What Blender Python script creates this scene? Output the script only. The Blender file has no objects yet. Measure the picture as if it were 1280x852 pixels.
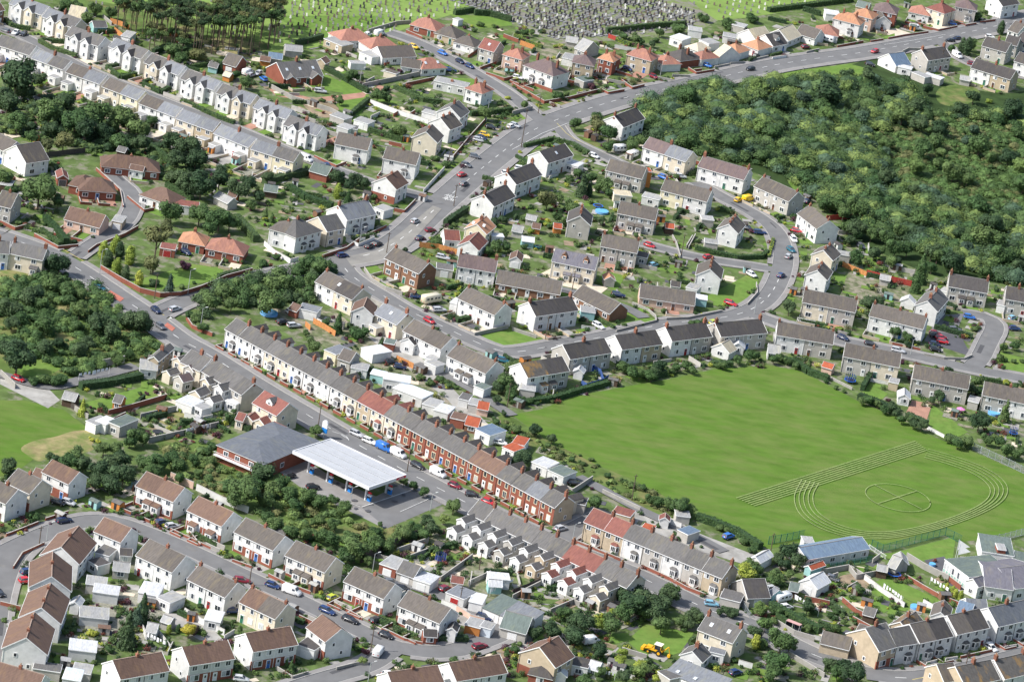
import bpy, math, random
import numpy as np
from mathutils import Vector, Matrix
random.seed(7)
S = bpy.context.scene
# ---------------------------------------------------------------- camera, world, sun
F, TH, RO, CH = 5000.0, .3677, .1682, 423.0
cam = bpy.data.cameras.new('camera'); co = bpy.data.objects.new('camera', cam); S.collection.objects.link(co)
cam.sensor_width = 36; cam.lens = F/1280*36; cam.clip_start = 5; cam.clip_end = 20000
fw = Vector((0, math.cos(TH), -math.sin(TH))); up = Vector((0, math.sin(TH), math.cos(TH))); rt = Vector((1, 0, 0))
c_, s_ = math.cos(RO), math.sin(RO)
R_ = rt*c_ + up*s_; U_ = up*c_ - rt*s_
M_ = Matrix((R_, U_, -fw)).transposed().to_4x4(); M_.translation = Vector((0, 0, CH)); co.matrix_world = M_
S.camera = co
SUN_AZ = math.radians(199); SUN_EL = math.radians(46)      # sun stands on the left of the view
sd = Vector((math.cos(SUN_AZ)*math.cos(SUN_EL), math.sin(SUN_AZ)*math.cos(SUN_EL), math.sin(SUN_EL)))
W = bpy.data.worlds.new('World'); S.world = W; W.use_nodes = True
nt = W.node_tree; bg = nt.nodes['Background']; sky = nt.nodes.new('ShaderNodeTexSky')
sky.sky_type = 'NISHITA'; sky.sun_disc = False; sky.sun_elevation = SUN_EL
sky.sun_rotation = math.atan2(sd.x, sd.y); sky.air_density = 1.3; sky.dust_density = 2.5; sky.ozone_density = 1.0
nt.links.new(sky.outputs[0], bg.inputs[0]); bg.inputs[1].default_value = .13
sl = bpy.data.lights.new('sun', 'SUN'); so = bpy.data.objects.new('sun', sl); S.collection.objects.link(so)
sl.energy = 4.2; sl.angle = math.radians(.6); sl.color = (1, .975, .93)
so.rotation_euler = sd.to_track_quat('Z', 'Y').to_euler()
S.view_settings.view_transform = 'Standard'; S.view_settings.look = 'None'; S.view_settings.exposure = .45; S.view_settings.gamma = 1
S.cycles.max_bounces = 5; S.cycles.diffuse_bounces = 3; S.cycles.transparent_max_bounces = 4
# ---------------------------------------------------------------- picture point -> point of the place
def G(x, y, h=0.):
    X, Y = x-640, y-426
    X, Y = X*c_+Y*s_, -X*s_+Y*c_
    t = (CH-h)/(F*math.sin(TH)+Y*math.cos(TH))
    return Vector((X*t, (F*math.cos(TH)-Y*math.sin(TH))*t, h))
def PX(v):
    d = Vector(v)-Vector((0, 0, CH)); f = d.dot(fw)
    return 640+d.dot(R_)/f*F, 426-d.dot(U_)/f*F
def mpp(x, y): return (G(x, y)-Vector((0, 0, CH))).dot(fw)/F     # metres per picture pixel
# ---------------------------------------------------------------- materials
MATS = {}
def mat(name, col, rough=.85, n=.12, sc=1.5, sp=None, spc=None, sps=.25, rot=0, obj=.0, coord='Object', stretch=None, met=0, bump=0, rows=0, spec=.3):
    if name in MATS: return MATS[name]
    m = bpy.data.materials.new(name); m.use_nodes = True; t = m.node_tree; b = t.nodes['Principled BSDF']; N = t.nodes.new; Lk = t.links.new
    b.inputs['Roughness'].default_value = rough; b.inputs['Metallic'].default_value = met; b.inputs['Specular IOR Level'].default_value = spec
    tc = N('ShaderNodeTexCoord'); mp = N('ShaderNodeMapping'); Lk(tc.outputs[coord], mp.inputs[0])
    if stretch: mp.inputs['Scale'].default_value = stretch
    mp.inputs['Rotation'].default_value = (0, 0, rot)
    oi = N('ShaderNodeObjectInfo'); 
    ns = N('ShaderNodeTexNoise'); ns.noise_dimensions = '4D'; Lk(mp.outputs[0], ns.inputs[0]); ns.inputs['Scale'].default_value = sc; ns.inputs['Detail'].default_value = 5
    mw = N('ShaderNodeMath'); mw.operation = 'MULTIPLY'; mw.inputs[1].default_value = 37; Lk(oi.outputs['Random'], mw.inputs[0])
    Lk(mw.outputs[0], ns.inputs['W'])
    rm = N('ShaderNodeMapRange'); Lk(ns.outputs[0], rm.inputs[0]); rm.inputs[1].default_value = .3; rm.inputs[2].default_value = .7; rm.inputs[3].default_value = 1-n; rm.inputs[4].default_value = 1+n
    ro = N('ShaderNodeMapRange'); Lk(oi.outputs['Random'], ro.inputs[0]); ro.inputs[3].default_value = 1-obj; ro.inputs[4].default_value = 1+obj
    mm = N('ShaderNodeMath'); mm.operation = 'MULTIPLY'; Lk(rm.outputs[0], mm.inputs[0]); Lk(ro.outputs[0], mm.inputs[1])
    out = mm.outputs[0]
    if rows:
        wv = N('ShaderNodeTexWave'); wv.bands_direction = 'Y'; wv.inputs['Scale'].default_value = rows; wv.inputs['Distortion'].default_value = .6
        Lk(tc.outputs[coord], wv.inputs[0]); r3 = N('ShaderNodeMapRange'); Lk(wv.outputs[1], r3.inputs[0]); r3.inputs[3].default_value = .86; r3.inputs[4].default_value = 1.08
        m3 = N('ShaderNodeMath'); m3.operation = 'MULTIPLY'; Lk(out, m3.inputs[0]); Lk(r3.outputs[0], m3.inputs[1]); out = m3.outputs[0]
    mx = N('ShaderNodeVectorMath'); mx.operation = 'SCALE'; mx.inputs[0].default_value = col[:3]; Lk(out, mx.inputs['Scale'])
    last = mx.outputs[0]
    if sp:       # patches of a second colour (moss, wear, dry grass)
        n2 = N('ShaderNodeTexNoise'); n2.noise_dimensions = '4D'; Lk(mp.outputs[0], n2.inputs[0]); n2.inputs['Scale'].default_value = sps; n2.inputs['Detail'].default_value = 7; n2.inputs['Roughness'].default_value = .65
        ma = N('ShaderNodeMath'); ma.inputs[1].default_value = 11; Lk(mw.outputs[0], ma.inputs[0]); Lk(ma.outputs[0], n2.inputs['W'])
        r2 = N('ShaderNodeMapRange'); Lk(n2.outputs[0], r2.inputs[0]); r2.inputs[1].default_value = sp[0]; r2.inputs[2].default_value = sp[1]
        mi = N('ShaderNodeMix'); mi.data_type = 'RGBA'; Lk(r2.outputs[0], mi.inputs['Factor']); Lk(last, mi.inputs['A']); mi.inputs['B'].default_value = (*spc, 1)
        last = mi.outputs['Result']
    Lk(last, b.inputs['Base Color'])
    if bump:
        bp = N('ShaderNodeBump'); bp.inputs['Strength'].default_value = bump; bp.inputs['Distance'].default_value = .1; Lk(ns.outputs[0], bp.inputs['Height']); Lk(bp.outputs[0], b.inputs['Normal'])
    MATS[name] = m; return m
WALL = {'w': ('white rendered', (.68, .675, .665)), 'c': ('cream', (.62, .555, .45)), 'y': ('pale yellow', (.66, .6, .44)), 'p': ('grey pebbledashed', (.42, .40, .37)),
        'b': ('beige', (.45, .37, .27)), 'r': ('red brick', (.25, .09, .062)), 'o': ('brown brick', (.21, .115, .075)), 'k': ('pinkish', (.6, .42, .34)), 'B': ('orange wood', (.5, .2, .06)),
        'D': ('dark timber', (.09, .06, .045)), 'l': ('light grey', (.58, .58, .57)), 'G': ('pale blue-green', (.3, .5, .5)), 's': ('stone', (.3, .29, .27)), 'L':('bluish white',(.62,.68,.74))}
ROOF = {'g': ('grey', (.112, .108, .107)), 'G': ('blue-grey', (.165, .175, .195)), 'd': ('dark', (.068, .062, .061)), 'n': ('brown-grey', (.108, .095, .086)), 'b': ('brown', (.135, .085, .066)),
        'r': ('maroon', (.19, .075, .062)), 'o': ('orange', (.4, .205, .125)), 't': ('terracotta', (.31, .15, .115)), 'w': ('white', (.5, .51, .53)), 'l': ('pale grey', (.3, .3, .3)),
        'e': ('grey-green', (.12, .15, .14)), 'u': ('blue', (.12, .17, .24)), 'k': ('rust red', (.32, .08, .04)), 'y': ('beige', (.5, .44, .33)), 'R': ('purple-brown', (.135, .1, .1)), 'V': ('purple-grey', (.14, .135, .16)), 'U': ('soft blue', (.15, .21, .29)), 'H': ('slate blue', (.115, .125, .145)), 'q': ('lichen-stained', (.1, .092, .085))}
ROOF['L'] = ('pale blue', (.5, .57, .64)); ROOF['B'] = ROOF['k']; ROOF['p'] = ROOF['g']; ROOF['c'] = ROOF['y']
def wallm(c): 
    return mat('wall_'+WALL[c][0].replace(' ', '_'), WALL[c][1], .9, .1, .8, sp=(.5, .78), spc=tuple(v*.72 for v in WALL[c][1]), sps=.35, obj=.06, spec=.15)
def roofm(c):
    w = ROOF[c][1]
    if c == 'q': return mat('roof_lichen', w, .8, .2, 1.6, sp=(.5, .62), spc=(.27, .16, .055), sps=.3, obj=.1, coord='UV', stretch=(1, .6, 1), rows=.8)
    return mat('roof_'+ROOF[c][0].replace(' ', '_'), w, .75, .2, 1.6, sp=(.52, .72), spc=(w[0]*1.3+.015, w[1]*1.25+.012, w[2]*1.05), sps=.5, obj=.14, coord='UV', stretch=(1.6, .45, 1), rows=.8, spec=.25)
mglass = mat('window_glass', (.05, .06, .075), .12, .3, .7, obj=.5, spec=.6)
mcurt = mat('net_curtain', (.5, .52, .54), .5, .25, 3, obj=.3)
mframe = mat('white_frame', (.78, .78, .78), .5, .02, 1)
mbrick = wallm('r'); mbrick2 = wallm('o')
mchim = mat('chimney_brick', (.22, .095, .065), .9, .2, 3, obj=.25)
mpot = mat('clay_pot', (.38, .22, .13), .9, .1, 3)
mblack = mat('dark_paint', (.03, .03, .035), .5, .1, 3)
MB_ = {}
class MB:
    def __init__(s): s.v = []; s.f = []; s.m = []; s.mats = []; s.uv = {}
    def mi(s, m):
        if m not in s.mats: s.mats.append(m)
        return s.mats.index(m)
    def poly(s, pts, m, uv=None):
        b = len(s.v); s.v += [tuple(p) for p in pts]; s.f.append(tuple(range(b, b+len(pts)))); s.m.append(s.mi(m))
        if uv: s.uv[len(s.f)-1] = uv
    def box(s, x0, y0, z0, x1, y1, z1, m, bot=False):
        b = len(s.v); s.v += [(x0, y0, z0), (x1, y0, z0), (x1, y1, z0), (x0, y1, z0), (x0, y0, z1), (x1, y0, z1), (x1, y1, z1), (x0, y1, z1)]
        fs = [(4, 5, 6, 7), (0, 1, 5, 4), (1, 2, 6, 5), (2, 3, 7, 6), (3, 0, 4, 7)] + ([(3, 2, 1, 0)] if bot else [])
        k = s.mi(m)
        for q in fs: s.f.append(tuple(b+i for i in q)); s.m.append(k)
    def slab(s, top, th, m, uv=None):       # thick polygon: top ring extruded down
        n = len(top); b = len(s.v); s.v += [tuple(p) for p in top]+[(p[0], p[1], p[2]-th) for p in top]; k = s.mi(m)
        s.f.append(tuple(range(b, b+n))); s.m.append(k)
        if uv: s.uv[len(s.f)-1] = uv
        s.f.append(tuple(range(b+2*n-1, b+n-1, -1))); s.m.append(k)
        for i in range(n): j = (i+1) % n; s.f.append((b+i, b+n+i, b+n+j, b+j)); s.m.append(k)
    def cyl(s, p, q, r0, r1, m, n=8, cap=True):
        p = Vector(p); q = Vector(q); d = (q-p).normalized(); a = d.orthogonal().normalized(); c = d.cross(a); b = len(s.v); k = s.mi(m)
        for o, r in ((p, r0), (q, r1)):
            for i in range(n): t = 2*math.pi*i/n; s.v.append(tuple(o+a*math.cos(t)*r+c*math.sin(t)*r))
        for i in range(n): j = (i+1) % n; s.f.append((b+i, b+j, b+n+j, b+n+i)); s.m.append(k)
        if cap: s.f.append(tuple(range(b+n, b+2*n))); s.m.append(k); s.f.append(tuple(range(b+n-1, b-1, -1))); s.m.append(k)
    def mesh(s, name, smooth=False):
        me = bpy.data.meshes.new(name); me.from_pydata(s.v, [], s.f)
        for m in s.mats: me.materials.append(m)
        me.polygons.foreach_set('material_index', s.m)
        if smooth: me.polygons.foreach_set('use_smooth', [True]*len(s.f))
        if s.uv:
            ul = me.uv_layers.new(name='UVMap')
            for fi, uv in s.uv.items():
                for li, w in zip(me.polygons[fi].loop_indices, uv): ul.data[li].uv = w
        me.update(); return me
    def build(s, name, parent=None, smooth=False): return put(name, s.mesh(name, smooth), parent)
def put(name, me, parent=None, loc=None, rz=None):
    o = bpy.data.objects.new(name, me); S.collection.objects.link(o)
    if parent: o.parent = parent
    if loc is not None: o.location = loc
    if rz: o.rotation_euler = (0, 0, rz)
    return o
USED = {}
ORD = 'first second third fourth fifth sixth seventh eighth ninth tenth eleventh twelfth thirteenth fourteenth fifteenth sixteenth seventeenth eighteenth nineteenth twentieth'.split()
def ordn(i):
    if i < 20: return ORD[i]
    n = i+1
    if n < 100:
        tens = ['', '', 'twenty', 'thirty', 'forty', 'fifty', 'sixty', 'seventy', 'eighty', 'ninety'][n//10]
        return tens+'-'+ORD[n % 10-1] if n % 10 else {20: 'twentieth', 30: 'thirtieth', 40: 'fortieth', 50: 'fiftieth', 60: 'sixtieth', 70: 'seventieth', 80: 'eightieth', 90: 'ninetieth'}[n]
    return str(n)+('th' if n % 100 in (11, 12, 13) or n % 10 not in (1, 2, 3) else ('st', 'nd', 'rd')[n % 10-1])
def tag(o, label, cat, group=None, kind=None):
    if label: o['label'] = label
    if cat: o['category'] = cat
    if group: o['group'] = group
    if kind: o['kind'] = kind
    return o
LATER = []        # (object, description, zone or None) given unique labels at the end
def later(o, desc, cat, group, xy, zone=None):
    o['category'] = cat; o['group'] = group; LATER.append((o, desc, xy, zone)); return o
def empty(name, loc, rz=0):
    o = bpy.data.objects.new(name, None); S.collection.objects.link(o); o.location = loc; o.rotation_euler = (0, 0, rz); return o
def copy_tree(o, parent=None):
    c = o.copy(); S.collection.objects.link(c)
    if parent: c.parent = parent
    for ch in list(o.children): copy_tree(ch, c)
    return c
# ---------------------------------------------------------------- windows, doors (front faces -y, centred in x, base z 0)
def winmesh(w, h, k=2, style=0):
    key = ('w', round(w, 1), round(h, 1), k, style)
    if key not in MB_:
        m = MB(); fr = {0: mframe, 1: mbrick, 2: wallm('y')}[style]
        m.box(-w/2-.12, -.09, -.14, w/2+.12, .0, h+.1, mframe if style == 0 else wallm('y'), True)
        g = mglass if k > 0 else mcurt; k = abs(k)
        pw = w/k
        for i in range(k): m.box(-w/2+i*pw+.06, -.115, .05, -w/2+(i+1)*pw-.06, -.085, h-.06, g if (i+style) % 2 == 0 or w < 1.3 else mglass, True)
        MB_[key] = m.mesh('window')
    return MB_[key]
def doormesh(c):
    key = ('d', c)
    if key not in MB_:
        m = MB(); m.box(-.6, -.08, 0, .6, 0, 2.25, mframe, True)
        dm = mat('door_'+c, {'white': (.7, .7, .7), 'brown': (.14, .06, .03), 'blue': (.05, .14, .4), 'red': (.3, .03, .03), 'green': (.04, .16, .1)}[c], .4, .05)
        m.box(-.47, -.11, .04, .47, -.07, 2.08, dm, True); m.box(-.25, -.125, 1.2, .25, -.105, 1.85, mglass, True)
        MB_[key] = m.mesh('door')
    return MB_[key]
def garmesh(c, w=2.4):
    key = ('gd', c, w)
    if key not in MB_:
        m = MB(); dm = mat('garage_door_'+c, {'w': (.72, .72, .72), 'r': (.35, .03, .03), 'e': (.1, .2, .14), 'D': (.08, .08, .09)}[c], .5, .05)
        m.box(-w/2, -.06, 0, w/2, 0, 2.1, mframe, True); 
        for i in range(5): m.box(-w/2+.1, -.09, .05+i*.4, w/2-.1, -.05, .42+i*.4, dm, True)
        MB_[key] = m.mesh('garage_door')
    return MB_[key]
def baymesh(rc, wc, h):
    key = ('bay', rc, wc, h)
    if key not in MB_:
        m = MB(); P = [(-1.2, 0), (-.75, -.75), (.75, -.75), (1.2, 0)]; wm = wallm(wc)
        def band(z0, z1, mm, o=0):
            for i in range(3):
                (a, b), (c, d) = P[i], P[i+1]; q = 1+o
                m.poly([(a*q, b*q-o*.1, z0), (c*q, d*q-o*.1, z0), (c*q, d*q-o*.1, z1), (a*q, b*q-o*.1, z1)], mm)
        band(0, .75, wm); band(.75, .9, mframe, .05); band(.9, h-.35, mglass); band(h-.35, h, mframe, .04)
        for (a, b) in P: m.box(a-.09, b-.09, .75, a+.09, b+.09, h-.3, mframe)
        for x in (-.28, .28): m.box(x-.05, -.8, .85, x+.05, -.72, h-.3, mframe)
        m.poly([(a*1.12, b*1.15, h) for a, b in P], mframe)
        rm = roofm(rc)
        for i in range(3):
            (a, b), (c, d) = P[i], P[i+1]; m.poly([(a*1.15, b*1.2, h), (c*1.15, d*1.2, h), (c*.5, 0, h+.6), (a*.5, 0, h+.6)], rm, [(0, 0), (1, 0), (1, 1), (0, 1)])
        MB_[key] = m.mesh('bay_window')
    return MB_[key]
def chimmesh(w, h, n):
    key = ('ch', w, h, n)
    if key not in MB_:
        m = MB(); m.box(-.35, -w/2, -1.0, .35, w/2, h, mchim); m.box(-.41, -w/2-.06, h-.25, .41, w/2+.06, h-.1, mchim); a = m.mesh('chimney')
        q = MB()
        for i in range(n): y = (i-(n-1)/2)*w/max(n, 1)*.8; q.cyl((0, y, h), (0, y, h+.55), .15, .12, mpot, 7)
        MB_[key] = (a, q.mesh('chimney_pot'))
    return MB_[key]
def skymesh():
    if 'sk' not in MB_:
        m = MB(); m.box(-.45, -.6, 0, .45, .6, .09, mat('skylight_frame', (.5, .5, .5), .4)); m.box(-.36, -.5, .09, .36, .5, .12, mat('skylight_glass', (.55, .6, .66), .1, .05, spec=.8)); MB_['sk'] = m.mesh('skylight')
    return MB_['sk']
# ---------------------------------------------------------------- roofs
def roof_gable(x0, y0, x1, y1, z, pitch, m, fm, ax='x', ov=.3, ovg=.12, th=.16, uvo=0):
    """two slopes as slabs; ridge along ax. returns ridge z"""
    if ax == 'x':
        hw = (y1-y0)/2; rise = hw*pitch; ym = (y0+y1)/2; dz = ov*pitch
        a, b = x0-ovg, x1+ovg; L = b-a; sl = math.hypot(hw+ov, rise+dz)
        m.slab([(a, y0-ov, z-dz+th), (b, y0-ov, z-dz+th), (b, ym, z+rise+th), (a, ym, z+rise+th)], th, fm, [(uvo, 0), (uvo+L, 0), (uvo+L, sl), (uvo, sl)])
        m.slab([(b, y1+ov, z-dz+th), (a, y1+ov, z-dz+th), (a, ym, z+rise+th), (b, ym, z+rise+th)], th, fm, [(uvo, 9), (uvo+L, 9), (uvo+L, 9+sl), (uvo, 9+sl)])
    else:
        hw = (x1-x0)/2; rise = hw*pitch; xm = (x0+x1)/2; dz = ov*pitch
        a, b = y0-ovg, y1+ovg; L = b-a; sl = math.hypot(hw+ov, rise+dz)
        m.slab([(x0-ov, b, z-dz+th), (x0-ov, a, z-dz+th), (xm, a, z+rise+th), (xm, b, z+rise+th)], th, fm, [(uvo, 0), (uvo+L, 0), (uvo+L, sl), (uvo, sl)])
        m.slab([(x1+ov, a, z-dz+th), (x1+ov, b, z-dz+th), (xm, b, z+rise+th), (xm, a, z+rise+th)], th, fm, [(uvo, 9), (uvo+L, 9), (uvo+L, 9+sl), (uvo, 9+sl)])
    return z+rise
def wall_gable(m, x0, y0, x1, y1, z, pitch, wm, ax='x'):
    """closed walls with pointed gable ends"""
    if ax == 'x':
        r = z+(y1-y0)/2*pitch; ym = (y0+y1)/2
        m.poly([(x0, y0, 0), (x1, y0, 0), (x1, y0, z), (x0, y0, z)], wm); m.poly([(x1, y1, 0), (x0, y1, 0), (x0, y1, z), (x1, y1, z)], wm)
        m.poly([(x1, y0, 0), (x1, y1, 0), (x1, y1, z), (x1, ym, r), (x1, y0, z)], wm); m.poly([(x0, y1, 0), (x0, y0, 0), (x0, y0, z), (x0, ym, r), (x0, y1, z)], wm)
    else:
        r = z+(x1-x0)/2*pitch; xm = (x0+x1)/2
        m.poly([(x1, y0, 0), (x1, y1, 0), (x1, y1, z), (x1, y0, z)], wm); m.poly([(x0, y1, 0), (x0, y0, 0), (x0, y0, z), (x0, y1, z)], wm)
        m.poly([(x0, y0, 0), (x1, y0, 0), (x1, y0, z), (xm, y0, r), (x0, y0, z)], wm); m.poly([(x1, y1, 0), (x0, y1, 0), (x0, y1, z), (xm, y1, r), (x1, y1, z)], wm)
def verges(m, x0, y0, x1, y1, z, pitch, ax, fm, ov=.3, sides=(1, 1), og=.12):
    """barge boards along the gables, gutters along the eaves"""
    t = .05
    if ax == 'x':
        hw = (y1-y0)/2; ym = (y0+y1)/2; r = z+hw*pitch; dz = ov*pitch
        for k, x in ((0, x0-og-t), (1, x1+og)):
            if not sides[k]: continue
            for ya, za, yb, zb in ((y0-ov, z-dz, ym, r), (ym, r, y1+ov, z-dz)):
                q = [(x, ya, za-.1), (x, yb, zb-.1), (x, yb, zb+.2), (x, ya, za+.2)]
                m.poly(q if x > (x0+x1)/2 else q[::-1], fm); q2 = [(p[0]+t, p[1], p[2]) for p in q]; m.poly(q2[::-1] if x > (x0+x1)/2 else q2, fm)
                m.poly([q[3], q[2], q2[2], q2[3]], fm)
        for y in (y0-ov-.09, y1+ov+.01): m.box(x0-og, y, z-dz-.02, x1+og, y+.08, z-dz+.12, fm, True)
    else:
        hw = (x1-x0)/2; xm = (x0+x1)/2; r = z+hw*pitch; dz = ov*pitch
        for k, y in ((0, y0-og-t), (1, y1+og)):
            if not sides[k]: continue
            for xa, za, xb, zb in ((x0-ov, z-dz, xm, r), (xm, r, x1+ov, z-dz)):
                q = [(xa, y, za-.1), (xb, y, zb-.1), (xb, y, zb+.2), (xa, y, za+.2)]
                m.poly(q, fm); q2 = [(p[0], p[1]+t, p[2]) for p in q]; m.poly(q2[::-1], fm); m.poly([q[3], q[2], q2[2], q2[3]], fm)
        for x in (x0-ov-.09, x1+ov+.01): m.box(x, y0-og, z-dz-.02, x+.08, y1+og, z-dz+.12, fm, True)
def roof_hip(m, x0, y0, x1, y1, z, pitch, rm, ov=.35):
    x0 -= ov; x1 += ov; y0 -= ov; y1 += ov; z -= ov*pitch; w, d = x1-x0, y1-y0; h = min(w, d)/2; r = z+h*pitch+.12; z += .12
    if w >= d: A, B = (x0+h, (y0+y1)/2, r), (x1-h+.001, (y0+y1)/2, r)
    else: A, B = ((x0+x1)/2, y0+h, r), ((x0+x1)/2, y1-h+.001, r)
    s = math.hypot(h, h*pitch)
    c = [(x0, y0, z), (x1, y0, z), (x1, y1, z), (x0, y1, z)]
    if w >= d:
        m.poly([c[0], c[1], B, A], rm, [(0, 0), (w, 0), (w-h, s), (h, s)]); m.poly([c[1], c[2], B], rm, [(0, 9), (d, 9), (d/2, 9+s)])
        m.poly([c[2], c[3], A, B], rm, [(0, 20), (w, 20), (w-h, 20+s), (h, 20+s)]); m.poly([c[3], c[0], A], rm, [(0, 30), (d, 30), (d/2, 30+s)])
    else:
        m.poly([c[0], c[1], A], rm, [(0, 0), (w, 0), (w/2, s)]); m.poly([c[1], c[2], B, A], rm, [(0, 9), (d, 9), (d-h, 9+s), (h, 9+s)])
        m.poly([c[2], c[3], B], rm, [(0, 20), (w, 20), (w/2, 20+s)]); m.poly([c[3], c[0], A, B], rm, [(0, 30), (d, 30), (d-h, 30+s), (h, 30+s)])
    m.box(x0+.02, y0+.02, z-.16, x1-.02, y1-.02, z-.01, mframe, True)
    return r, A, B
# ---------------------------------------------------------------- one building
def building(kind, L, D, H, wc, rc, opt, rnd):
    """parts of a building in its own frame (x along the picked eave, y away, z up); returns list of objects"""
    parts = []
    n = int(opt.get('n', max(1, round(L/7.5)) if H > 4 else 1)); w = L/n
    wcs = (wc.split('|')*9)[:n] if '|' in wc else [wc]*n
    rcs = (rc.split('|')*9)[:n] if '|' in rc else [rc]*n
    pitch = float(opt.get('pt', {'g': .68, 'x': .68, 'h': .62, 'f': 0, 'm': .18}[kind]))
    two = H > 4; fc = mframe
    def P(o): parts.append(o); return o
    merge = len(set(wcs)) == 1
    segs = [(0, L, wcs[0])] if merge else [(i*w, (i+1)*w, wcs[i]) for i in range(n)]
    for (a, b, cc) in segs:
        m = MB()
        if kind in 'gx': wall_gable(m, a, 0, b, D, H, pitch, wallm(cc), 'x' if kind == 'g' else 'y')
        else: m.box(a, 0, 0, b, D, H-(0 if kind != 'm' else .1), wallm(cc))
        P(m.build('wall'))
    rsame = len(set(rcs)) == 1
    top = H
    if kind in 'gx':
        ax = 'x' if kind == 'g' else 'y'
        rs = [(0, L, rcs[0])] if kind == 'x' else [(i*w, (i+1)*w, rcs[i]) for i in range(n)]
        for i, (a, b, cc) in enumerate(rs):
            m = MB(); top = roof_gable(a, 0, b, D, H, pitch, m, roofm(cc), ax, ovg=.12 if len(rs) == 1 else .0, uvo=rnd.random()*50); P(m.build('roof'))
        sd_ = opt.get('sides', (1, 1))
        if any(sd_): m = MB(); verges(m, 0, 0, L, D, H, pitch, ax, fc, sides=sd_); P(m.build('verge'))
        else:
            for gy in (-.39, D+.31): m = MB(); m.box(0, gy, H-.3*pitch-.02, L, gy+.08, H-.3*pitch+.12, fc, True); P(m.build('gutter'))
        if opt.get('rc') is None and (rnd.random() < .8):    # ridge tiles
            m = MB(); q = mat('ridge_tile', (.3, .22, .18), .9, .2) if rc[0] in 'brot' else mat('ridge_tile_grey', (.2, .19, .185), .9, .2)
            if ax == 'x': m.box(0, D/2-.13, top+.08, L, D/2+.13, top+.2, q)
            else: m.box(L/2-.13, 0, top+.08, L/2+.13, D, top+.2, q)
            P(m.build('ridge'))
    elif kind == 'h':
        m = MB(); top, A, B = roof_hip(m, 0, 0, L, D, H, pitch, roofm(rcs[0])); P(m.build('roof'))
    elif kind == 'f':
        m = MB(); m.slab([(-.15, -.15, H+.16), (L+.15, -.15, H+.16), (L+.15, D+.15, H+.16), (-.15, D+.15, H+.16)], .2, mframe if rc[0] in 'wl' else fc)
        m.slab([(-.05, -.05, H+.2), (L+.05, -.05, H+.2), (L+.05, D+.05, H+.2), (-.05, D+.05, H+.2)], .06, roofm(rcs[0]), [(0, 0), (L, 0), (L, D), (0, D)]); P(m.build('roof'))
    elif kind == 'm':
        m = MB(); z2 = H+D*pitch
        m.slab([(-.15, -.2, H+.05), (L+.15, -.2, H+.05), (L+.15, D+.2, z2+.05), (-.15, D+.2, z2+.05)], .12, roofm(rcs[0]), [(0, 0), (L, 0), (L, D), (0, D)]); P(m.build('roof'))
        q = MB(); wmm = wallm(wcs[0]); q.box(0, D-.1, H-.1, L, D, z2-.05, wmm); q.poly([(L, 0, H-.1), (L, D, H-.1), (L, D, z2-.08)], wmm); q.poly([(0, D, H-.1), (0, 0, H-.1), (0, D, z2-.08)], wmm); P(q.build('gable_wall'))
    # windows
    cur = lambda: rnd.choice((2, 2, -2)) 
    if 'nw' not in opt:
        dcs = ('white', 'white', 'white', 'brown', 'blue', 'red', 'green')
        side = 'x' if kind == 'x' else 'g'
        st = 2 if wcs[0] == 'r' and 'te' in opt else 0
        def put_w(me, x, z, face=0):
            if face == 0: P(put(me.name, me, None, (x, 0, z)))
            elif face == 1: P(put(me.name, me, None, (L, x, z), math.pi/2))
            elif face == 2: P(put(me.name, me, None, (L-x, D, z), math.pi))
            else: P(put(me.name, me, None, (0, D-x, z), -math.pi/2))
        if H >= 2.4 and 'gar' not in opt:
            faces = [0, 2] if side == 'g' else [1, 3]
            if 'ff' in opt: faces = [0]
            for fce in faces:
                ln = L if fce in (0, 2) else D; nn = n if fce in (0, 2) else max(1, round(D/7.5)); ww = ln/nn
                for i in range(nn):
                    mir = (i % 2 == 1) and 'te' not in opt
                    fx = lambda t: i*ww+(ww*(1-t) if mir else ww*t)
                    if two:
                        zu = H-1.62 if H < 6.5 else H-1.9
                        if ww > 4.4:
                            put_w(winmesh(1.35 if ww > 6 else .95, 1.15 if st == 0 else 1.45, cur() if ww > 6 else 1, st), fx(.26), zu-(.2 if st else 0), fce); put_w(winmesh(1.35 if ww > 6 else .95, 1.15 if st == 0 else 1.45, cur() if ww > 6 else 1, st), fx(.74), zu-(.2 if st else 0), fce)
                        else: put_w(winmesh(1.5, 1.2, cur(), st), fx(.5), zu, fce)
                        if 'ba' in opt and fce == 0: P(put('bay_window', baymesh(rcs[i] if rcs[i] in 'rgdt' else 'g', 'r' if wcs[i] == 'r' else 'w', 2.5), None, (fx(.68), 0, 0)))
                        else: put_w(winmesh((2.3 if 's' in opt else 1.7) if ww > 6 else 1.25, (1.45 if 's' in opt else 1.3) if not st else 1.7, cur() if 's' not in opt else -2, st), fx(.7 if ww < 6 else .3), .85 if not st else .7, fce)
                        if fce == 0 or i % 2 == 0: put_w(doormesh(rnd.choice(dcs)), fx(.25 if ww < 6 else .78), 0, fce)
                    else:
                        k = max(1, int(ww/3.4))
                        for j in range(k):
                            if j == k//2 and k > 1 and fce in (0, 1): put_w(doormesh(rnd.choice(dcs)), (i+(j+.5)/k)*ww, 0, fce)
                            else: put_w(winmesh(1.6 if ww/k > 3 else 1.0, 1.15, cur(), 0), (i+(j+.5)/k)*ww, .95, fce)
            for fce in ([1, 3] if side == 'g' else [0]):
                if 'ff' in opt and fce != 1: continue
                ln = D if fce in (1, 3) else L
                if ln > 5 and two and 'sides' not in opt and 'ne' not in opt: put_w(winmesh(.7, .9, 1), ln*.3, H-1.6, fce); put_w(winmesh(.7, .9, 1), ln*.62, 1.1, fce)
                elif side == 'x' and ln > 3: put_w(winmesh(1.1, 1.1, 2), ln*.5, (H-1.7) if two else .95, fce)
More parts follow.
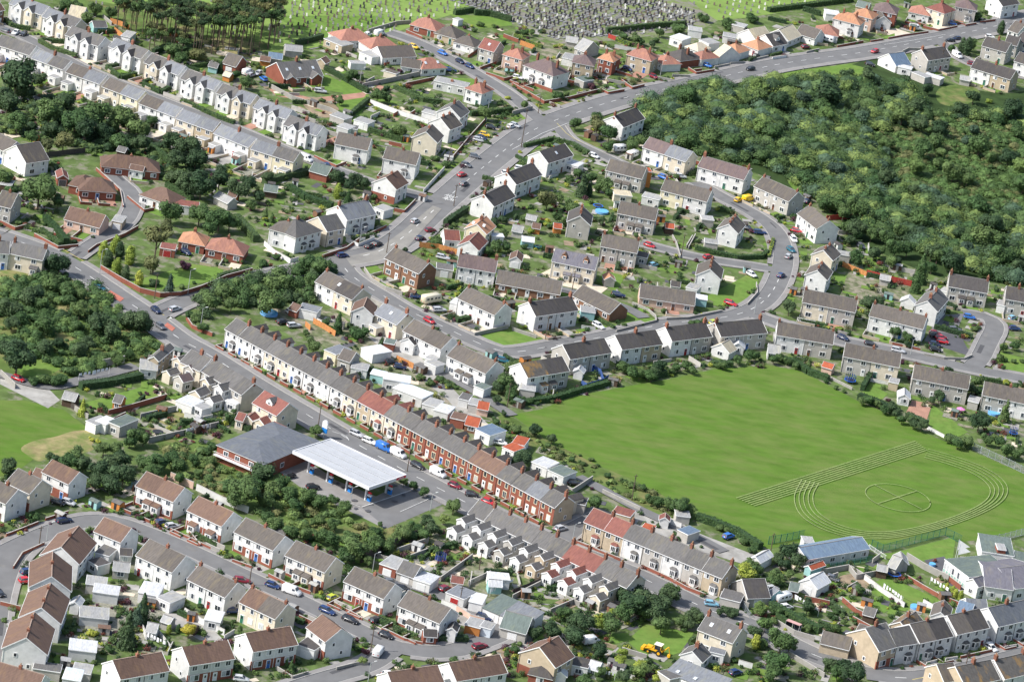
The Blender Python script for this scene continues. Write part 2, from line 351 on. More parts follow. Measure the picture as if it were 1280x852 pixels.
        if 'gar' in opt:
            gc = opt['gar'] or 'w'; k = max(1, int(L/3.6))
            for j in range(k): put_w(garmesh(gc), (j+.5)*L/k, 0, 0)
    if H > 4 and 'nw' not in opt:
        m = MB()
        for i in range(min(n, 2)): xx = min(max(i*w, .25), L-.25); m = MB(); m.box(xx-.05, -.09, 0, xx+.05, -.0, H-.25, mframe if rnd.random() < .5 else mblack); P(m.build('downpipe'))
    if 'eg' in opt:
        m = MB(); r_ = H+D/2*pitch; m.poly([(L+.03, 0, 0), (L+.03, D, 0), (L+.03, D, H), (L+.03, D/2, r_), (L+.03, 0, H)], wallm(opt['eg'])); P(m.build('end_render'))
    if 's' in opt:
        m = MB(); m.box(-.03, -.03, 0, L+.03, .3, 2.45 if two else 1, mbrick); P(m.build('brick_base'))
    if 'tg' in opt:      # twin cross gables at the front
        pw = .24*L
        for k, a in enumerate((.5*L-.04*L-pw, .5*L+.04*L)):
            m = MB(); q = MB()
            wall_gable(m, a, -1.6, a+pw, D*.5, H, 1.0, wallm(wcs[0 if k == 0 else -1]), 'y')
            roof_gable(a, -1.6, a+pw, D*.5, H, 1.0, q, roofm('d' if rnd.random() < .5 else 'g'), 'y', ov=.2)
            wo = P(m.build('gable_bay')); ro = q.build('bay_roof', wo); v = MB(); verges(v, a, -1.6, a+pw, D*.5, H, 1.0, 'y', fc, ov=.2, sides=(1, 0)); v.build('verge', wo)
            for z in (H-1.5, .95): put('window', winmesh(1.35, 1.3, -2), wo, (a+pw/2, -1.6, z))
    for k in range(int(opt.get('c', 0))):
        a, b = chimmesh(.95, 1.35, 2 if rnd.random() < .6 else 3) if ('te' in opt or rc[0] not in 'nb') else chimmesh(.7, .85, 1); nch = int(opt['c'])
        if kind == 'x': lo = (L/2, D*((k+.5)/nch), top)
        elif kind == 'g': lo = ((L*.5 if nch == 1 else (.4+(L-.8)*k/(nch-1))), D/2, top)
        else: lo = (L*((k+.5)/nch), D/2, top-.6)
        if 'te' in opt: lo = (L-.1, D/2, top)
        c = P(put('chimney', a, None, lo, 0 if (rnd.random() < .5 or 'te' in opt) else math.pi/2)); put('chimney_pot', b, c)
    for k in range(int(opt.get('sk', 0))):
        t = (k+.5)/int(opt['sk']); s = P(put('skylight', skymesh(), None, (L*t, D*.25, H+D*.25*pitch+.17))); s.rotation_euler = (math.atan(pitch), 0, 0)
    if 'po' in opt:      # porches, one per unit
        for i in range(n):
            x = (i+.5)*w if w < 6 else (i*w+(w*.22 if i % 2 else w*.78))
            m = MB(); m.box(x-1.1, -1.5, 0, x+1.1, 0, 2.35, wallm(wcs[min(i, len(wcs)-1)]) if 'pg' not in opt else mframe); o = P(m.build('porch'))
            q = MB(); q.slab([(x-1.25, -1.7, 2.45), (x+1.25, -1.7, 2.45), (x+1.25, 0, 2.95), (x-1.25, 0, 2.95)], .12, roofm(rcs[0] if rcs[0] != 'w' else 'l'), [(0, 0), (2, 0), (2, 1), (0, 1)]); q.build('porch_roof', o)
            put('window', winmesh(1.3, 1.1, 2), o, (x, -1.5, .9))
    if 'ex' in opt:      # flat single-storey extensions at the front, one per unit
        for i in range(n):
            x = i*w+(w*.7 if i % 2 else w*.3); m = MB(); m.box(x-1.5, -3.0, 0, x+1.5, 0, 2.6, wallm(wcs[min(i, len(wcs)-1)])); o = P(m.build('extension'))
            q = MB(); q.box(x-1.65, -3.15, 2.6, x+1.65, 0, 2.78, mframe, True); q.box(x-1.5, -3.0, 2.78, x+1.5, 0, 2.81, roofm('l')); q.build('extension_roof', o); put('window', winmesh(1.2, 1.1, 2), o, (x-.2, -3.0, .9))
    if 'rn' in opt:      # two-step rear outshots on the near side
        for i in range(n):
            x0 = i*w+.25; x1 = x0+w*.54; wm = wallm(wcs[0]); hh = 0
            for y0, y1, h, nm in ((-5.0, 0, H-.5, 'outshot'), (-8.4, -5.0, 3.1, 'outshot')):
                if h < 4 and 'r1' in opt: continue
                m = MB(); sh = .0 if h > 4 else -.12
                wall_gable(m, x0+sh, y0, x1-sh*2, y1+(2 if h > 4 else 0), h, .62, wm, 'y'); o = P(m.build(nm))
                q = MB(); roof_gable(x0+sh, y0, x1-sh*2, y1+(2.3 if h > 4 else -.02), h, .62, q, roofm(rcs[0] if rcs[0] != 'o' else 'g'), 'y', ov=.15, ovg=.1); q.build('outshot_roof', o)
                v = MB(); verges(v, x0+sh, y0, x1-sh*2, y1, h, .62, 'y', fc, ov=.15, sides=(1, 0), og=.1); v.build('verge', o)
                put('window', winmesh(.8 if h > 4 else 1.3, 1.1, 1 if h > 4 else 2), o, ((x0+x1)/2+(.3 if h > 4 else 0), y0, 1.0 if h < 4 else 2.9))
                put('window', winmesh(.7, 1.0, 1), o, (x1-sh*2, y0+1.5, 1.0 if h < 4 else 3.0), math.pi/2)
    if 'rx' in opt:      # rear outshots on the far side
        for i in range(n):
            x0 = i*w+.3; x1 = x0+w*.52; m = MB(); wall_gable(m, x0, D-.5, x1, D+6.4, H-1.0, .6, wallm(rnd.choice('wcpw')), 'y'); o = P(m.build('outshot'))
            q = MB(); roof_gable(x0, D-.5, x1, D+6.4, H-1.0, .6, q, roofm('d' if rcs[0] != 'r' else 'r'), 'y', ov=.15); q.build('outshot_roof', o)
    if 'do' in opt:      # roof dormers
        k = int(opt['do'])
        for i in range(k):
            x = L*(i+.5)/k if k > 1 else L*.5; yb = D*.16; z = H+yb*pitch; m = MB(); dc = wallm({'B': 'B', 'w': 'w'}.get(opt.get('dc', 'B'), 'B'))
            ww = .75 if k > 1 else 1.2
            wall_gable(m, x-ww, yb, x+ww, D*.45, z+1.1, .8, dc, 'y'); o = P(m.build('dormer')); q = MB(); roof_gable(x-ww, yb, x+ww, D*.45, z+1.1, .8, q, roofm('b' if opt.get('dc') != 'w' else 'g'), 'y', ov=.1); q.build('dormer_roof', o)
            put('window', winmesh(.9, .7, 2), o, (x, yb, z+.25))
    return parts
def kindname(kind, H, wc, opt, L):
    if 'nm' in opt: return opt['nm'].split('/')
    if 'gar' in opt: return ['garage', 'garage']
    if 'te' in opt: return ['terraced_house', 'terraced house']
    if H > 4: return ['semi_detached_house', 'semi-detached pair'] if L > 12 else ['detached_house', 'detached house']
    if L < 4.5: return ['shed', 'shed']
    if kind == 'f' or kind == 'm': return ['outbuilding', 'flat-roofed outbuilding']
    return ['bungalow', 'bungalow']
CAT = {'garage': 'garage', 'shed': 'shed', 'outbuilding': 'outbuilding', 'bungalow': 'bungalow'}
FOOT = []      # footprints (centre, half size, angle) to keep plants and patches off
PLOTS = []
def place(kind, P, Q, D, H, wc, rc, opt, row, idx):
    if kind == 'f': H += ((P[0]*7.3+P[1]*3.1) % 1)*.16
    a = G(*P, H); b = G(*Q, H); d = b-a; L = d.length
    if isinstance(D, tuple):
        c = G(*D, H)-a; D = abs(c.x*(-d.y/L)+c.y*(d.x/L))
    ang = math.atan2(d.y, d.x); rnd = random.Random(int(P[0]*131+P[1]*17))
    parts = building(kind, L, D, H, wc, rc, opt, rnd)
    nm, desc = kindname(kind, H, wc, opt, L)
    e = empty(nm, (a.x, a.y, 0), ang)
    for p in parts: p.parent = e
    u = Vector((math.cos(ang), math.sin(ang), 0)); v = Vector((-u.y, u.x, 0)); ctr = a+u*L/2+v*D/2; ctr.z = 0
    FOOT.append((ctr.x, ctr.y, L/2+.6, D/2+.6, ang))
    ws = [WALL[q][0] for q in dict.fromkeys(wc.split('|'))]; rs = [ROOF[q][0] for q in dict.fromkeys(rc.split('|'))]
    full = desc if 'nm' in opt and 'full' in opt else f"{rs[0].replace(' ', '-')}-roofed {'-and-'.join(x.split()[0] for x in ws[:2]) if len(ws) > 1 else ws[0]} {desc}"
    cat = CAT.get(nm, 'house') if 'nm' not in opt else desc.split()[-1]
    later(e, full, opt.get('cat', cat), 'buildings in the '+row if row else 'outbuildings in the gardens', ((P[0]+Q[0])/2, (P[1]+Q[1])/2), row)
    e['kind'] = 'thing'
    gf, gb = opt.get('gf'), opt.get('gb')
    if gf or gb: PLOTS.append((a, u, v, L, D, float(gf or 0), float(gb or 0), int(opt.get('pn', max(1, round(L/7.5)))), P, row, opt.get('wl', 'b')))
    return e
# ---------------------------------------------------------------- ground sheets
def gm(name, col, **k): return mat(name, col, k.pop('rough', .95), coord='Object', **k)
GM = {
 'base': gm('rough_ground', (.09, .132, .042), n=.35, sc=.3, sp=(.5, .62), spc=(.2, .19, .145), sps=.22, spec=.1),
 'grass': gm('lawn_grass', (.115, .195, .04), n=.16, sc=.5, sp=(.5, .75), spc=(.17, .21, .06), sps=.12, spec=.1),
 'field': gm('playing_field_grass', (.082, .152, .023), n=.16, sc=.3, sp=(.42, .75), spc=(.135, .17, .05), sps=.22, spec=.1, stretch=(.45, 1, 1), rot=-.5),
 'bright': gm('bright_grass', (.17, .25, .065), n=.15, sc=.15, spec=.1),
 'scrub': gm('scrub_grass', (.085, .13, .035), n=.35, sc=.25, sp=(.48, .66), spc=(.2, .18, .08), sps=.1, spec=.1),
 'forest': gm('woodland_floor', (.035, .06, .02), n=.3, sc=.2, spec=.1),
 'dry': gm('dry_grass', (.26, .22, .11), n=.25, sc=.5, sp=(.4, .62), spc=(.13, .17, .05), sps=.22, spec=.1),
 'dirt': gm('bare_earth', (.26, .2, .14), n=.3, sc=.4, sp=(.5, .7), spc=(.12, .13, .06), sps=.2, spec=.1),
 'asphalt': gm('asphalt', (.15, .149, .15), n=.13, sc=.25, sp=(.55, .75), spc=(.165, .16, .155), sps=.06, spec=.3, rough=.85),
 'dark': gm('dark_asphalt', (.085, .085, .095), n=.15, sc=.25, spec=.3, rough=.85),
 'pave': gm('pavement_slabs', (.24, .23, .225), n=.12, sc=.4, sp=(.5, .7), spc=(.2, .19, .18), sps=.2, spec=.2),
 'conc': gm('concrete_yard', (.32, .31, .29), n=.2, sc=.3, sp=(.5, .7), spc=(.2, .19, .17), sps=.15, spec=.2),
 'pale': gm('pale_paving', (.55, .48, .38), n=.15, sc=.5, spec=.2),
 'pink': gm('red_paving', (.34, .19, .14), n=.15, sc=.5, spec=.2),
 'gravel': gm('gravel', (.23, .225, .18), n=.35, sc=2, spec=.2), 'graves': gm('cemetery_plots', (.15, .19, .07), n=.3, sc=1.2, sp=(.42, .56), spc=(.2, .185, .165), sps=.35, spec=.1),
 'concroad': gm('worn_concrete_road', (.235, .225, .205), n=.12, sc=.2, sp=(.5, .7), spc=(.16, .155, .15), sps=.08, spec=.25),
 'white': mat('white_road_paint', (.66, .66, .64), .7, .25, .8), 'yellow': mat('yellow_road_paint', (.62, .5, .14), .7, .3, .8), 'redp': mat('red_road_paint', (.4, .14, .1), .8, .2, .8),
 'plot': gm('garden_ground', (.12, .14, .07), n=.4, sc=.5, sp=(.46, .6), spc=(.26, .23, .18), sps=.35, spec=.1),
}
ZN = [0]
def flat_poly(pts, z, m, name, kind='structure', parent=None):
    me = bpy.data.meshes.new(name); ar = sum(pts[i][0]*pts[(i+1) % len(pts)][1]-pts[(i+1) % len(pts)][0]*pts[i][1] for i in range(len(pts)))
    if ar < 0: pts = pts[::-1]
    me.from_pydata([(p[0], p[1], z) for p in pts], [], [tuple(range(len(pts)))]); me.materials.append(m); me.update()
    o = put(name, me, parent)
    if kind: o['kind'] = kind
    return o
def smooth(pts, it=2, closed=False):
    for _ in range(it):
        q = [] if closed else [pts[0]]
        for i in range(len(pts) if closed else len(pts)-1):
            a, b = pts[i], pts[(i+1) % len(pts)]
            q += [a*.75+b*.25, a*.25+b*.75]
        if not closed: q.append(pts[-1])
        pts = q
    return pts
def ribbon(pts, w, z, m, name, kind='structure', off=0., parent=None, th=0):
    v = []; f = []
    n = len(pts)
    for i, p in enumerate(pts):
        d = (pts[min(i+1, n-1)]-pts[max(i-1, 0)]); d.z = 0; d.normalize(); nn = Vector((-d.y, d.x, 0))
        a = p+nn*(off+w/2); b = p+nn*(off-w/2); v += [(a.x, a.y, z), (b.x, b.y, z)]
        if i: k = 2*i; f.append((k-2, k-1, k+1, k))
    me = bpy.data.meshes.new(name); me.from_pydata(v, [], f); me.materials.append(m); me.update(); o = put(name, me, parent)
    if kind: o['kind'] = kind
    return o
RZ = [0.0]
def resamp(pts, step):
    out = [pts[0]]; rem = step
    for a, b in zip(pts, pts[1:]):
        L = (b-a).length
        if L == 0: continue
        t = rem
        while t < L: out.append(a.lerp(b, t/L)); t += step
        rem = t-L
    out.append(pts[-1]); return out
ROADS = []; RQ = []
def road(pix, w, pave=1.8, dash=False, name='road', yel=False):
    pts = resamp(smooth([G(*p) for p in pix]), 3.0); ROADS.append((pts, w/2)); RQ.append((pts, w, pave, dash, name, yel))
def near_road(p, skip, pad=0.):
    for k, (pts, hw) in enumerate(ROADS):
        if k == skip: continue
        r2 = (hw+pad)**2
        for q in pts:
            if (p.x-q.x)**2+(p.y-q.y)**2 < r2+2.3: return True
    return False
def roads_done():
    kerb = mat('kerb_stone', (.36, .35, .33), .9, .1)
    for k, (pts, w, pave, dash, name, yel) in enumerate(RQ):
        z0 = .2+.004*k; ribbon(pts, w, z0, GM['asphalt'], name)
        if pave:
            n = len(pts)
            for s in (1, -1):
                runs = []; cur = []
                for i, p in enumerate(pts):
                    d = pts[min(i+1, n-1)]-pts[max(i-1, 0)]; d.z = 0; d.normalize(); nn = Vector((-d.y, d.x, 0)); c = p+nn*s*(w/2+pave/2)
                    if near_road(c, k): 
                        if len(cur) > 1: runs.append(cur)
                        cur = []
                    else: cur.append((p+nn*s*(w/2), p+nn*s*(w/2+.16), p+nn*s*(w/2+pave)))
                if len(cur) > 1: runs.append(cur)
                for r in runs:
                    for (a, b, zt, zb, m_, nm) in ((0, 1, z0+.125, .1, kerb, 'kerb'), (1, 2, z0+.12, .1, GM['pave'], 'pavement')):
                        m = MB()
                        for q0, q1 in zip(r, r[1:]):
                            P = [(q[a].x, q[a].y) for q in (q0, q1)]+[(q[b].x, q[b].y) for q in (q1, q0)]
                            if s > 0: P = P[::-1]
                            P = P[::-1]; m.poly([(*p, zt) for p in P], m_)
                            for e0, e1 in ((q0[a], q1[a]), (q1[b], q0[b])): m.poly([(e0.x, e0.y, zb), (e1.x, e1.y, zb), (e1.x, e1.y, zt), (e0.x, e0.y, zt)], m_)
                        o = m.build(nm); o['kind'] = 'structure'
        zz = .285+.0005*k
        if dash:
            rs = resamp(pts, 1.5); m = MB(); i = 0
            while i+3 < len(rs):
                a, b = rs[i], rs[i+2]; d = (b-a).normalized(); n_ = Vector((-d.y, d.x, 0))*.1
                if not near_road((a+b)/2, k, -1): m.poly([(v.x, v.y, zz) for v in (a-n_, b-n_, b+n_, a+n_)], GM['white'])
                i += 5
            o = m.build('road_marking'); o['kind'] = 'structure'
        if yel:
            for s in (1, -1): ribbon(pts, .14, zz+.001, GM['yellow'], 'road_marking', off=s*(w/2-.35))
def road_wear():
    rr = random.Random(4); w1 = gm('tar_repair', (.075, .075, .08), n=.15, sc=.6, spec=.3); w2 = gm('worn_tar', (.165, .162, .158), n=.15, sc=.6, spec=.3)
    for k, (pts, w, pave, dash, name, yel) in enumerate(RQ):
        m = MB(); q = MB()
        for i in range(0, len(pts)-3, 5):
            if rr.random() < .55: continue
            a = pts[i]; d = (pts[i+1]-a).normalized(); nv = Vector((-d.y, d.x, 0)); L_ = rr.uniform(1.5, 9); W_ = rr.uniform(.5, 1.6); o = rr.uniform(-w/2+1, w/2-1)
            if near_road(a, k): continue
            P = [a+nv*(o-W_/2), a+d*L_+nv*(o-W_/2), a+d*L_+nv*(o+W_/2), a+nv*(o+W_/2)]; z = .2+.004*k+.0022
            (m if rr.random() < .6 else q).poly([(p.x, p.y, z+(.0004 if _ else .0)) for _, p in enumerate(P)][:0] or [(p.x, p.y, z) for p in P], w1 if False else (w1 if rr.random() < .5 else w2))
        for b in (m, q):
            if b.v: b.build('road_patch')['kind'] = 'structure'
LZ = [.3]
def line(pix, w, c='white', zz=None, name='road_marking', sm=0):
    pts = [G(*p) for p in pix]
    if sm: pts = smooth(pts, sm)
    LZ[0] += .0004
    return ribbon(pts, w, zz or LZ[0], GM[c], name)
LAWNS = []
def area(c, pix, name=None, sm=0):
    if c in ('grass', 'field'): LAWNS.append(pix)
    pts = [G(*p) for p in pix]
    if sm: pts = smooth(pts, sm, True)
    ZN[0] += 1
    return flat_poly(pts, .012+ZN[0]*.0009+(.0 if c != 'field' else 0), GM[c], name or {'grass': 'lawn', 'field': 'playing_field', 'conc': 'concrete_yard', 'pale': 'patio', 'pink': 'paved_drive', 'dark': 'drive', 'asphalt': 'forecourt', 'scrub': 'rough_grass', 'dry': 'dry_grass_patch', 'dirt': 'bare_soil_patch', 'gravel': 'gravel_bed', 'graves': 'cemetery_plots', 'forest': 'woodland_floor', 'bright': 'cemetery_grass', 'plot': 'garden_ground', 'white': 'road_marking', 'redp': 'road_marking'}.get(c, 'ground_patch'))
# ---------------------------------------------------------------- vegetation
LEAF = {'D': (.036, .066, .028), 'M': (.054, .098, .032), 'L': (.09, .145, .042), 'Y': (.22, .27, .045), 'P': (.07, .03, .04), 'O': (.095, .108, .042), 'B': (.045, .078, .05), 'G': (.34, .3, .04), 'R': (.12, .05, .03)}
LNAME = {'D': 'dark green', 'M': 'mid green', 'L': 'light green', 'Y': 'yellow-green', 'P': 'purple-leaved', 'O': 'olive green', 'B': 'bluish green', 'G': 'golden yellow', 'R': 'reddish'}
def leafm(c):
    nm = 'leaves_'+LNAME[c].replace(' ', '_')
    if nm in MATS: return MATS[nm]
    m = bpy.data.materials.new(nm); m.use_nodes = True; t = m.node_tree; b = t.nodes['Principled BSDF']; N = t.nodes.new; Lk = t.links.new
    b.inputs['Roughness'].default_value = .7; b.inputs['Specular IOR Level'].default_value = .2
    oi = N('ShaderNodeObjectInfo'); ge = N('ShaderNodeNewGeometry'); tc = N('ShaderNodeTexCoord'); ns = N('ShaderNodeTexNoise'); Lk(tc.outputs['Object'], ns.inputs[0]); ns.inputs['Scale'].default_value = 2.2; ns.inputs['Detail'].default_value = 3
    hs = N('ShaderNodeHueSaturation'); hs.inputs['Color'].default_value = (*LEAF[c], 1)
    a = N('ShaderNodeMapRange'); Lk(oi.outputs['Random'], a.inputs[0]); a.inputs[3].default_value = .472; a.inputs[4].default_value = .518; Lk(a.outputs[0], hs.inputs['Hue'])
    v1 = N('ShaderNodeMapRange'); Lk(ns.outputs[0], v1.inputs[0]); v1.inputs[1].default_value = .3; v1.inputs[2].default_value = .7; v1.inputs[3].default_value = .7; v1.inputs[4].default_value = 1.4
    v2 = N('ShaderNodeMapRange'); Lk(ge.outputs['Random Per Island'], v2.inputs[0]); v2.inputs[3].default_value = .78; v2.inputs[4].default_value = 1.25
    v3 = N('ShaderNodeMath'); v3.operation = 'MULTIPLY'; Lk(v1.outputs[0], v3.inputs[0]); Lk(v2.outputs[0], v3.inputs[1])
    v4 = N('ShaderNodeMapRange'); Lk(oi.outputs['Random'], v4.inputs[0]); v4.inputs[3].default_value = 1.3; v4.inputs[4].default_value = .75
    v5 = N('ShaderNodeMath'); v5.operation = 'MULTIPLY'; Lk(v3.outputs[0], v5.inputs[0]); Lk(v4.outputs[0], v5.inputs[1]); Lk(v5.outputs[0], hs.inputs['Value']); Lk(hs.outputs[0], b.inputs['Base Color'])
    MATS[nm] = m; return m
mbark = mat('bark', (.11, .085, .065), .95, .3, 3)
NR = np.random.default_rng(5)
def leafquads(C, Nn, size):
    """quads at points C, roughly facing Nn"""
    n = len(C); Nn = Nn+NR.normal(0, .3, (n, 3)); Nn /= np.linalg.norm(Nn, axis=1)[:, None]
    a = np.cross(Nn, NR.normal(0, 1, (n, 3))); a /= np.linalg.norm(a, axis=1)[:, None]; b = np.cross(Nn, a)
    s = size*NR.uniform(.6, 1.4, (n, 1)); asp = NR.uniform(.55, .9, (n, 1))
    V = np.stack([C-a*s-b*s*asp*.4, C+a*s*.2-b*s*asp, C+a*s+b*s*asp*.3, C-a*s*.1+b*s*asp], 1).reshape(-1, 3)
    return V
def quads_mesh(V, name, m):
    me = bpy.data.meshes.new(name); nv = len(V); nf = nv//4
    me.vertices.add(nv); me.vertices.foreach_set('co', V.astype(np.float32).ravel()); me.loops.add(nv); me.loops.foreach_set('vertex_index', np.arange(nv, dtype=np.int32))
    me.polygons.add(nf); me.polygons.foreach_set('loop_start', np.arange(0, nv, 4, dtype=np.int32)); me.polygons.foreach_set('loop_total', np.full(nf, 4, dtype=np.int32))
    me.materials.append(m); me.update(calc_edges=True); return me
def crownV(kind, seed, n):
    """leaf quads of a crown of radius 1 centred on the origin"""
    r = np.random.default_rng(seed)
    if kind == 'round':
        k = 11; lc = r.normal(0, 1, (k, 3)); lc /= np.linalg.norm(lc, axis=1)[:, None]; lc *= r.uniform(.25, .66, (k, 1)); lc[:, 2] = lc[:, 2]*.75+.05; lr = r.uniform(.3, .5, k)
        lc[0] = 0; lr[0] = .6
    elif kind == 'cone':
        k = 9; t = np.linspace(0, 1, k); lc = np.stack([r.normal(0, .06, k), r.normal(0, .06, k), -1+2*t*1.0], 1); lr = .62*(1-t)**.8+.12
    elif kind == 'oval':
        k = 9; t = np.linspace(0, 1, k); lc = np.stack([r.normal(0, .1, k), r.normal(0, .1, k), -.9+1.8*t], 1); lr = .5*np.sin(np.pi*(t*.85+.12))**.6+.15
    elif kind == 'flat':
        k = 12; lc = r.normal(0, 1, (k, 3)); lc /= np.linalg.norm(lc, axis=1)[:, None]; lc *= r.uniform(.3, .75, (k, 1)); lc[:, 2] *= .45; lr = r.uniform(.2, .38, k)
    w = lr**2; idx = r.choice(k, n, p=w/w.sum()); d = r.normal(0, 1, (n, 3)); d /= np.linalg.norm(d, axis=1)[:, None]
    if kind in ('cone',): d[:, 2] = d[:, 2]*.8-.1
    C = lc[idx]+d*lr[idx][:, None]*r.uniform(.72, 1.06, (n, 1))
    return C, d
def core(m, kind):
    pass
CM = {}
_t = (1+5**.5)/2; ICO = np.array([(-1, _t, 0), (1, _t, 0), (-1, -_t, 0), (1, -_t, 0), (0, -1, _t), (0, 1, _t), (0, -1, -_t), (0, 1, -_t), (_t, 0, -1), (_t, 0, 1), (-_t, 0, -1), (-_t, 0, 1)])/math.hypot(1, _t)
ICF = np.array([(0, 11, 5), (0, 5, 1), (0, 1, 7), (0, 7, 10), (0, 10, 11), (1, 5, 9), (5, 11, 4), (11, 10, 2), (10, 7, 6), (7, 1, 8), (3, 9, 4), (3, 4, 2), (3, 2, 6), (3, 6, 8), (3, 8, 9), (4, 9, 5), (2, 4, 11), (6, 2, 10), (8, 6, 7), (9, 8, 1)])
def crown_cores(kind, seed):
    """solid inner lumps of the same crown, as degenerate quads"""
    r = np.random.default_rng(seed)
    if kind == 'round':
        k = 11; lc = r.normal(0, 1, (k, 3)); lc /= np.linalg.norm(lc, axis=1)[:, None]; lc *= r.uniform(.25, .66, (k, 1)); lc[:, 2] = lc[:, 2]*.75+.05; lr = r.uniform(.3, .5, k); lc[0] = 0; lr[0] = .6
    elif kind == 'cone': k = 9; t = np.linspace(0, 1, k); lc = np.stack([r.normal(0, .06, k), r.normal(0, .06, k), -1+2*t*1.0], 1); lr = .62*(1-t)**.8+.12
    elif kind == 'oval': k = 9; t = np.linspace(0, 1, k); lc = np.stack([r.normal(0, .1, k), r.normal(0, .1, k), -.9+1.8*t], 1); lr = .5*np.sin(np.pi*(t*.85+.12))**.6+.15
    elif kind == 'flat': k = 12; lc = r.normal(0, 1, (k, 3)); lc /= np.linalg.norm(lc, axis=1)[:, None]; lc *= r.uniform(.3, .75, (k, 1)); lc[:, 2] *= .45; lr = r.uniform(.2, .38, k)
    return cores(lc, lr*.84)
def cores(lc, lr, zs=1.0):
    out = []
    for c, q in zip(lc, lr):
        V = ICO*q*NR.uniform(.85, 1.1, (12, 1))*np.array([1, 1, zs])+c; T_ = V[ICF]; out.append(np.concatenate([T_, T_[:, 2:3]], 1).reshape(-1, 3))
    return np.concatenate(out)
def tri_mesh(V, name, m, nq):
    """first nq quads as leaves, the remainder (written as doubled quads) as triangles"""
    q = V[:nq*4]; t = V[nq*4:].reshape(-1, 4, 3)[:, :3].reshape(-1, 3); A = np.concatenate([q, t]); nt_ = len(t)//3
    me = bpy.data.meshes.new(name); me.vertices.add(len(A)); me.vertices.foreach_set('co', A.astype(np.float32).ravel()); me.loops.add(len(A)); me.loops.foreach_set('vertex_index', np.arange(len(A), dtype=np.int32))
    me.polygons.add(nq+nt_); st = np.concatenate([np.arange(nq)*4, nq*4+np.arange(nt_)*3]).astype(np.int32); tt = np.concatenate([np.full(nq, 4), np.full(nt_, 3)]).astype(np.int32)
    me.polygons.foreach_set('loop_start', st); me.polygons.foreach_set('loop_total', tt); me.materials.append(m); me.update(calc_edges=True); return me
def crown(kind, c, var, n=1500, size=.062):
    key = (kind, c, var)
    if key not in CM:
        sd_ = 100+var*7+{'round': 0, 'cone': 1, 'oval': 2, 'flat': 3}[kind]
        C, d = crownV(kind, sd_, n); d = d*.8+np.array([0, 0, .35]); V = leafquads(C, d, size)
        if kind == 'flat': CM[key] = quads_mesh(V, 'crown', leafm(c))
        else: CM[key] = tri_mesh(np.concatenate([V, crown_cores(kind, sd_)]), 'crown', leafm(c), len(V)//4)
    return CM[key]
def trunkmesh(kind):
    key = 'tr'+kind
    if key not in MB_:
        m = MB(); m.cyl((0, 0, 0), (0, 0, 1), .05, .03, mbark, 6)
        for i in range(5 if kind != 'cone' else 0):
            a = i*1.26; z = .55+.08*i; m.cyl((0, 0, z), (math.cos(a)*.28, math.sin(a)*.28, z+.3), .025, .01, mbark, 5)
        MB_[key] = m.mesh('trunk')
    return MB_[key]
GRP = {'round': 'broadleaved trees', 'cone': 'conifers', 'oval': 'columnar trees', 'flat': 'pines', 'bush': 'garden shrubs'}
TREES = []
def tree(x, y, r, kind, c, zone=None, px=True, tall=None):
    """x,y = centre of the crown in the picture, r = its half width in picture pixels"""
    s = mpp(x, y); R = r*s; k = kind
    hc = {'round': 1.02, 'cone': 1.35, 'oval': 1.15, 'flat': 2.2, 'bush': .55, 'pine': 1}[kind]*R
    if tall: hc = tall-R
    if kind == 'bush': k = 'round'
    p = G(x, y, hc); var = random.randrange(4)
    nm = {'round': 'tree', 'cone': 'conifer', 'oval': 'columnar_conifer', 'flat': 'pine_tree', 'bush': 'shrub'}[kind]
    if kind == 'round' and R < 3.0: nm = 'bush'
    o = empty(nm, (p.x, p.y, 0), random.random()*6.28)
    me = crown(k, c, var)
    cr = put('crown', me, o, (0, 0, hc)); zs = {'round': .95, 'cone': 1.3, 'oval': 1.15, 'flat': .8}[k]
    if kind == 'bush': zs = .8
    cr.scale = (R*1.04, R*1.04, R*zs)
    if kind != 'bush' or R > 1.2:
        t = put('trunk', trunkmesh(k), o); t.scale = (R if not tall else max(R*1.2, 2.5), R if not tall else max(R*1.2, 2.5), hc)
    tp = {'round': 'bushy tree', 'cone': 'pointed conifer', 'oval': 'upright evergreen', 'flat': 'spreading pine', 'bush': 'shrub'}[kind]
    if tall: tp = 'tall pine with bare trunk'
    if nm == 'bush': tp = 'rounded bush'
    sz = ('large ' if R > 5.5 else 'small ' if R < (2.2 if kind != 'bush' else .9) else '')
    later(o, f'{sz}{LNAME[c]} {tp}', nm if nm in ('bush', 'shrub') else 'tree', 'garden bushes' if nm == 'bush' else GRP[kind], (x, y), zone); o['kind'] = 'thing'
    return o
def inpoly(p, poly):
    x, y = p; c = False; n = len(poly)
    for i in range(n):
        x1, y1 = poly[i]; x2, y2 = poly[i-1]
        if (y1 > y) != (y2 > y) and x < (x2-x1)*(y-y1)/(y2-y1)+x1: c = not c
    return c
def scatter(poly, n, rmin, rmax, kinds, cols, zone, seed=1, sep=.75, tall=None):
    """individual trees over a picture polygon"""
    rn = random.Random(seed); xs = [p[0] for p in poly]; ys = [p[1] for p in poly]; got = []; tries = 0
    while len(got) < n and tries < n*60:
        tries += 1; x = rn.uniform(min(xs), max(xs)); y = rn.uniform(min(ys), max(ys)); r = rmin+(rmax-rmin)*rn.random()**1.6
        if not inpoly((x, y), poly): continue
        if any(abs(x-a)/(r+q) < sep and abs(y-b)/((r+q)*.62) < sep and math.hypot((x-a)/(r+q), (y-b)/((r+q)*.62)) < sep for a, b, q in got): continue
        got.append((x, y, r))
    for x, y, r in got: tree(x, y, r, rn.choice(kinds), rn.choice(cols), zone, tall=(rn.uniform(*tall) if tall else None))
    return got
